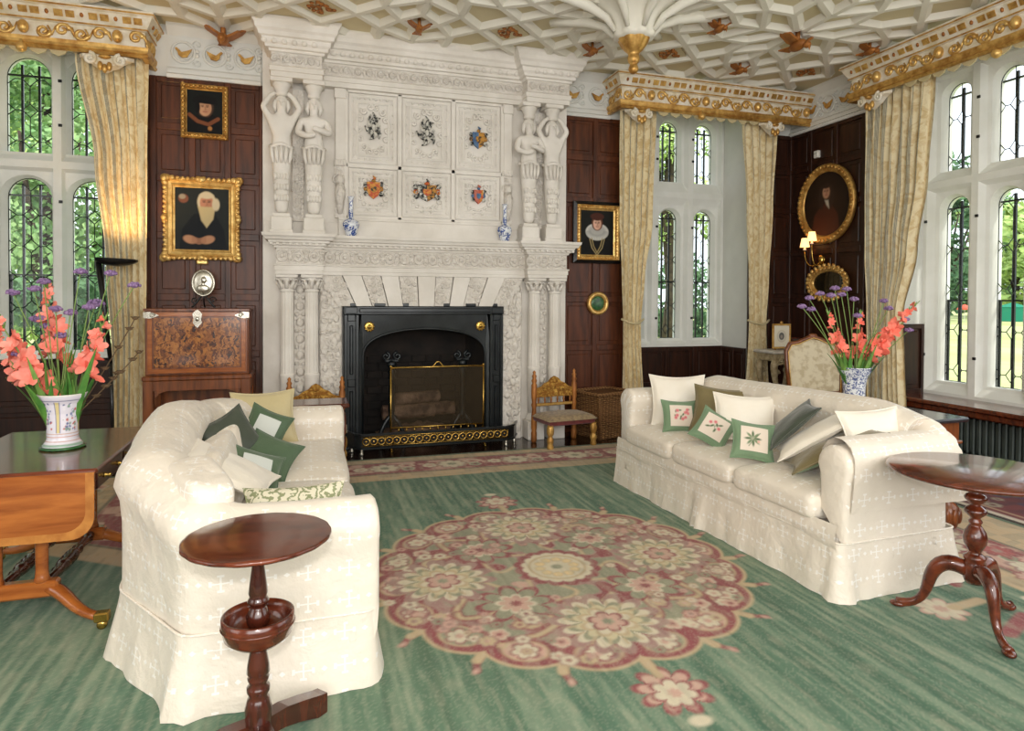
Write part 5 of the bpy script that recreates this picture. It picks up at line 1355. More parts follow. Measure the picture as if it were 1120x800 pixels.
# right sofa ---------------------------------------------------------------
SR = thing('sofa', 'long cream damask sofa with three seat cushions in front of the right-hand window', 'sofa', (2.515, 2.575, 0), radians(2.2))
Lr, Dr = 2.26, .80
pr_path = [(.05, 0), (.60, 0), (Dr, .02), (Dr, .42), (Dr, Lr - .42), (Dr, Lr - .02), (.60, Lr), (.05, Lr)]
sofa_shell(SR, pr_path, [.765, .768, .86, .925, .90, .80, .78, .78], [.17, .17, .19, .21, .21, .19, .17, .17], ['arm', 'backrest', 'arm'], [0, 1.8, 5.2, 7], seed=3)
m = MB(); m.box((.03, .03, .05), (.70, Lr - .03, .34), 0, .02)
m.grid(lambda u, w: (.0 + .008 * fbm(u * 9, w * 3, 2) - .012 * sin(pi * w), .02 + u * (Lr - .04), .25 + w * .13), 70, 6, uvf=lambda u, w: (u * Lr, w * .12)); m.build('base', M['damask'], SR, fixn=False)
sofa_skirt(SR, [(.0, Lr + .0), (.0, 0.0), (Dr, 0.0), (Dr, Lr), (.0, Lr)],   .29, .032, 2, [1.13, Lr, Lr + Dr])
for k in range(3):
    m = MB(); y0 = .15 + k * (Lr - .30) / 3; puff(m, -.035, .62, y0 + .003, y0 + (Lr - .30) / 3 - .003, .35, .505, .03, .16, 80, 22, k * 9)
    c = m.build('seat_cushion', M['damask'], SR)
m = MB()   # loose cover over the near arm
S_ = [(.0, .44), (-.012, .53), (-.022, .62), (-.020, .71), (.004, .768), (.05, .798), (.10, .804), (.15, .778), (.185, .72), (.19, .65), (.19, .57)]
def cov(u, w, e=0):
    k = w * (len(S_) - 1); i = min(int(k), len(S_) - 2); f = k - i; y = S_[i][0] * (1 - f) + S_[i + 1][0] * f; z = S_[i][1] * (1 - f) + S_[i + 1][1] * f
    x = .055 + u * .73; fl_ = max(0, 1 - w * 3); y -= .035 * fl_ * (u ** 2) + .006 * fbm(x * 9, z * 7) + e; x += .09 * fl_ * u + .004
    return (x, y - .006, z - .02 * fl_ * (1 - u) * 0)
m.grid(cov, 34, 34, uvf=lambda u, w: (u * .75, w * .85)); m.grid(lambda u, w: cov(u, w, -.006), 34, 34, flip=True, uvf=lambda u, w: (u * .75, w * .85))
m.build('arm_cover', M['damask'], SR, fixn=False)
R_0 = radians
# left sofa ----------------------------------------------------------------
SL = thing('sofa', 'cream damask sofa with curved back seen from behind its near arm, left of the medallion', 'sofa', (-.2, 3.78, 0))
def sl(p): return (p[0] + .2, p[1] - 3.78)
lp = [sl(p) for p in ((.25, 2.56), (-.20, 2.54), (-.42, 2.55), (-.73, 3.04), (-.80, 3.90), (-.70, 4.50), (-.40, 4.98), (-.20, 5.06), (.24, 5.06))]
lp = [(x, y) for x, y in lp]
# travel so that the inside lies to the left: near arm front -> back -> far arm front runs clockwise, so reverse
lpr = lp[::-1]
sofa_shell(SL, lpr, [.71, .71, .80, .86, .935, .87, .76, .72, .715], [.16, .17, .20, .23, .24, .23, .20, .17, .16], ['arm', 'backrest', 'arm'], [0, 1.7, 6.4, 8], seed=11, wr=.012, roll=.03, sm=4)
m = MB(); m.prism([sl(p) for p in ((.20, 2.62), (-.40, 2.64), (-.66, 3.06), (-.75, 3.9), (-.66, 4.48), (-.38, 4.96), (.20, 5.03))], .30, (0, 0, .05), (1, 0, 0), (0, 1, 0))
m.build('base', M['damask'], SL)
sofa_skirt(SL, [sl(p) for p in ((.25, 5.065), (-.40, 4.985), (-.705, 4.50), (-.805, 3.9), (-.735, 3.04), (-.42, 2.545), (.255, 2.555), (.25, 3.8), (.25, 5.065))], .29, .04, 6, [2.65, 3.27])
m = MB(); m.M = Matrix.Translation(sl((-.40, 2.80)) + (.735,)) @ Matrix.Rotation(R_0(24), 4, 'Z') @ Matrix.Rotation(R_0(7), 4, 'X'); puff(m, -.092, .092, -.20, .20, -.10, .098, .0, .55, 40, 20, 3, .010); m.build('roll_end', M['damask'], SL)
for k, (a, b) in enumerate(((2.78, 3.80), (3.82, 4.88))):
    m = MB(); puff(m, -.34 + .2, .245 + .2, a - 3.78, b - 3.78, .345, .50, .035, .22, 70, 20, 30 + k, .009); m.build('seat_cushion', M['damask'], SL)
for k, (a, b) in enumerate(((3.05, 3.85), (3.87, 4.62))):
    m = MB(); m.M = Matrix.Translation((-.40 + .2, (a + b) / 2 - 3.78, .62)) @ Matrix.Rotation(radians(-16), 4, 'Y'); puff(m, -.085, .085, -(b - a) / 2, (b - a) / 2, -.14, .17, .0, .5, 50, 18, 50 + k, .012); m.build('back_cushion', M['damask'], SL)
# throw cushions -----------------------------------------------------------
def pil_surf(w, h, th):
    def f(u, v, sg):
        x = w / 2 * u * (1 - .13 * (1 - v * v)); z = h / 2 * v * (1 - .13 * (1 - u * u)); y = sg * th / 2 * (max(0, (1 - u * u) * (1 - v * v))) ** .42
        return x, y, z
    return f
def cushion(label, loc, yaw, lean, roll, w, h, th, mat, mat2=None, group='cushions on the right-hand sofa', panel=None, seed=0):
    """front faces local -Y before the turns; yaw about Z, lean tips the top backwards, roll in its own plane"""
    t = thing('throw_cushion', label, 'cushion', loc, 0, group)
    R = Matrix.Rotation(yaw, 4, 'Z') @ Matrix.Rotation(-lean, 4, 'X') @ Matrix.Rotation(roll, 4, 'Y')
    f = pil_surf(w, h, th); N = 26
    def side(sg):
        m = MB(); m.M = R
        def g(u, v):
            x, y, z = f(2 * u - 1, 2 * v - 1, sg); e = .010 * fbm(x * 8 + seed, z * 8, sg) * (1 - abs(2 * u - 1) ** 3); return (x, y + e * sg, z)
        m.grid(g, N, N, flip=sg > 0); return m
    a = side(-1); b = side(1)
    if mat2 is None:
        a.v += []; k = len(a.v); a.v += b.v; a.f += [[i + k for i in q] for q in b.f]; a.mi += b.mi; a.sm += b.sm; a.uv += b.uv
        a.build('cover', M[mat], t, fixn=False)
    else:
        a.build('front', M[mat], t, fixn=False); b.build('back', M[mat2], t, fixn=False)
    m = MB(); m.M = R; e = []
    for s0, s1 in (((-1, -1), (1, -1)), ((1, -1), (1, 1)), ((1, 1), (-1, 1)), ((-1, 1), (-1, -1))):
        for k in range(12): u = s0[0] + (s1[0] - s0[0]) * k / 12; v = s0[1] + (s1[1] - s0[1]) * k / 12; e.append(f(u, v, 1))
    m.tube(e, .005, 5, closed=True); m.build('piping', M[mat], t)
    if panel:
        pw = w * panel[0]; P_ = Paint(-pw / 2, pw / 2, -h * panel[0] / 2, h * panel[0] / 2, 54, 54, panel[1]); panel[2](P_, pw)
        def bl(X, Y):
            u = X / (w / 2); v = Y / (h / 2); return th / 2 * np.clip((1 - u * u) * (1 - v * v), 0, 1) ** .42 + .006
        o = P_.mesh('needlework_panel', M['needlework'], t, (0, 0, 0), (1, 0, 0), (0, 0, 1), bulge=bl); o.matrix_local = R
    return t
PK, PK2, LG, LG2 = C3(222, 142, 142), C3(202, 96, 104), C3(92, 112, 80), C3(120, 138, 104)
def roses(P_, w):
    r2 = random.Random(2)
    for k in range(9): P_.ell((r2.random() - .5) * w * .6, (r2.random() - .5) * w * .6, w * .07, w * .035, LG, rot=r2.random() * 6)
    for k in range(9): x, y = (r2.random() - .5) * w * .56, (r2.random() - .5) * w * .56; P_.flower(x, y, w * .08, 5, PK, None, PK2, k)
def sprays(P_, w):
    P_.line([(-w * .3, -w * .15), (0, w * .02), (w * .25, w * .2)], w * .012, LG); P_.line([(0, w * .02), (w * .1, -w * .2)], w * .01, LG)
    for x, y, r in ((-.25, -.12, .4), (-.1, -.02, 1), (.06, .1, 2.2), (.2, .16, .6), (.08, -.16, 1.4)): P_.ell(x * w, y * w, w * .09, w * .04, LG, rot=r)
    for x, y in ((-.05, .2), (.2, -.02), (-.22, .1)): P_.flower(x * w, y * w, w * .08, 5, PK, None, PK2)
def leafy(P_, w):
    for k in range(8): a = k * .8; P_.ell(cos(a) * w * .17 - .01, sin(a) * w * .17, w * .13, w * .045, LG2 if k % 2 else LG, rot=a)
    P_.line([(-w * .2, -w * .3), (0, 0), (w * .2, w * .25)], w * .012, LG); P_.flower(w * .15, -w * .1, w * .06, 5, C3(226, 190, 170), None, PK)
cream = C3(226, 212, 196)
YF_ = -radians(38)
R_ = radians
cushion('big plain cream cushion standing in the far corner of the right-hand sofa', (2.80, 4.52, .70), R_(-20), R_(16), 0, .44, .42, .14, 'satin_cream')
cushion('needlework cushion with pink roses and green border, leftmost on the right-hand sofa', (2.66, 4.27, .625), R_(-14), R_(20), R_(2), .27, .25, .10, 'velvet_sage', None, panel=(.62, cream, roses), seed=1)
cushion('olive satin cushion behind the tilted needlework cushion', (2.90, 4.10, .69), R_(-38), R_(26), R_(4), .42, .36, .12, 'satin_olive', None, seed=2)
cushion('plain cream cushion in the middle of the right-hand sofa behind two needlework cushions', (2.86, 3.78, .69), R_(-30), R_(24), R_(3), .42, .34, .13, 'satin_cream', None, seed=3)
cushion('needlework cushion with a floral spray, tilted on its corner, middle of the three', (2.63, 3.80, .625), R_(-26), R_(32), R_(32), .25, .25, .09, 'velvet_sage', None, panel=(.64, cream, sprays), seed=4)
cushion('needlework cushion with green leaves, nearest of the three on the right-hand sofa', (2.62, 3.38, .63), R_(-22), R_(30), R_(9), .26, .25, .09, 'velvet_sage', None, panel=(.62, cream, leafy), seed=5)
cushion('dark green velvet cushion leaning steeply against the back of the right-hand sofa', (2.86, 3.33, .735), R_(-122), R_(46), R_(0), .36, .38, .08, 'velvet_dark', None, seed=6)
cushion('shiny cream satin cushion reclining between the dark and the olive cushions', (2.84, 3.13, .70), R_(-128), R_(56), R_(0), .36, .46, .09, 'satin_cream', None, seed=7)
cushion('olive and green cushion slumped near the close arm of the right-hand sofa', (2.81, 2.93, .675), R_(-122), R_(62), R_(0), .30, .54, .09, 'satin_olive', 'velvet_sage', seed=8)
cushion('pale satin cushion with pointed corners just above the near arm of the right-hand sofa', (2.99, 2.84, .775), R_(-16), R_(24), R_(-5), .36, .26, .11, 'satin_cream', None, seed=9)
gl_ = 'cushions on the left-hand sofa'
cushion('large pale gold satin cushion leaning in the far corner of the left-hand sofa', (-.27, 4.70, .685), R_(14), R_(20), 0, .42, .38, .13, 'satin_gold', None, gl_, seed=10)
def stripe(P_, w): P_.rect(-w, w, -w, w, C3(206, 210, 204))
cushion('green velvet cushion with a pale panel propped against the gold cushion', (-.25, 4.40, .665), R_(10), R_(26), R_(28), .27, .27, .09, 'velvet_green', None, gl_, panel=(.52, C3(206, 208, 202), stripe), seed=11)
cushion('dark grey-green satin cushion standing on its corner on the left-hand sofa', (-.40, 3.97, .70), R_(28), R_(28), R_(-24), .31, .31, .10, 'velvet_dark', None, gl_, seed=12)
cushion('green velvet cushion lying tilted in the middle of the left-hand sofa', (-.20, 3.95, .60), R_(10), R_(46), R_(32), .30, .27, .09, 'velvet_green', None, gl_, seed=13)
cushion('green cushion with pale edge, nearest of the green ones on the left-hand sofa', (-.26, 3.56, .61), R_(34), R_(44), R_(32), .30, .28, .09, 'velvet_green', 'pale_linen', gl_, panel=(.5, C3(206, 208, 202), stripe), seed=14)
cushion('flat white cushion with sharp edge slumped against the back of the left-hand sofa', (-.34, 3.26, .705), R_(84), R_(62), R_(0), .44, .44, .08, 'satin_cream', None, gl_, seed=15)
cushion('botanical print cushion lying just behind the near arm of the left-hand sofa', (-.05, 2.90, .585), R_(0), R_(48), 0, .42, .28, .11, 'botanical_print', None, gl_, seed=16)

# ------------------------------------------------------------------ carpet
def vnoise(ny, nx, cy, cx, seed):
    g = np.random.RandomState(seed).rand(cy + 2, cx + 2); y = np.linspace(0, cy, ny); x = np.linspace(0, cx, nx)
    yi = y.astype(int); xi = x.astype(int); fy = (y - yi)[:, None]; fx = (x - xi)[None]; fy = fy * fy * (3 - 2 * fy); fx = fx * fx * (3 - 2 * fx)
    a = g[yi][:, xi]; b = g[yi][:, xi + 1]; c = g[yi + 1][:, xi]; d = g[yi + 1][:, xi + 1]
    return a * (1 - fx) * (1 - fy) + b * fx * (1 - fy) + c * (1 - fx) * fy + d * fx * fy
CX0, CX1, CY0, CY1 = -2.75, 4.55, .60, 6.14
nx, ny = 840, 660
cp = Paint(CX0, CX1, CY0, CY1, nx, ny, C3(87, 119, 97))
st = .5 * vnoise(ny, nx, 5, 330, 1) + .35 * vnoise(ny, nx, 8, 110, 2) + .15 * vnoise(ny, nx, 40, 400, 5); bl = vnoise(ny, nx, 6, 7, 3)
cp.put(np.clip((st - .48) * 4.2, 0, 1) * .85, C3(128, 148, 124)); cp.put(np.clip((.47 - st) * 4.0, 0, 1) * .75, C3(66, 98, 78)); cp.put(np.clip((bl - .5) * 2, 0, 1) * .35, C3(132, 142, 108))
MAR, CRM, TAN, SAGE, PNK, MAU = C3(146, 80, 82), C3(212, 201, 176), C3(192, 170, 136), C3(146, 146, 122), C3(200, 162, 146), C3(164, 130, 122)
MX, MY = 1.33, 3.37
X_, Y_ = cp.X - MX, cp.Y - MY; th = np.arctan2(Y_, X_); rr = np.hypot(X_, Y_); NL = 18
lob = np.abs(np.cos(NL * th / 2)) ** .7; Rb = .965 + .065 * lob
r2 = random.Random(5)
for k in range(NL):            # hooked finials at the cusps
    a = 2 * pi * (k + .5) / NL; c, s = cos(a), sin(a); q = lambda r, o: (MX + c * r - s * o, MY + s * r + c * o)
    cp.line([q(.97, 0), q(1.06, .012), q(1.10, .035)], .016, MAR); cp.ell(*q(1.10, .03), .022, .012, PNK, rot=a); cp.line([q(.97, 0), q(1.03, .0)], .024, TAN)
for sg in (1, -1):             # palmettes beyond the medallion
    cx, cy = MX + .0, MY + sg * 1.20
    cp.flower(cx, cy, .13, 9, PNK, MAR, CRM, 0, .45); cp.flower(cx, cy + sg * .02, .085, 7, CRM, MAR, PNK, .4, .4); cp.ell(cx, cy + sg * .19, .045, .03, CRM); cp.line([(cx, cy - sg * .1), (cx, cy - sg * .22)], .02, TAN)
cp.put(cp.sd(rr - Rb), TAN); cp.put(cp.sd(rr - Rb + .020), MAR)
mott = vnoise(ny, nx, 70, 76, 8)
cp.put(cp.sd(rr - .80), MAU); cp.put(cp.sd(rr - .80) * np.clip((mott - .45) * 3, 0, 1), SAGE); cp.put(cp.sd(rr - .80) * np.clip((.36 - mott) * 4, 0, 1) * .55, MAR)
for k in range(NL):
    a = 2 * pi * k / NL; x, y = MX + .895 * cos(a), MY + .895 * sin(a)
    cp.ell(x, y, .082, .105, TAN, a); cp.ell(x, y, .070, .093, (PNK, MAU, SAGE)[k % 3], a); cp.flower(x, y, .058, 6, CRM, MAR, PNK, a, .35)
    a += pi / NL; x, y = MX + .80 * cos(a), MY + .80 * sin(a); cp.flower(x, y, .04, 5, PNK, CRM, MAR, a)
for k in range(12):            # tan scrolling stems
    a0 = 2 * pi * k / 12; pts = []
    for i in range(22):
        t_ = i / 21; a = a0 + .62 * t_; r = .70 + .075 * sin(t_ * 9 + k) - .1 * t_ * (k % 2); pts.append((MX + r * cos(a), MY + r * sin(a)))
    cp.line(pts, .026, MAR); cp.line(pts, .015, TAN)
for k in range(8):
    a = 2 * pi * k / 8 + .39; pts = []
    for i in range(16): t_ = i / 15; r = .22 + .30 * t_; b = a + .35 * sin(t_ * 5); pts.append((MX + r * cos(b), MY + r * sin(b)))
    cp.line(pts, .012, TAN)
for k in range(4):
    a = 2 * pi * k / 4 + .785; x, y = MX + .50 * cos(a), MY + .50 * sin(a); cp.flower(x, y, .17, 8, SAGE, MAR, MAU, 0, .5); cp.flower(x, y, .085, 8, PNK, CRM, MAR, .3, .4)
for k in range(260):
    a = r2.random() * 2 * pi; r = .24 + .72 * sqrt(r2.random()); x, y = MX + r * cos(a), MY + r * sin(a)
    cp.flower(x, y, .016 + .026 * r2.random(), r2.choice((5, 6, 7)), r2.choice((CRM, PNK, TAN, CRM, SAGE)), r2.choice((MAR, MAU, None)), r2.choice((MAR, PNK, MAU)), r2.random() * 3)
for k in range(4):
    a = 2 * pi * k / 4; x, y = MX + .645 * cos(a), MY + .645 * sin(a)
    cp.flower(x, y, .235, 14, CRM, MAU, None, k, .38); cp.flower(x, y, .165, 11, C3(204, 192, 156), SAGE, None, .2, .4); cp.flower(x, y, .12, 8, CRM, TAN, None, .6, .4); cp.flower(x, y, .08, 6, PNK, MAR, SAGE, .5, .4)
    for i in range(16): b = 2 * pi * i / 16; cp.line([(x + .16 * cos(b), y + .16 * sin(b)), (x + .20 * cos(b), y + .20 * sin(b))], .006, TAN)
cp.flower(MX, MY, .20, 16, CRM, MAR, None, 0, .1); cp.ring(MX, MY, .155, .008, TAN); cp.ell(MX, MY, .03, .03, SAGE)
for i in range(10): a = 2 * pi * i / 10; cp.flower(MX + .10 * cos(a), MY + .10 * sin(a), .026, 5, C3(222, 198, 150), TAN, None)
# borders
bx0, bx1, by0, by1 = CX0 + .78, CX1 - 1.04, CY0 + .76, 5.38
dB = np.minimum(np.minimum(cp.X - CX0, CX1 - cp.X), np.minimum(cp.Y - CY0, CY1 - cp.Y))
inner = np.maximum(np.maximum(bx0 - cp.X, cp.X - bx1), np.maximum(by0 - cp.Y, cp.Y - by1))
inner = np.maximum(inner, np.minimum((cp.Y - 4.48 + .67 * (cp.X + 1.6)) * .8, (-.80 - cp.X)))
cp.put(cp.sd(-inner), C3(198, 172, 136)); cp.put(cp.sd(-inner) * np.clip((mott - .4) * 2, 0, 1) * .5, C3(180, 160, 130))
band = np.maximum(-(inner - .20), inner - .56); cp.put(cp.sd(band), MAR); cp.put(cp.sd(np.maximum(-(inner - .175), inner - .20)), C3(120, 110, 92)); cp.put(cp.sd(np.maximum(-(inner - .56), inner - .585)), C3(120, 110, 92))
cp.put(cp.sd(band) * np.clip((mott - .5) * 3, 0, 1) * .6, PNK)
def along():
    o = .38
    for x in np.arange(bx0 - o, bx1 + o, .20): yield x, by1 + o; 
    for x in np.arange(bx0 - o, bx1 + o, .20): yield x, by0 - o
    for y in np.arange(by0 - o, by1 + o, .20): yield bx0 - o, y
    for y in np.arange(by0 - o, by1 + o, .20): yield bx1 + o, y
for i, (x, y) in enumerate(along()):
    if i % 3 == 0: cp.ell(x, y, .15, .10, TAN); cp.flower(x, y, .12, 8, CRM, MAU, SAGE, 0, .3)
    elif i % 3 == 1: cp.flower(x, y + .05, .06, 6, PNK, CRM, MAR, i); cp.flower(x, y - .06, .05, 5, SAGE, CRM, MAR, i)
    else: cp.flower(x, y, .07, 7, CRM, MAR, PNK, i)
for y in np.arange(1.5, 5.2, .33):      # right border is looser, with red flowers scattered into the field
    for q in range(3):
        x = bx1 - .04 + .24 * q + .1 * (r2.random() - .5); yy = y + .2 * r2.random(); cp.flower(x, yy, .05 + .05 * r2.random(), 7, r2.choice((CRM, PNK, C3(170, 90, 88))), MAR if q else CRM, MAU, y, .4)
cp.flower(2.93, 2.37, .10, 8, CRM, PNK, PNK, 0, .4); cp.line([(3.0, 2.36), (3.2, 2.38)], .03, TAN); cp.line([(3.0, 2.1), (3.25, 2.2)], .035, MAR); cp.line([(3.25, 2.55), (3.5, 2.75)], .03, MAR)
cp.put(cp.sd(dB - .05), C3(74, 104, 80)); cp.put(cp.sd(dB - .015), C3(120, 112, 92))
wv = np.random.RandomState(12).rand(ny, nx); wv2 = vnoise(ny, nx, 60, 420, 21)
cp.put(np.clip((wv - .6) * 1.6, 0, 1) * .28, C3(196, 190, 168)); cp.put(np.clip((wv2 - .5) * 2.2, 0, 1) * .30, C3(176, 172, 148)); cp.put(np.clip((.42 - wv2) * 2.2, 0, 1) * .25, C3(70, 84, 74))
ed = lambda X, Y: np.where(np.minimum(np.minimum(X - CX0, CX1 - X), np.minimum(Y - CY0, CY1 - Y)) < .004, .0005, .010)
co_ = cp.mesh('carpet', M['carpet'], None, (0, 0, 0), (1, 0, 0), (0, 1, 0), bulge=ed); tag(co_, 'large worn green carpet with a pink and maroon floral medallion', 'carpet')
# the darker red rug by the right-hand window
rg = Paint(4.62, 5.45, 1.2, 5.3, 64, 300, C3(112, 52, 52)); nz = vnoise(300, 64, 60, 14, 4); rg.put(np.clip((nz - .5) * 3, 0, 1) * .8, C3(82, 44, 50))
for k in range(60): rg.flower(4.75 + .58 * r2.random(), 1.3 + 3.9 * r2.random(), .04 + .03 * r2.random(), 6, r2.choice((C3(170, 120, 100), C3(150, 140, 120), C3(70, 60, 80))), None, C3(90, 40, 44), k)
dd = np.minimum(np.minimum(rg.X - 4.62, 5.45 - rg.X), np.minimum(rg.Y - 1.2, 5.3 - rg.Y)); rg.put(rg.sd(np.abs(dd - .09) - .012), C3(180, 150, 120)); rg.put(rg.sd(dd - .02), C3(216, 206, 188))
ro = rg.mesh('rug', M['carpet'], None, (0, 0, 0), (1, 0, 0), (0, 1, 0), bulge=lambda X, Y: np.where(np.minimum(np.minimum(X - 4.62, 5.45 - X), np.minimum(Y - 1.2, 5.3 - Y)) < .004, .0005, .010)); tag(ro, 'dark red patterned rug with pale edge beyond the tripod table', 'rug')

# ------------------------------------------------------------------ curtains
def curtain(label, P, zs, ls, rs, folds, uvw, seed, tie=None):
    """P(u, z, d): u along the wall, d towards the room"""
    t = thing('curtain', label, 'curtain', P((ls[-1] + rs[-1]) / 2, 0, 0)); off = -Vector(P((ls[-1] + rs[-1]) / 2, 0, 0))
    zt, zb_ = zs[0], zs[-1]
    def li(vals, z):
        for i in range(len(zs) - 1):
            if zs[i] >= z >= zs[i + 1]:
                f = (zs[i] - z) / (zs[i] - zs[i + 1]); f = f * f * (3 - 2 * f); return vals[i] * (1 - f) + vals[i + 1] * f
        return vals[-1]
    def fn(u, w, e=0.0):
        z = zt + (zb_ - zt) * w; a, b = li(ls, z), li(rs, z)
        ph = folds * 2 * pi * (u + .03 * fbm(u * 3 + seed, w * 1.5)); amp = .042 * (.75 + .4 * fbm(u * 5 + seed, w * 2, 3))
        x = a + (b - a) * (u + .022 * sin(ph * 2 + 1.0) ) ; d = amp * sin(ph) + .014 * fbm(u * 12 + seed, w * 4) + e
        return Vector(P(x, z, d)) + off
    nu = folds * 16; m = MB(); uf = lambda u, w: (u * uvw, w * (zt - zb_))
    m.grid(fn, nu, 46, uvf=uf); m.grid(lambda u, w: fn(u, w, -.006), nu, 46, uvf=uf, flip=True); m.build('drape', M['curtain'], t, fixn=False)
    m = MB(); m.grid(lambda u, w: Vector(P(ls[0] + (rs[0] - ls[0]) * u, zt + .05 - .07 * w, .05 * sin(folds * 2 * pi * u) + .006)) + off, nu, 4, uvf=uf); m.build('heading', M['curtain'], t, fixn=False)
    if tie:
        a, b = li(ls, tie), li(rs, tie); m = MB(); pts = [Vector(P(a - .03 + (b - a + .06) * k / 14, tie - .05 * sin(pi * k / 14), .07 * sin(pi * k / 14) + .01)) + off for k in range(15)]
        m.tube(pts, .012, 6); m.build('tieback', M['satin_gold'], t)
    return t
PB = lambda u, z, d: (u, 6.66 - d, z)
curtain('cream damask curtain with grey stripes at the left window, lit by the floor lamp', PB, [3.64, 2.7, 1.8, 1.0, .03], [-1.95, -1.80, -1.71, -1.67, -1.68], [-1.37, -1.38, -1.39, -1.40, -1.40], 6, 1.9, 1)
curtain('cream damask curtain hanging left of the middle window', PB, [3.62, 2.4, 1.75, 1.2, .03], [3.345, 3.36, 3.39, 3.41, 3.40], [3.80, 3.75, 3.67, 3.63, 3.70], 5, 1.6, 4, 1.28)
curtain('cream damask curtain hanging right of the middle window, before the dark corner', PB, [3.62, 2.6, 1.75, 1.2, .03], [4.95, 5.02, 5.07, 5.09, 5.04], [5.46, 5.42, 5.37, 5.34, 5.40], 5, 1.5, 7, 1.26)
PRr = lambda u, z, d: (5.66 - d, -u, z)
curtain('cream damask curtain at the far side of the right-hand window', PRr, [3.62, 2.7, 2.0, 1.35, .9, .03], [-5.52, -5.52, -5.50, -5.46, -5.44, -5.44], [-4.74, -4.80, -4.90, -5.04, -5.02, -4.98], 7, 2.2, 9)
# ------------------------------------------------------------------ tables
tt = thing('tripod_table', 'round mahogany tripod table with turned stem beside the near arm of the right-hand sofa', 'table', (2.94, 2.215, .010))
m = MB(); m.lathe([(0, .688), (.335, .688), (.352, .693), (.362, .701), (.362, .708), (.352, .714), (.0, .714)], 72); m.build('top', M['mahogany'], tt)
m = MB(); m.box((-.09, -.09, .665), (.09, .09, .688), 0, .006); m.build('block', M['mahogany_dark'], tt)
m = MB(); m.lathe([(.0, .19), (.036, .19), (.045, .21), (.045, .285), (.040, .295), (.046, .305), (.046, .315), (.030, .325), (.024, .335), (.03, .345), (.046, .375), (.05, .40), (.042, .43), (.026, .455), (.022, .462), (.028, .472), (.028, .478), (.020, .488), (.022, .495), (.044, .515), (.046, .525), (.04, .537), (.022, .55), (.020, .556), (.044, .577), (.046, .587), (.038, .60), (.020, .612), (.042, .632), (.042, .643), (.022, .658), (.034, .668)], 28); m.build('stem', M['mahogany'], tt)
for fx, fy in ((2.76, 2.44), (2.815, 1.975), (3.22, 2.26)):
    dx, dy = fx - 2.94, fy - 2.215; L = sqrt(dx * dx + dy * dy); a = atan2(dy, dx)
    m = MB(); m.M = Matrix.Rotation(a, 4, 'Z')
    pts = bez((.03, 0, .245), (.10, 0, .285), (L * .55, 0, .255), (L * .62, 0, .15), 9) + bez((L * .62, 0, .15), (L * .68, 0, .06), (L * .80, 0, .03), (L + .02, 0, .022), 8)[1:]
    m.tube(pts, [.030, .032, .033, .033, .032, .031, .029, .027, .025, .023, .021, .019, .018, .017, .017, .018, .019, .021][:len(pts)], 10, flat=1.15); m.ball((L + .015, 0, .016), (.036, .026, .016), 12, 7); m.build('leg', M['mahogany'], tt)
ct = thing('tilt_top_stand', 'small round-topped mahogany stand with a turned dish halfway up, in front of the left-hand sofa', 'table', (-.15, 2.25, .010))
m = MB()
def rim(u, w):
    a = 2 * pi * u; pr__ = [(0, .700), (.20, .700), (.222, .706), (.228, .712), (.226, .720), (.216, .722), (0, .7205)]
    k = w * (len(pr__) - 1); i = min(int(k), len(pr__) - 2); f = k - i; r = pr__[i][0] * (1 - f) + pr__[i + 1][0] * f; z = pr__[i][1] * (1 - f) + pr__[i + 1][1] * f
    if r > .19: r *= 1 + .010 * abs(cos(9 * a))
    return (r * cos(a), r * sin(a), z)
m.grid(rim, 108, 13, cu=True); m.build('top', M['mahogany'], ct)
m = MB(); m.lathe([(.0, .36), (.03, .36), (.075, .375), (.104, .40), (.112, .44), (.112, .465), (.105, .468), (.103, .44), (.095, .41), (.065, .39), (.035, .385)], 40); m.lathe([(.108, .43), (.115, .435), (.108, .44)], 40, cap=False); m.build('dish', M['mahogany'], ct)
m = MB(); m.lathe([(.030, .38), (.034, .40), (.022, .41), (.026, .42), (.036, .44), (.038, .46), (.026, .485), (.020, .492), (.03, .50), (.034, .508), (.03, .516), (.026, .522), (.030, .535), (.026, .57), (.018, .63), (.016, .66), (.020, .68), (.020, .70)], 24); m.build('upper_stem', M['mahogany_dark'], ct)
m = MB(); m.lathe([(.034, .06), (.040, .10), (.042, .16), (.034, .19), (.028, .20), (.036, .215), (.036, .228), (.026, .238), (.032, .25), (.034, .258), (.028, .266), (.036, .275), (.034, .30), (.026, .345), (.024, .362)], 24); m.build('lower_stem', M['mahogany_dark'], ct)
for a in (R_(42), R_(195), R_(290)):
    m = MB(); m.M = Matrix.Rotation(a, 4, 'Z'); pp = [(.02, .12), (.10, .115), (.18, .095), (.25, .075), (.275, .07), (.275, .0), (.235, .0), (.16, .03), (.09, .05), (.02, .06)]
    m.prism(pp, .05, (0, .025, 0), (1, 0, 0), (0, 0, 1)); m.build('leg', M['mahogany_dark'], ct)
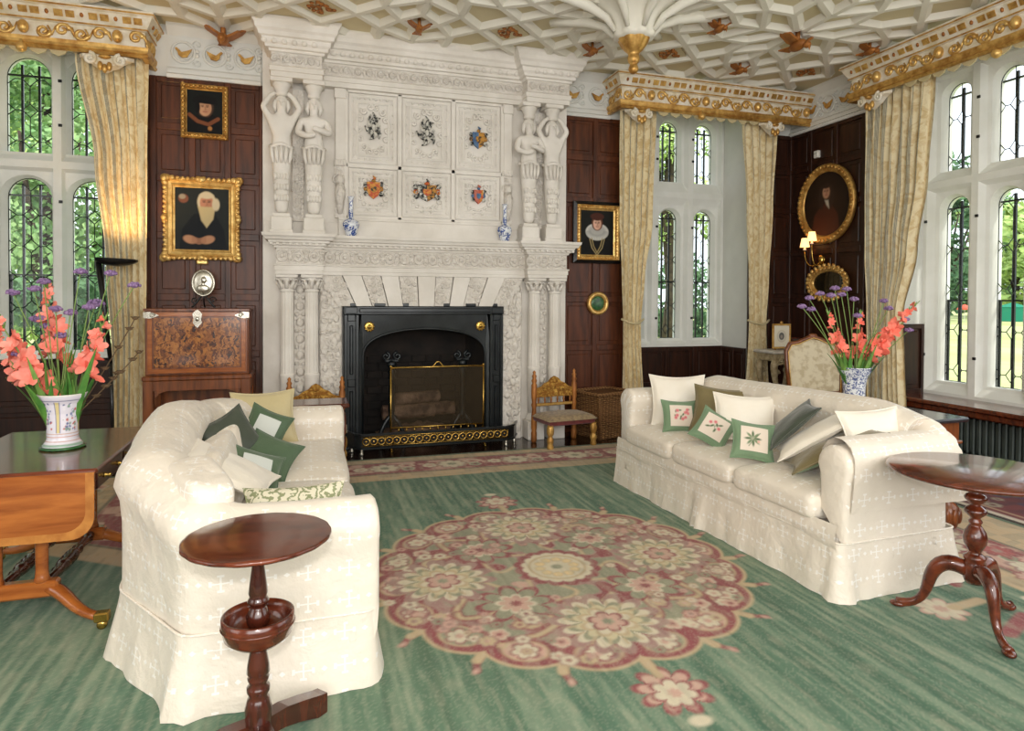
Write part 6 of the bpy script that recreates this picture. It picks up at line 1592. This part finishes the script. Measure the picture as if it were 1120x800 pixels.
# sofa table on the left
st_ = thing('sofa_table', 'satinwood drop-leaf sofa table with turned stretchers behind the left-hand sofa', 'table', (-1.26, 3.88, .010))
m = MB(); m.box((-.355, -.50, .685), (.355, .54, .71), 0, .008); m.build('top', M['mahogany'], st_)
m = MB(); m.box((-.325, -.45, .585), (.325, .50, .685), 0, .004); m.build('frieze', M['mahogany_dark'], st_)
for k in range(2):
    m = MB(); y0 = -.42 + k * .46; m.box((.32, y0, .595), (.335, y0 + .43, .678), 0, .004); dr = m.build('drawer', M['mahogany_dark'], st_)
    for q in (.1, .33):
        m = MB(); m.lathe([(.012, 0), (.012, .006), (.006, .012), (.011, .022), (.006, .03), (0, .031)], 12, axis='X', c=(.335, y0 + q, .637)); m.build('knob', M['brass'], dr)
m = MB(); pol = [(-.345, .0), (.345, .0), (.345, -.20)] + [(.345 - .10 + .10 * cos(a), -.20 - .10 * sin(a)) for a in [pi / 2 * k / 8 for k in range(1, 9)]] + [(-.345 + .10 - .10 * sin(a), -.30 + .10 - .10 * cos(a)) for a in [pi / 2 * k / 8 for k in range(0, 9)]]
m.prism(pol, .016, (0, -.50, .698), (1, 0, 0), (0, 0, 1)); fl_ = m.build('drop_leaf', M['satinwood'], st_)
m = MB(); ip = [(p[0] * .90, p[1] * .88 if p[1] < 0 else -.0) for p in pol]; n = len(pol)
m.add([(p[0], -.5175, .698 + p[1]) for p in pol] + [(p[0], -.5175, .698 + p[1]) for p in ip], [(k, (k + 1) % n, n + (k + 1) % n, n + k) for k in range(1, n)]); m.build('crossbanding', M['satinwood_band'], fl_)
for y in (-.36, .38):
    m = MB(); m.box((-.16, y - .03, .10), (.16, y + .03, .175), 0, .01); m.build('pedestal_block', M['satinwood'], st_)
    for x in (-.09, .09):
        m = MB(); m.lathe([(.030, .17), (.034, .18), (.028, .195), (.026, .22), (.028, .52), (.032, .53), (.034, .55), (.03, .59)], 18, (x, y, 0)); m.build('column', M['satinwood'], st_)
    for s in (-1, 1):
        m = MB(); sp_ = (-.22 if y < 0 else .1)
        pts = bez((s * .12, y, .135), (s * .20, y + sp_ * .1, .12), (s * .24, y + sp_ * .5, .045), (s * .385, y + sp_ * .9, .055), 10); m.tube(pts, [.034, .034, .034, .033, .032, .030, .028, .026, .024, .023, .022], 8, flat=.9); lg = m.build('leg', M['satinwood'], st_)
        m = MB(); e = pts[-1]; m.box((e[0] - .03, e[1] - .024, .036), (e[0] + .03, e[1] + .024, .078), 0, .006); m.lathe([(.0, -.012), (.02, -.012), (.022, 0), (.02, .012), (0, .012)], 14, (e[0], e[1], .0215), axis='Y'); m.build('brass_castor', M['brass'], lg)
for x in (-.09, .09):
    m = MB(); m.lathe([(.02, -.36), (.02, -.30), (.03, -.29), (.02, -.27), (.024, -.25), (.02, -.16), (.028, -.13), (.018, -.11), (.03, -.07), (.034, -.03), (.022, -.005), (.034, .02), (.022, .045), (.034, .07), (.03, .11), (.018, .15), (.028, .17), (.02, .20), (.024, .29), (.02, .31), (.03, .33), (.02, .34), (.02, .38)], 16, (x, 0, .138), axis='Y')
    m.build('stretcher', M['mahogany_dark'], st_)
# dark table behind the right sofa
dk = thing('console_table', 'dark topped wooden table between the right-hand sofa and the window', 'table', (3.72, 3.62, .010), R_(4))
m = MB(); m.box((-.33, -.50, .705), (.36, .62, .735), 0, .010); m.build('top', M['black_top'] if 'black_top' in M else mk('black_top', C3(52, 50, 52), .16, col2=C3(40, 38, 40), scale=6, coat=.4), dk)
m = MB(); m.box((-.29, -.46, .565), (.32, .58, .705), 0, .006); m.box((-.305, -.475, .56), (.335, .595, .58), 0, .006); m.build('frieze', M['walnut'], dk)
for x in (-.25, .27):
    for y in (-.42, .52):
        m = MB(); m.lathe([(.03, .0), (.055, .01), (.07, .05), (.075, .10), (.06, .15), (.036, .175), (.04, .19), (.028, .21), (.024, .3), (.03, .46), (.04, .5), (.04, .565)], 18, (x, y, 0))
        for k in range(10): a = 2 * pi * k / 10; m.ball((x + .068 * cos(a), y + .068 * sin(a), .09), (.020, .020, .05), 7, 5)
        m.build('leg', M['walnut'], dk)
# marble-topped console in the corner
cn = thing('corner_console', 'small carved pale console table with grey top in the dark corner behind the armchair', 'table', (5.30, 6.34, 0))
m = MB(); m.box((-.24, -.16, .885), (.24, .20, .92), 0, .008); m.build('top', M['stone_dirty'], cn)
m = MB(); m.box((-.21, -.13, .80), (.21, .18, .885), 0, .006)
for k in range(7): m.tube(spiral((-.18 + .06 * k, -.14, .79), .04, 1.3, k, (1, 0, 0), (0, 0, 1), 14, .2, 1 if k % 2 else -1), .012, 6)
m.ball((0, -.14, .74), (.06, .03, .06), 10, 7); m.build('carved_apron', M['gilt_pale'] if 'gilt_pale' in M else mk('gilt_pale', C3(196, 180, 146), .5, col2=C3(150, 130, 96), scale=20, bump=.3), cn)
for x in (-.18, .18):
    for y in (-.11, .15):
        m = MB(); m.tube(bez((x, y, .80), (x * 1.5, y - .03, .62), (x * .2, y, .35), (x * .9, y, .02), 12), [.04, .042, .04, .036, .032, .028, .026, .024, .024, .026, .03, .034, .03], 9)
        m.tube(spiral((x, y - .02, .66), .05, 1.2, 0, (1, 0, 0), (0, 0, 1), 12, .2), .014, 6); m.build('leg', M['gilt_pale'], cn)
m = MB(); m.tube(bez((-.17, .0, .12), (-.05, -.02, .25), (.05, -.02, .25), (.17, 0, .12), 12), .022, 8); m.ball((0, -.02, .24), (.05, .04, .05), 10, 7); m.build('stretcher', M['gilt_pale'], cn)
ph = thing('easel_picture', 'small framed oval miniature on a pale mount standing on the corner console', 'picture', (5.28, 6.32, .921), R_(-8))
m = MB(); 
for a, b in (((-.115, 0), (.115, .022)), ((-.115, .268), (.115, .29)), ((-.115, .022), (-.095, .268)), ((.095, .022), (.115, .268))): m.box((a[0], -.012, a[1] + .015), (b[0], .012, b[1] + .015), 0, .004)
m.ball((0, 0, .318), (.02, .01, .016), 8, 6); m.build('frame', M['gilt'], ph)
P_ = Paint(-.097, .097, 0, .25, 44, 54, C3(222, 214, 194)); P_.ell(0, .125, .058, .07, C3(190, 180, 158)); P_.ell(0, .125, .05, .062, C3(216, 208, 190)); P_.ell(0, .125, .034, .044, C3(96, 96, 92)); P_.ell(0, .12, .016, .022, C3(150, 140, 128))
o = P_.mesh('mount', M['painting'], ph, (0, -.004, .035)); 
m = MB(); m.tube([(0, .01, .24), (0, .11, .006)], .006, 6); m.tube([(-.09, -.01, .015), (-.09, -.03, .006)], .006, 5); m.tube([(.09, -.01, .015), (.09, -.03, .006)], .006, 5); m.build('strut', M['gilt_dull'], ph)
p2 = thing('photo_frame', 'small dark framed photograph on the corner console, half hidden by the armchair', 'picture', (5.475, 6.30, .921), R_(-10))
m = MB()
for a, b in (((-.06, 0), (.06, .014)), ((-.06, .13), (.06, .144)), ((-.06, .014), (-.046, .13)), ((.046, .014), (.06, .13))): m.box((a[0], -.008, a[1]), (b[0], .008, b[1]), 0, .002)
m.tube([(0, .008, .1), (0, .06, .004)], .004, 5); m.build('frame', M['mahogany_dark'], p2)
P_ = Paint(-.05, .05, 0, .124, 20, 24, C3(60, 52, 46)); P_.ell(0, .06, .024, .034, C3(120, 104, 88)); P_.mesh('photograph', M['painting'], p2, (0, -.002, .01))
# armchair
ac = thing('parlour_chair', 'chair with tall cream brocade back in a gilt-edged wooden frame behind the right-hand sofa', 'chair', (4.93, 5.25, 0), R_(-14))
bo = [(-.27, .55), (-.285, .80), (-.29, .98), (-.25, 1.05), (-.16, 1.065), (-.08, 1.10), (0, 1.125), (.08, 1.10), (.16, 1.065), (.25, 1.05), (.29, .98), (.285, .80), (.27, .55)]
def tp(p, d=0): return (p[0], d + (p[1] - .5) * .12, p[1])
m = MB(); m.tube([tp(p, .20) for p in bo], [.018, .02, .022, .024, .02, .02, .028, .02, .02, .024, .022, .02, .018], 8); m.tube([tp(bo[0], .20), tp(bo[-1], .20)], .02, 8)
m.ball(tp((0, 1.135), .19), (.05, .02, .025), 10, 6); m.build('back_frame', M['walnut'], ac)
m = MB(); m.tube([tp((p[0] * .95, p[1] - .012), .175) for p in bo], .006, 6); m.build('gilt_edge', M['gilt_bright'], ac)
m = MB()
for sg in (-1, 1):
    def bf(u, w, sg=sg):
        a = bo[0]; hz = .55 + w * .55; hw = .265 - .01 * abs(w - .5); top = 1.105 - .09 * (abs(2 * u - 1)) ** 1.5
        z = min(.55 + w * (top - .55), top); x = (2 * u - 1) * (.262 + .015 * sin(pi * w * .9)); y = .20 + (z - .5) * .12 + sg * .028 * (max(0, (1 - (2 * u - 1) ** 4) * (1 - (2 * w - 1) ** 4))) ** .5; return (x, y, z)
    m.grid(bf, 20, 18, flip=sg > 0)
m.build('back_upholstery', M['chair_brocade'], ac, fixn=False)
m = MB(); puff(m, -.30, .30, -.30, .24, .34, .46, .02, .3, 50, 14); m.build('seat', M['chair_brocade'], ac)
m = MB(); m.box((-.30, -.30, .30), (.30, .24, .36), 0, .012); m.build('seat_rail', M['gilt_dull'], ac)
for s in (-1, 1):
    for y in (-.27, .21):
        m = MB(); m.tube(bez((s * .27, y, .31), (s * .31, y - .03, .24), (s * .24, y, .1), (s * .27, y + (.02 if y > 0 else -.02), .018), 9), [.034, .036, .032, .026, .022, .019, .018, .018, .02, .024], 9); m.build('leg', M['gilt_dull'], ac)
# radiators
def radiator(label, loc, L, h, n, rz):
    t = thing('radiator', label, 'radiator', loc, rz, None)
    for k in range(n):
        x = (k + .5) * L / n; m = MB(); w = L / n
        m.box((x - w * .40, -.045, .05), (x + w * .40, -.02, h), 0, .010); m.box((x - w * .40, .02, .05), (x + w * .40, .045, h), 0, .010); m.box((x - w * .42, -.045, h - .05), (x + w * .42, .045, h - .005), 0, .012); m.box((x - w * .42, -.045, .05), (x + w * .42, .045, .09), 0, .012)
        m.build('radiator_section', M['radiator'], t)
    m = MB(); m.tube([(0, 0, h - .028), (L, 0, h - .028)], .014, 8); m.tube([(0, 0, .07), (L, 0, .07)], .014, 8); m.build('pipe', M['radiator'], t)
    for x in (L * .1, L * .9):
        m = MB(); m.box((x - .02, -.05, 0), (x + .02, .05, .05), 0, .006); m.build('foot', M['radiator'], t)
radiator('grey-green column radiator under the sill of the right-hand window', (6.03, 4.95, 0), 2.75, .42, 46, R_(-90))
radiator('low dark radiator under the left window behind the sofa table', (-4.2, 7.24, 0), 2.4, .17, 40, 0)
# floor lamp
fl2 = thing('floor_lamp', 'tall black uplighter floor lamp with a tilted shallow head before the left curtain', 'lamp', (-1.60, 6.42, 0))
m = MB(); m.lathe([(0, 0), (.13, 0), (.13, .015), (.04, .03), (.016, .045)], 28); m.build('base', M['black'], fl2)
m = MB(); m.tube([(0, 0, .03), (-.005, 0, .5), (-.015, 0, .95)], .014, 10); m.tube([(-.015, 0, .93), (-.06, 0, 1.40), (-.105, 0, 1.80)], [.017, .02, .026], 10); m.build('pole', M['black'], fl2)
m = MB()
def lh(u, w, e=0):
    x = -.12 + u * .31; hw = .09 * (sin(pi * min(1, .12 + u * .8))) ** .5; a = pi * (w) ; y = -hw * cos(a); z = 1.83 - .012 * u - .062 * sin(a) * (sin(pi * min(1, .1 + u * .85))) ** .6 + e; return (x, y, z)
m.grid(lh, 22, 12); m.grid(lambda u, w: lh(u, w, .006), 22, 12, flip=True); m.build('lamp_head', M['black'], fl2, fixn=False)
# ------------------------------------------------------------------ vases and flowers
def vase(label, loc, s, style):
    t = thing('vase', label, 'vase', loc); prof = [(.088, 0), (.09, .008), (.078, .022), (.070, .04), (.070, .12), (.074, .17), (.086, .22), (.104, .25), (.108, .262)]
    if style == 'painted':
        m = MB(); m.lathe([(.0, .0), (.1, .0), (.104, .008), (.09, .014), (0, .014)], 36); m.build('foot', M['dark_green'], t)
        nxx, nyy = 132, 70; L = 2 * pi; P_ = Paint(0, L, 0, .262, nxx, nyy, C3(226, 222, 232)); P_.e = .003
        G_ = lambda z0, z1, c: P_.put(((P_.Y > z0) & (P_.Y < z1)) * 1.0, c)
        G_(.03, .034, C3(196, 150, 140)); G_(.05, .056, C3(206, 150, 130)); G_(.066, .07, C3(200, 160, 140)); G_(.236, .241, C3(110, 116, 150)); G_(.006, .016, C3(150, 176, 160))
        r3 = random.Random(9)
        for q in range(4):
            a0 = q * L / 4
            for k in range(60):
                x = a0 + (r3.random() * .8 + .35) ; y = .085 + .14 * r3.random(); rx = .05 + .05 * r3.random(); c = r3.choice((C3(120, 132, 172), C3(96, 104, 150), C3(190, 110, 106), C3(140, 164, 150), C3(232, 230, 236), C3(232, 230, 236)))
                d = np.sqrt((((P_.X - x + pi) % L - pi) / rx) ** 2 + ((P_.Y - y) / (rx * .09)) ** 2); P_.put(np.clip((1 - d) * 4, 0, 1), c)
            d = np.abs((P_.X - a0 + pi) % L - pi); P_.put((d < .10) * (P_.Y > .075) * (P_.Y < .232) * 1.0, C3(222, 206, 150)); P_.put((np.abs(d - .12) < .02) * (P_.Y > .075) * (P_.Y < .232) * 1.0, C3(120, 128, 170))
        o = P_.mesh('body', M['porcelain_paint'], t, (0, 0, 0)); pz = [p[1] for p in prof]; pr_ = [p[0] for p in prof]
        for v in o.data.vertices:
            a, z = v.co.x, v.co.z; r = float(np.interp(z, pz, pr_)); v.co = (r * cos(a), r * sin(a), z * s + .012)
    else:
        m = MB(); m.lathe([(r, z * s) for r, z in prof], 36, cap=False); m.lathe([(0, .0), (.088, .0)], 36, cap=False); m.build('body', M['blue_white_leafy'], t)
    m = MB(); m.lathe([(.108, .262 * s + .012), (.111, .268 * s + .012), (.106, .270 * s + .012), (.10, .255 * s + .012), (.07, .2 * s), (.062, .06), (0, .055)], 36, cap=False); m.build('rim', M['white_paint'] if style == 'painted' else M['blue_white_leafy'], t)
    return t
def floret(m, c, d, s, r3, mat=0):
    c = Vector(c); d = Vector(d).normalized(); a = d.orthogonal().normalized(); b = d.cross(a); n = 6
    for k in range(n):
        an = 2 * pi * k / n + r3.random() * .4; o = a * cos(an) + b * sin(an); tn = d.cross(o)
        sp_ = .8 + .5 * r3.random(); L = s * (.9 + .3 * r3.random())
        rows = [(0, .12, 0), (.35, .42, .32), (.7, .62, .75 * sp_), (.95, .5, 1.05 * sp_), (1.08, .12, 1.3 * sp_)]
        vs = []
        for f, wd, op in rows:
            base_ = c + d * L * f * (.85 if op < 1 else .72) + o * L * op * .72
            for q in (-1, 0, 1): vs.append(base_ + tn * q * wd * L * .55 + d * (.06 * L * abs(q) + .05 * L * r3.random() * f))
        fs = []
        for i in range(len(rows) - 1):
            for q in (0, 1): fs.append((i * 3 + q, i * 3 + q + 1, (i + 1) * 3 + q + 1, (i + 1) * 3 + q))
        m.add(vs, fs, mat, True)
def gladiolus(label, pts, r_start, n, s, mat, group, seed, leaves=2):
    t = thing('gladiolus', label, 'flower', pts[0], 0, group); r3 = random.Random(seed); O = Vector(pts[0]); P_ = [Vector(p) - O for p in pts]
    cur = bez(tuple(P_[0]), tuple(P_[0].lerp(P_[1], .6)), tuple(P_[1]), tuple(P_[2]), 24)
    m = MB(); m.tube(cur, [.008 * (1 - .65 * i / 24) for i in range(25)], 7); m.build('stem', M['stem'], t)
    view = Vector((-.25, -1, .15)).normalized()
    for k in range(n):
        f = r_start + (1 - r_start) * k / n; i = min(int(f * 24), 23); p = Vector(cur[i]).lerp(Vector(cur[i + 1]), f * 24 - i)
        an = k * 2.4; dv = Vector((cos(an), sin(an) * .8 - .35, .45)); sz = s * (1.15 - .75 * (k / n) ** 1.6)
        m = MB(); floret(m, p, dv, sz, r3); m.tube([p - dv.normalized() * .0, p + dv.normalized() * sz * .3], [.006, .010], 6, 0); m.build('floret', M[mat if k % 3 else 'coral_deep'], t, fixn=False)
    m = MB()
    for k in range(4): f = .93 + .02 * k; i = min(int(f * 24), 24); p = Vector(cur[i]); m.tube([p, p + Vector((.012 * (1 if k % 2 else -1), -.006, .03))], [.007, .002], 6)
    m.build('bud', M['leaf_light'], t)
    for k in range(leaves):
        a = r3.random() * 6.28; d = Vector((cos(a), sin(a), 0)); h = .20 + .17 * r3.random(); up = (P_[1] - P_[0]).normalized()
        m = MB(); w = .015 + .006 * r3.random(); sd_ = d.cross(up).normalized(); vs = []; N = 8
        for i in range(N + 1):
            f = i / N; c = up * (h * f * 1.25) + d * (.012 + .055 * f * f) * (1 + .6 * (k % 2)); ww = w * (1 - f ** 3) + .001
            vs += [c - sd_ * ww, c + d * .004, c + sd_ * ww]
        m.add(vs, [(i * 3 + q, i * 3 + q + 1, i * 3 + q + 4, i * 3 + q + 3) for i in range(N) for q in (0, 1)], 0, True); m.build('leaf', M['leaf' if k % 2 else 'leaf_light'], t, fixn=False)
    return t
def verbena(label, p0, p1, group, seed, r=.026):
    t = thing('purple_flower', label, 'flower', p0, 0, group); r3 = random.Random(seed); a = Vector(p0); b = Vector(p1) - a
    m = MB(); m.tube(bez((0, 0, 0), tuple(b * .4 + Vector((0, 0, .06))), tuple(b * .8 + Vector((0, 0, .03))), tuple(b), 12), .0028, 5); m.build('stem', M['stem'], t)
    m = MB(); core = b
    m.ball(core, (r * .75, r * .75, r * .45), 10, 6)
    for k in range(46):
        d = Vector((r3.gauss(0, 1), r3.gauss(0, 1), abs(r3.gauss(0, .8)))).normalized(); m.ball(core + Vector((d.x * r, d.y * r, d.z * r * .65)), .0055 + .003 * r3.random(), 5, 4)
    m.build('flower_head', M['purple'], t)
def seedstem(label, p0, p1, group, seed):
    t = thing('seed_stem', label, 'flower', p0, 0, group); r3 = random.Random(seed); b = Vector(p1) - Vector(p0); cur = bez((0, 0, 0), tuple(b * .4), tuple(b * .8 + Vector((0, 0, -.02))), tuple(b), 14)
    m = MB(); m.tube(cur, .003, 5); m.build('stem', M['brown_seed'], t)
    for i in (6, 9, 12, 14):
        m = MB(); c = Vector(cur[i]); m.ball(c, (.016, .016, .010), 9, 6)
        for k in range(9): a = 2 * pi * k / 9; m.tube([c, c + Vector((cos(a) * .022, sin(a) * .022, .006))], [.006, .002], 5)
        m.build('seed_whorl', M['brown_seed'], t)
LV = (-1.20, 3.90, .721)
vase('painted porcelain vase holding gladioli on the left sofa table', LV, 1.0, 'painted')
lg_ = 'flowers in the left vase'; B0 = lambda dx, dy=0, dz=.09: (LV[0] + dx, LV[1] + dy, LV[2] + dz)
gladiolus('coral gladiolus leaning left in the left vase, its florets big and open', [B0(-.03, -.01), (-1.30, 3.86, 1.10), (-1.46, 3.80, 1.42)], .46, 11, .056, 'coral', lg_, 1, 10)
gladiolus('tallest coral gladiolus standing upright in the left vase', [B0(-.01, .02), (-1.23, 3.95, 1.20), (-1.295, 3.96, 1.59)], .55, 12, .050, 'coral', lg_, 2, 10)
gladiolus('coral gladiolus leaning right in the left vase, before the lamp pole', [B0(.035, 0), (-1.10, 3.88, 1.10), (-.985, 3.87, 1.42)], .56, 10, .052, 'coral', lg_, 3, 10)
gladiolus('second coral gladiolus low on the far left edge of the left vase bouquet', [B0(-.045, .02), (-1.36, 3.98, 1.05), (-1.56, 4.02, 1.33)], .56, 9, .052, 'coral', lg_, 4, 5)
for k, tip in enumerate([(-1.398, 3.86, 1.514), (-1.319, 3.89, 1.534), (-1.285, 3.92, 1.572), (-1.32, 3.95, 1.379), (-1.215, 3.86, 1.432), (-1.159, 3.89, 1.413), (-1.21, 3.92, 1.294), (-1.06, 3.95, 1.46), (-1.105, 3.86, 1.624), (-0.976, 3.89, 1.618), (-0.873, 3.92, 1.558), (-1.28, 3.95, 1.341), (-1.069, 3.86, 1.442), (-1.388, 3.89, 1.206)]):
    verbena('small purple flower head on a thin stem in the left vase', B0(.03 * cos(k * 2.1), .03 * sin(k * 2.1), .1), tip, lg_ + ', purple', k, .026 if k not in (3, 7) else .036)
for k, tip in enumerate([(-0.849, 3.9, 1.208), (-0.872, 3.93, 1.387), (-0.967, 3.96, 1.093)]): seedstem(['brown seed stem arching right from the left vase, middle one', 'tallest brown seed stem at the right of the left vase', 'lowest brown seed stem drooping right from the left vase'][k], B0(.05, .01 * k, .15), tip, lg_, k)
RV = (3.64, 3.62, .746)
vase('blue and white patterned vase of gladioli behind the back of the right-hand sofa', RV, 1.04, 'leafy')
rg_ = 'flowers in the right vase'; B1 = lambda dx, dy=0, dz=.12: (RV[0] + dx, RV[1] + dy, RV[2] + dz)
gladiolus('coral gladiolus leaning left in the right vase', [B1(-.03, 0), (3.53, 3.62, 1.14), (3.37, 3.60, 1.44)], .52, 9, .043, 'coral_deep', rg_, 11, 7)
gladiolus('coral gladiolus upright in the middle of the right vase', [B1(.0, .0), (3.67, 3.62, 1.14), (3.665, 3.60, 1.44)], .50, 9, .043, 'coral_deep', rg_, 12, 7)
gladiolus('big coral gladiolus leaning far right in the right vase, with the densest florets', [B1(.03, 0), (3.80, 3.60, 1.20), (4.20, 3.60, 1.50)], .48, 15, .052, 'coral_deep', rg_, 13, 7)
gladiolus('short coral gladiolus low at the front right of the right vase', [B1(.02, -.02), (3.72, 3.58, 1.12), (3.80, 3.56, 1.26)], .55, 6, .045, 'coral_deep', rg_, 14, 5)
for k, tip in enumerate([(3.152, 3.58, 1.455), (3.254, 3.61, 1.436), (3.264, 3.64, 1.511), (3.383, 3.67, 1.543), (3.392, 3.58, 1.53), (3.506, 3.61, 1.537), (3.582, 3.64, 1.576), (3.677, 3.67, 1.506), (3.62, 3.58, 1.393), (3.884, 3.61, 1.494), (3.959, 3.64, 1.442), (4.146, 3.67, 1.362), (4.079, 3.58, 1.288), (3.451, 3.61, 1.58)]):
    verbena('small purple flower head on a thin stem in the right vase', B1(.03 * cos(k * 2.1), .03 * sin(k * 2.1), .12), tip, rg_ + ', purple', 40 + k, .026)
# ------------------------------------------------------------------ outside
GZ = -.9
mb = MB(); mb.box((-70, 7.9, GZ - .3), (170, 150, GZ)); mb.box((6.7, -60, GZ - .3), (170, 7.9, GZ))
mk('lawn', C3(172, 184, 118), .95, col2=C3(194, 196, 144), scale=.25, stretch=(1, .3, 1), spec=.1)
lw = mb.build('lawn', M['lawn']); tag(lw, 'pale green and yellow mown lawn outside the windows', 'lawn')
mk('foliage', C3(170, 198, 132), .7, col2=C3(116, 158, 102), scale=2.0, spec=.2)
mk('foliage_dark', C3(112, 146, 100), .7, col2=C3(76, 112, 78), scale=2.0, spec=.2)
mk('foliage_light', C3(206, 222, 140), .7, col2=C3(160, 192, 108), scale=2.0, spec=.2)
mk('bark', C3(86, 72, 58), .9, col2=C3(58, 48, 40), scale=8)
def tree(name, label, loc, h, r, mat, n, leaf, seed, trunk_h=None, group='trees outside the windows'):
    rr = random.Random(seed); t = thing(name, label, 'tree', loc, 0, group)
    th = trunk_h if trunk_h is not None else h * .4
    mb = MB(); mb.tube([(0, 0, 0), (.02 * h, 0, th * .5), (0, .01 * h, th), (.0, 0, h * .8)], [h * .035, h * .028, h * .022, h * .008], 8)
    for k in range(5):
        a = rr.random() * 6.28; mb.tube([(0, 0, th * (.8 + .15 * k)), (cos(a) * r * .4, sin(a) * r * .4, th + (h - th) * .35), (cos(a) * r * .7, sin(a) * r * .7, th + (h - th) * .6)], [h * .014, h * .008, h * .003], 6)
    mb.build('trunk', M['bark'], t)
    mb = MB(); blobs = [(rr.gauss(0, .42) * r, rr.gauss(0, .42) * r, th * .75 + (h - th * .75) * rr.random()) for _ in range(26)]
    for k in range(n):
        b = rr.choice(blobs); s = r * .36
        d = Vector((rr.gauss(0, 1), rr.gauss(0, 1), rr.gauss(0, .8))); d.normalize(); c = Vector(b) + d * s * (rr.random() ** .4)
        a = Vector((rr.gauss(0, 1), rr.gauss(0, 1), rr.gauss(0, 1))); a.normalize(); e = a.orthogonal(); l = leaf * (.6 + .8 * rr.random()); c.z = max(c.z, leaf * 1.5)
        mb.add([c - a * l, c + e * l * .5, c + a * l, c - e * l * .5], [(0, 1, 2, 3)])
    mb.build('crown', M[mat], t, fixn=False); return t
tree('leafy_tree', 'bright green leafy tree filling the left window', (-4.4, 13.6, GZ), 7.5, 2.2, 'foliage', 20000, .06, 1, 1.2)
tree('leafy_tree', 'yellow-green tree behind the right part of the left window', (-7.6, 18.5, GZ), 9, 2.6, 'foliage_light', 16000, .085, 2, 1.0)
tree('leafy_tree', 'dark tree low behind the floor lamp outside the left window', (-3.0, 10.0, GZ), 2.6, .8, 'foliage_dark', 5000, .045, 3, .6)
tree('leafy_tree', 'tall yellow-green tree behind the upper panes of the middle window', (12.6, 21, GZ), 11.5, 2.4, 'foliage_light', 6000, .12, 4, 5.4)
tree('leafy_tree', 'dark green tree on the left of the middle window', (14.2, 30.0, GZ), 8.0, 2.6, 'foliage', 6000, .13, 5, 1.2)
tree('leafy_tree', 'low shrub on the lawn at the bottom right of the middle window', (18.4, 30, GZ), 4.2, 2.4, 'foliage_dark', 2000, .16, 6, .4)
for k, (az, d, h, r, m_, lb) in enumerate([(50.6, 96, 20, 5.5, 'foliage_dark', 'dark tree at the lawn end in the leftmost pane of the right-hand window'), (53.3, 128, 19, 6.0, 'foliage', 'broad green tree at the far edge of the lawn'), (55.2, 112, 15, 5.5, 'foliage_light', 'yellow-green tree behind the tent at the lawn edge'), (57.8, 128, 18, 6, 'foliage', 'round green tree past the tent at the right of the far lawn'), (46.5, 120, 20, 6, 'foliage_dark', 'dark tree beyond the lawn behind the curtain edge')]):
    tree('distant_tree', lb, (d * sin(radians(az)), d * cos(radians(az)), GZ), h, r, m_, 2600, .55, 20 + k, 1.5)
mk('teal_canvas', C3(40, 150, 120), .7); mk('red_canvas', C3(232, 96, 72), .7)
mq = thing('marquee', 'small teal green tent standing on the far lawn', 'tent', (100 * sin(radians(54.9)), 100 * cos(radians(54.9)), GZ), .62)
mb = MB(); mb.box((-2.2, -1.5, 0), (2.2, 1.5, 1.7), 0, .05); mb.build('canvas_side', M['teal_canvas'], mq)
mb = MB(); mb.add([(-2.3, -1.6, 1.7), (2.3, -1.6, 1.7), (2.3, 1.6, 1.7), (-2.3, 1.6, 1.7), (-1.8, 0, 2.3), (1.8, 0, 2.3)], [(0, 1, 5, 4), (2, 3, 4, 5), (1, 2, 5), (3, 0, 4), (3, 2, 1, 0)]); mb.build('canvas_roof', M['teal_canvas'], mq)
pr_ = thing('garden_parasol', 'small red parasol on the far lawn seen through the right-hand window', 'parasol', (88 * sin(radians(52.15)), 88 * cos(radians(52.15)), GZ))
mb = MB(); mb.tube([(0, 0, 0), (0, 0, 2.0)], .03, 6); mb.build('pole', M['white_paint'], pr_)
mb = MB(); mb.lathe([(.75, 1.45), (.8, 1.5), (.5, 1.85), (0, 2.05)], 10); mb.build('canopy', M['red_canvas'], pr_)

# ------------------------------------------------------------------ light
w = bpy.data.worlds.new('World'); SC.world = w; w.use_nodes = True; nt = w.node_tree; nt.nodes.clear()
bg = nt.nodes.new('ShaderNodeBackground'); ow = nt.nodes.new('ShaderNodeOutputWorld'); bg.inputs[0].default_value = (.86, .93, 1.0, 1); bg.inputs[1].default_value = WORLD
nt.links.new(bg.outputs[0], ow.inputs[0])
def light(name, typ, loc, energy, col=(1, 1, 1), look=None, **k):
    l = bpy.data.lights.new(name, typ); l.energy = energy; l.color = col
    for a, b in k.items(): setattr(l, a, b)
    o = bpy.data.objects.new(name, l); COL.objects.link(o); o.location = loc
    if look: o.rotation_euler = (Vector(look) - Vector(loc)).to_track_quat('-Z', 'Y').to_euler()
    return o
s = light('sun', 'SUN', (20, -10, 30), SUN, (1, .95, .86), (8, 8, 0), angle=.05)
light('added_fill_rear', 'AREA', (.6, YF + .25, 2.3), E_REAR, (1, .985, .972), (1.2, 6, 1.6), shape='RECTANGLE', size=6.5, size_y=2.8)  # added area fill before the closed rear wall, standing in for unseen windows
light('added_fill_left', 'AREA', (XL + .25, 1.0, 2.2), E_LEFT, (1, .985, .97), (2, 3, 1.5), shape='RECTANGLE', size=4, size_y=2.6)  # second added fill, out of view; the left wall itself has no openings
light('daylight_right_window', 'AREA', (XR - .35, 1.2, 2.2), E_RIGHT, (.96, .98, 1), (0, 3, 1.0), shape='RECTANGLE', size=3.0, size_y=2.8)
light('camera_flash', 'POINT', (-.04, -.02, 1.72), E_FLASH, (1, .965, .93), shadow_soft_size=.05)
light('uplighter_bulb', 'SPOT', (-1.53, 6.30, 1.86), 26, (1, .62, .28), (-1.52, 6.5, 3.2), spot_size=2.2, spot_blend=.6, shadow_soft_size=.04)
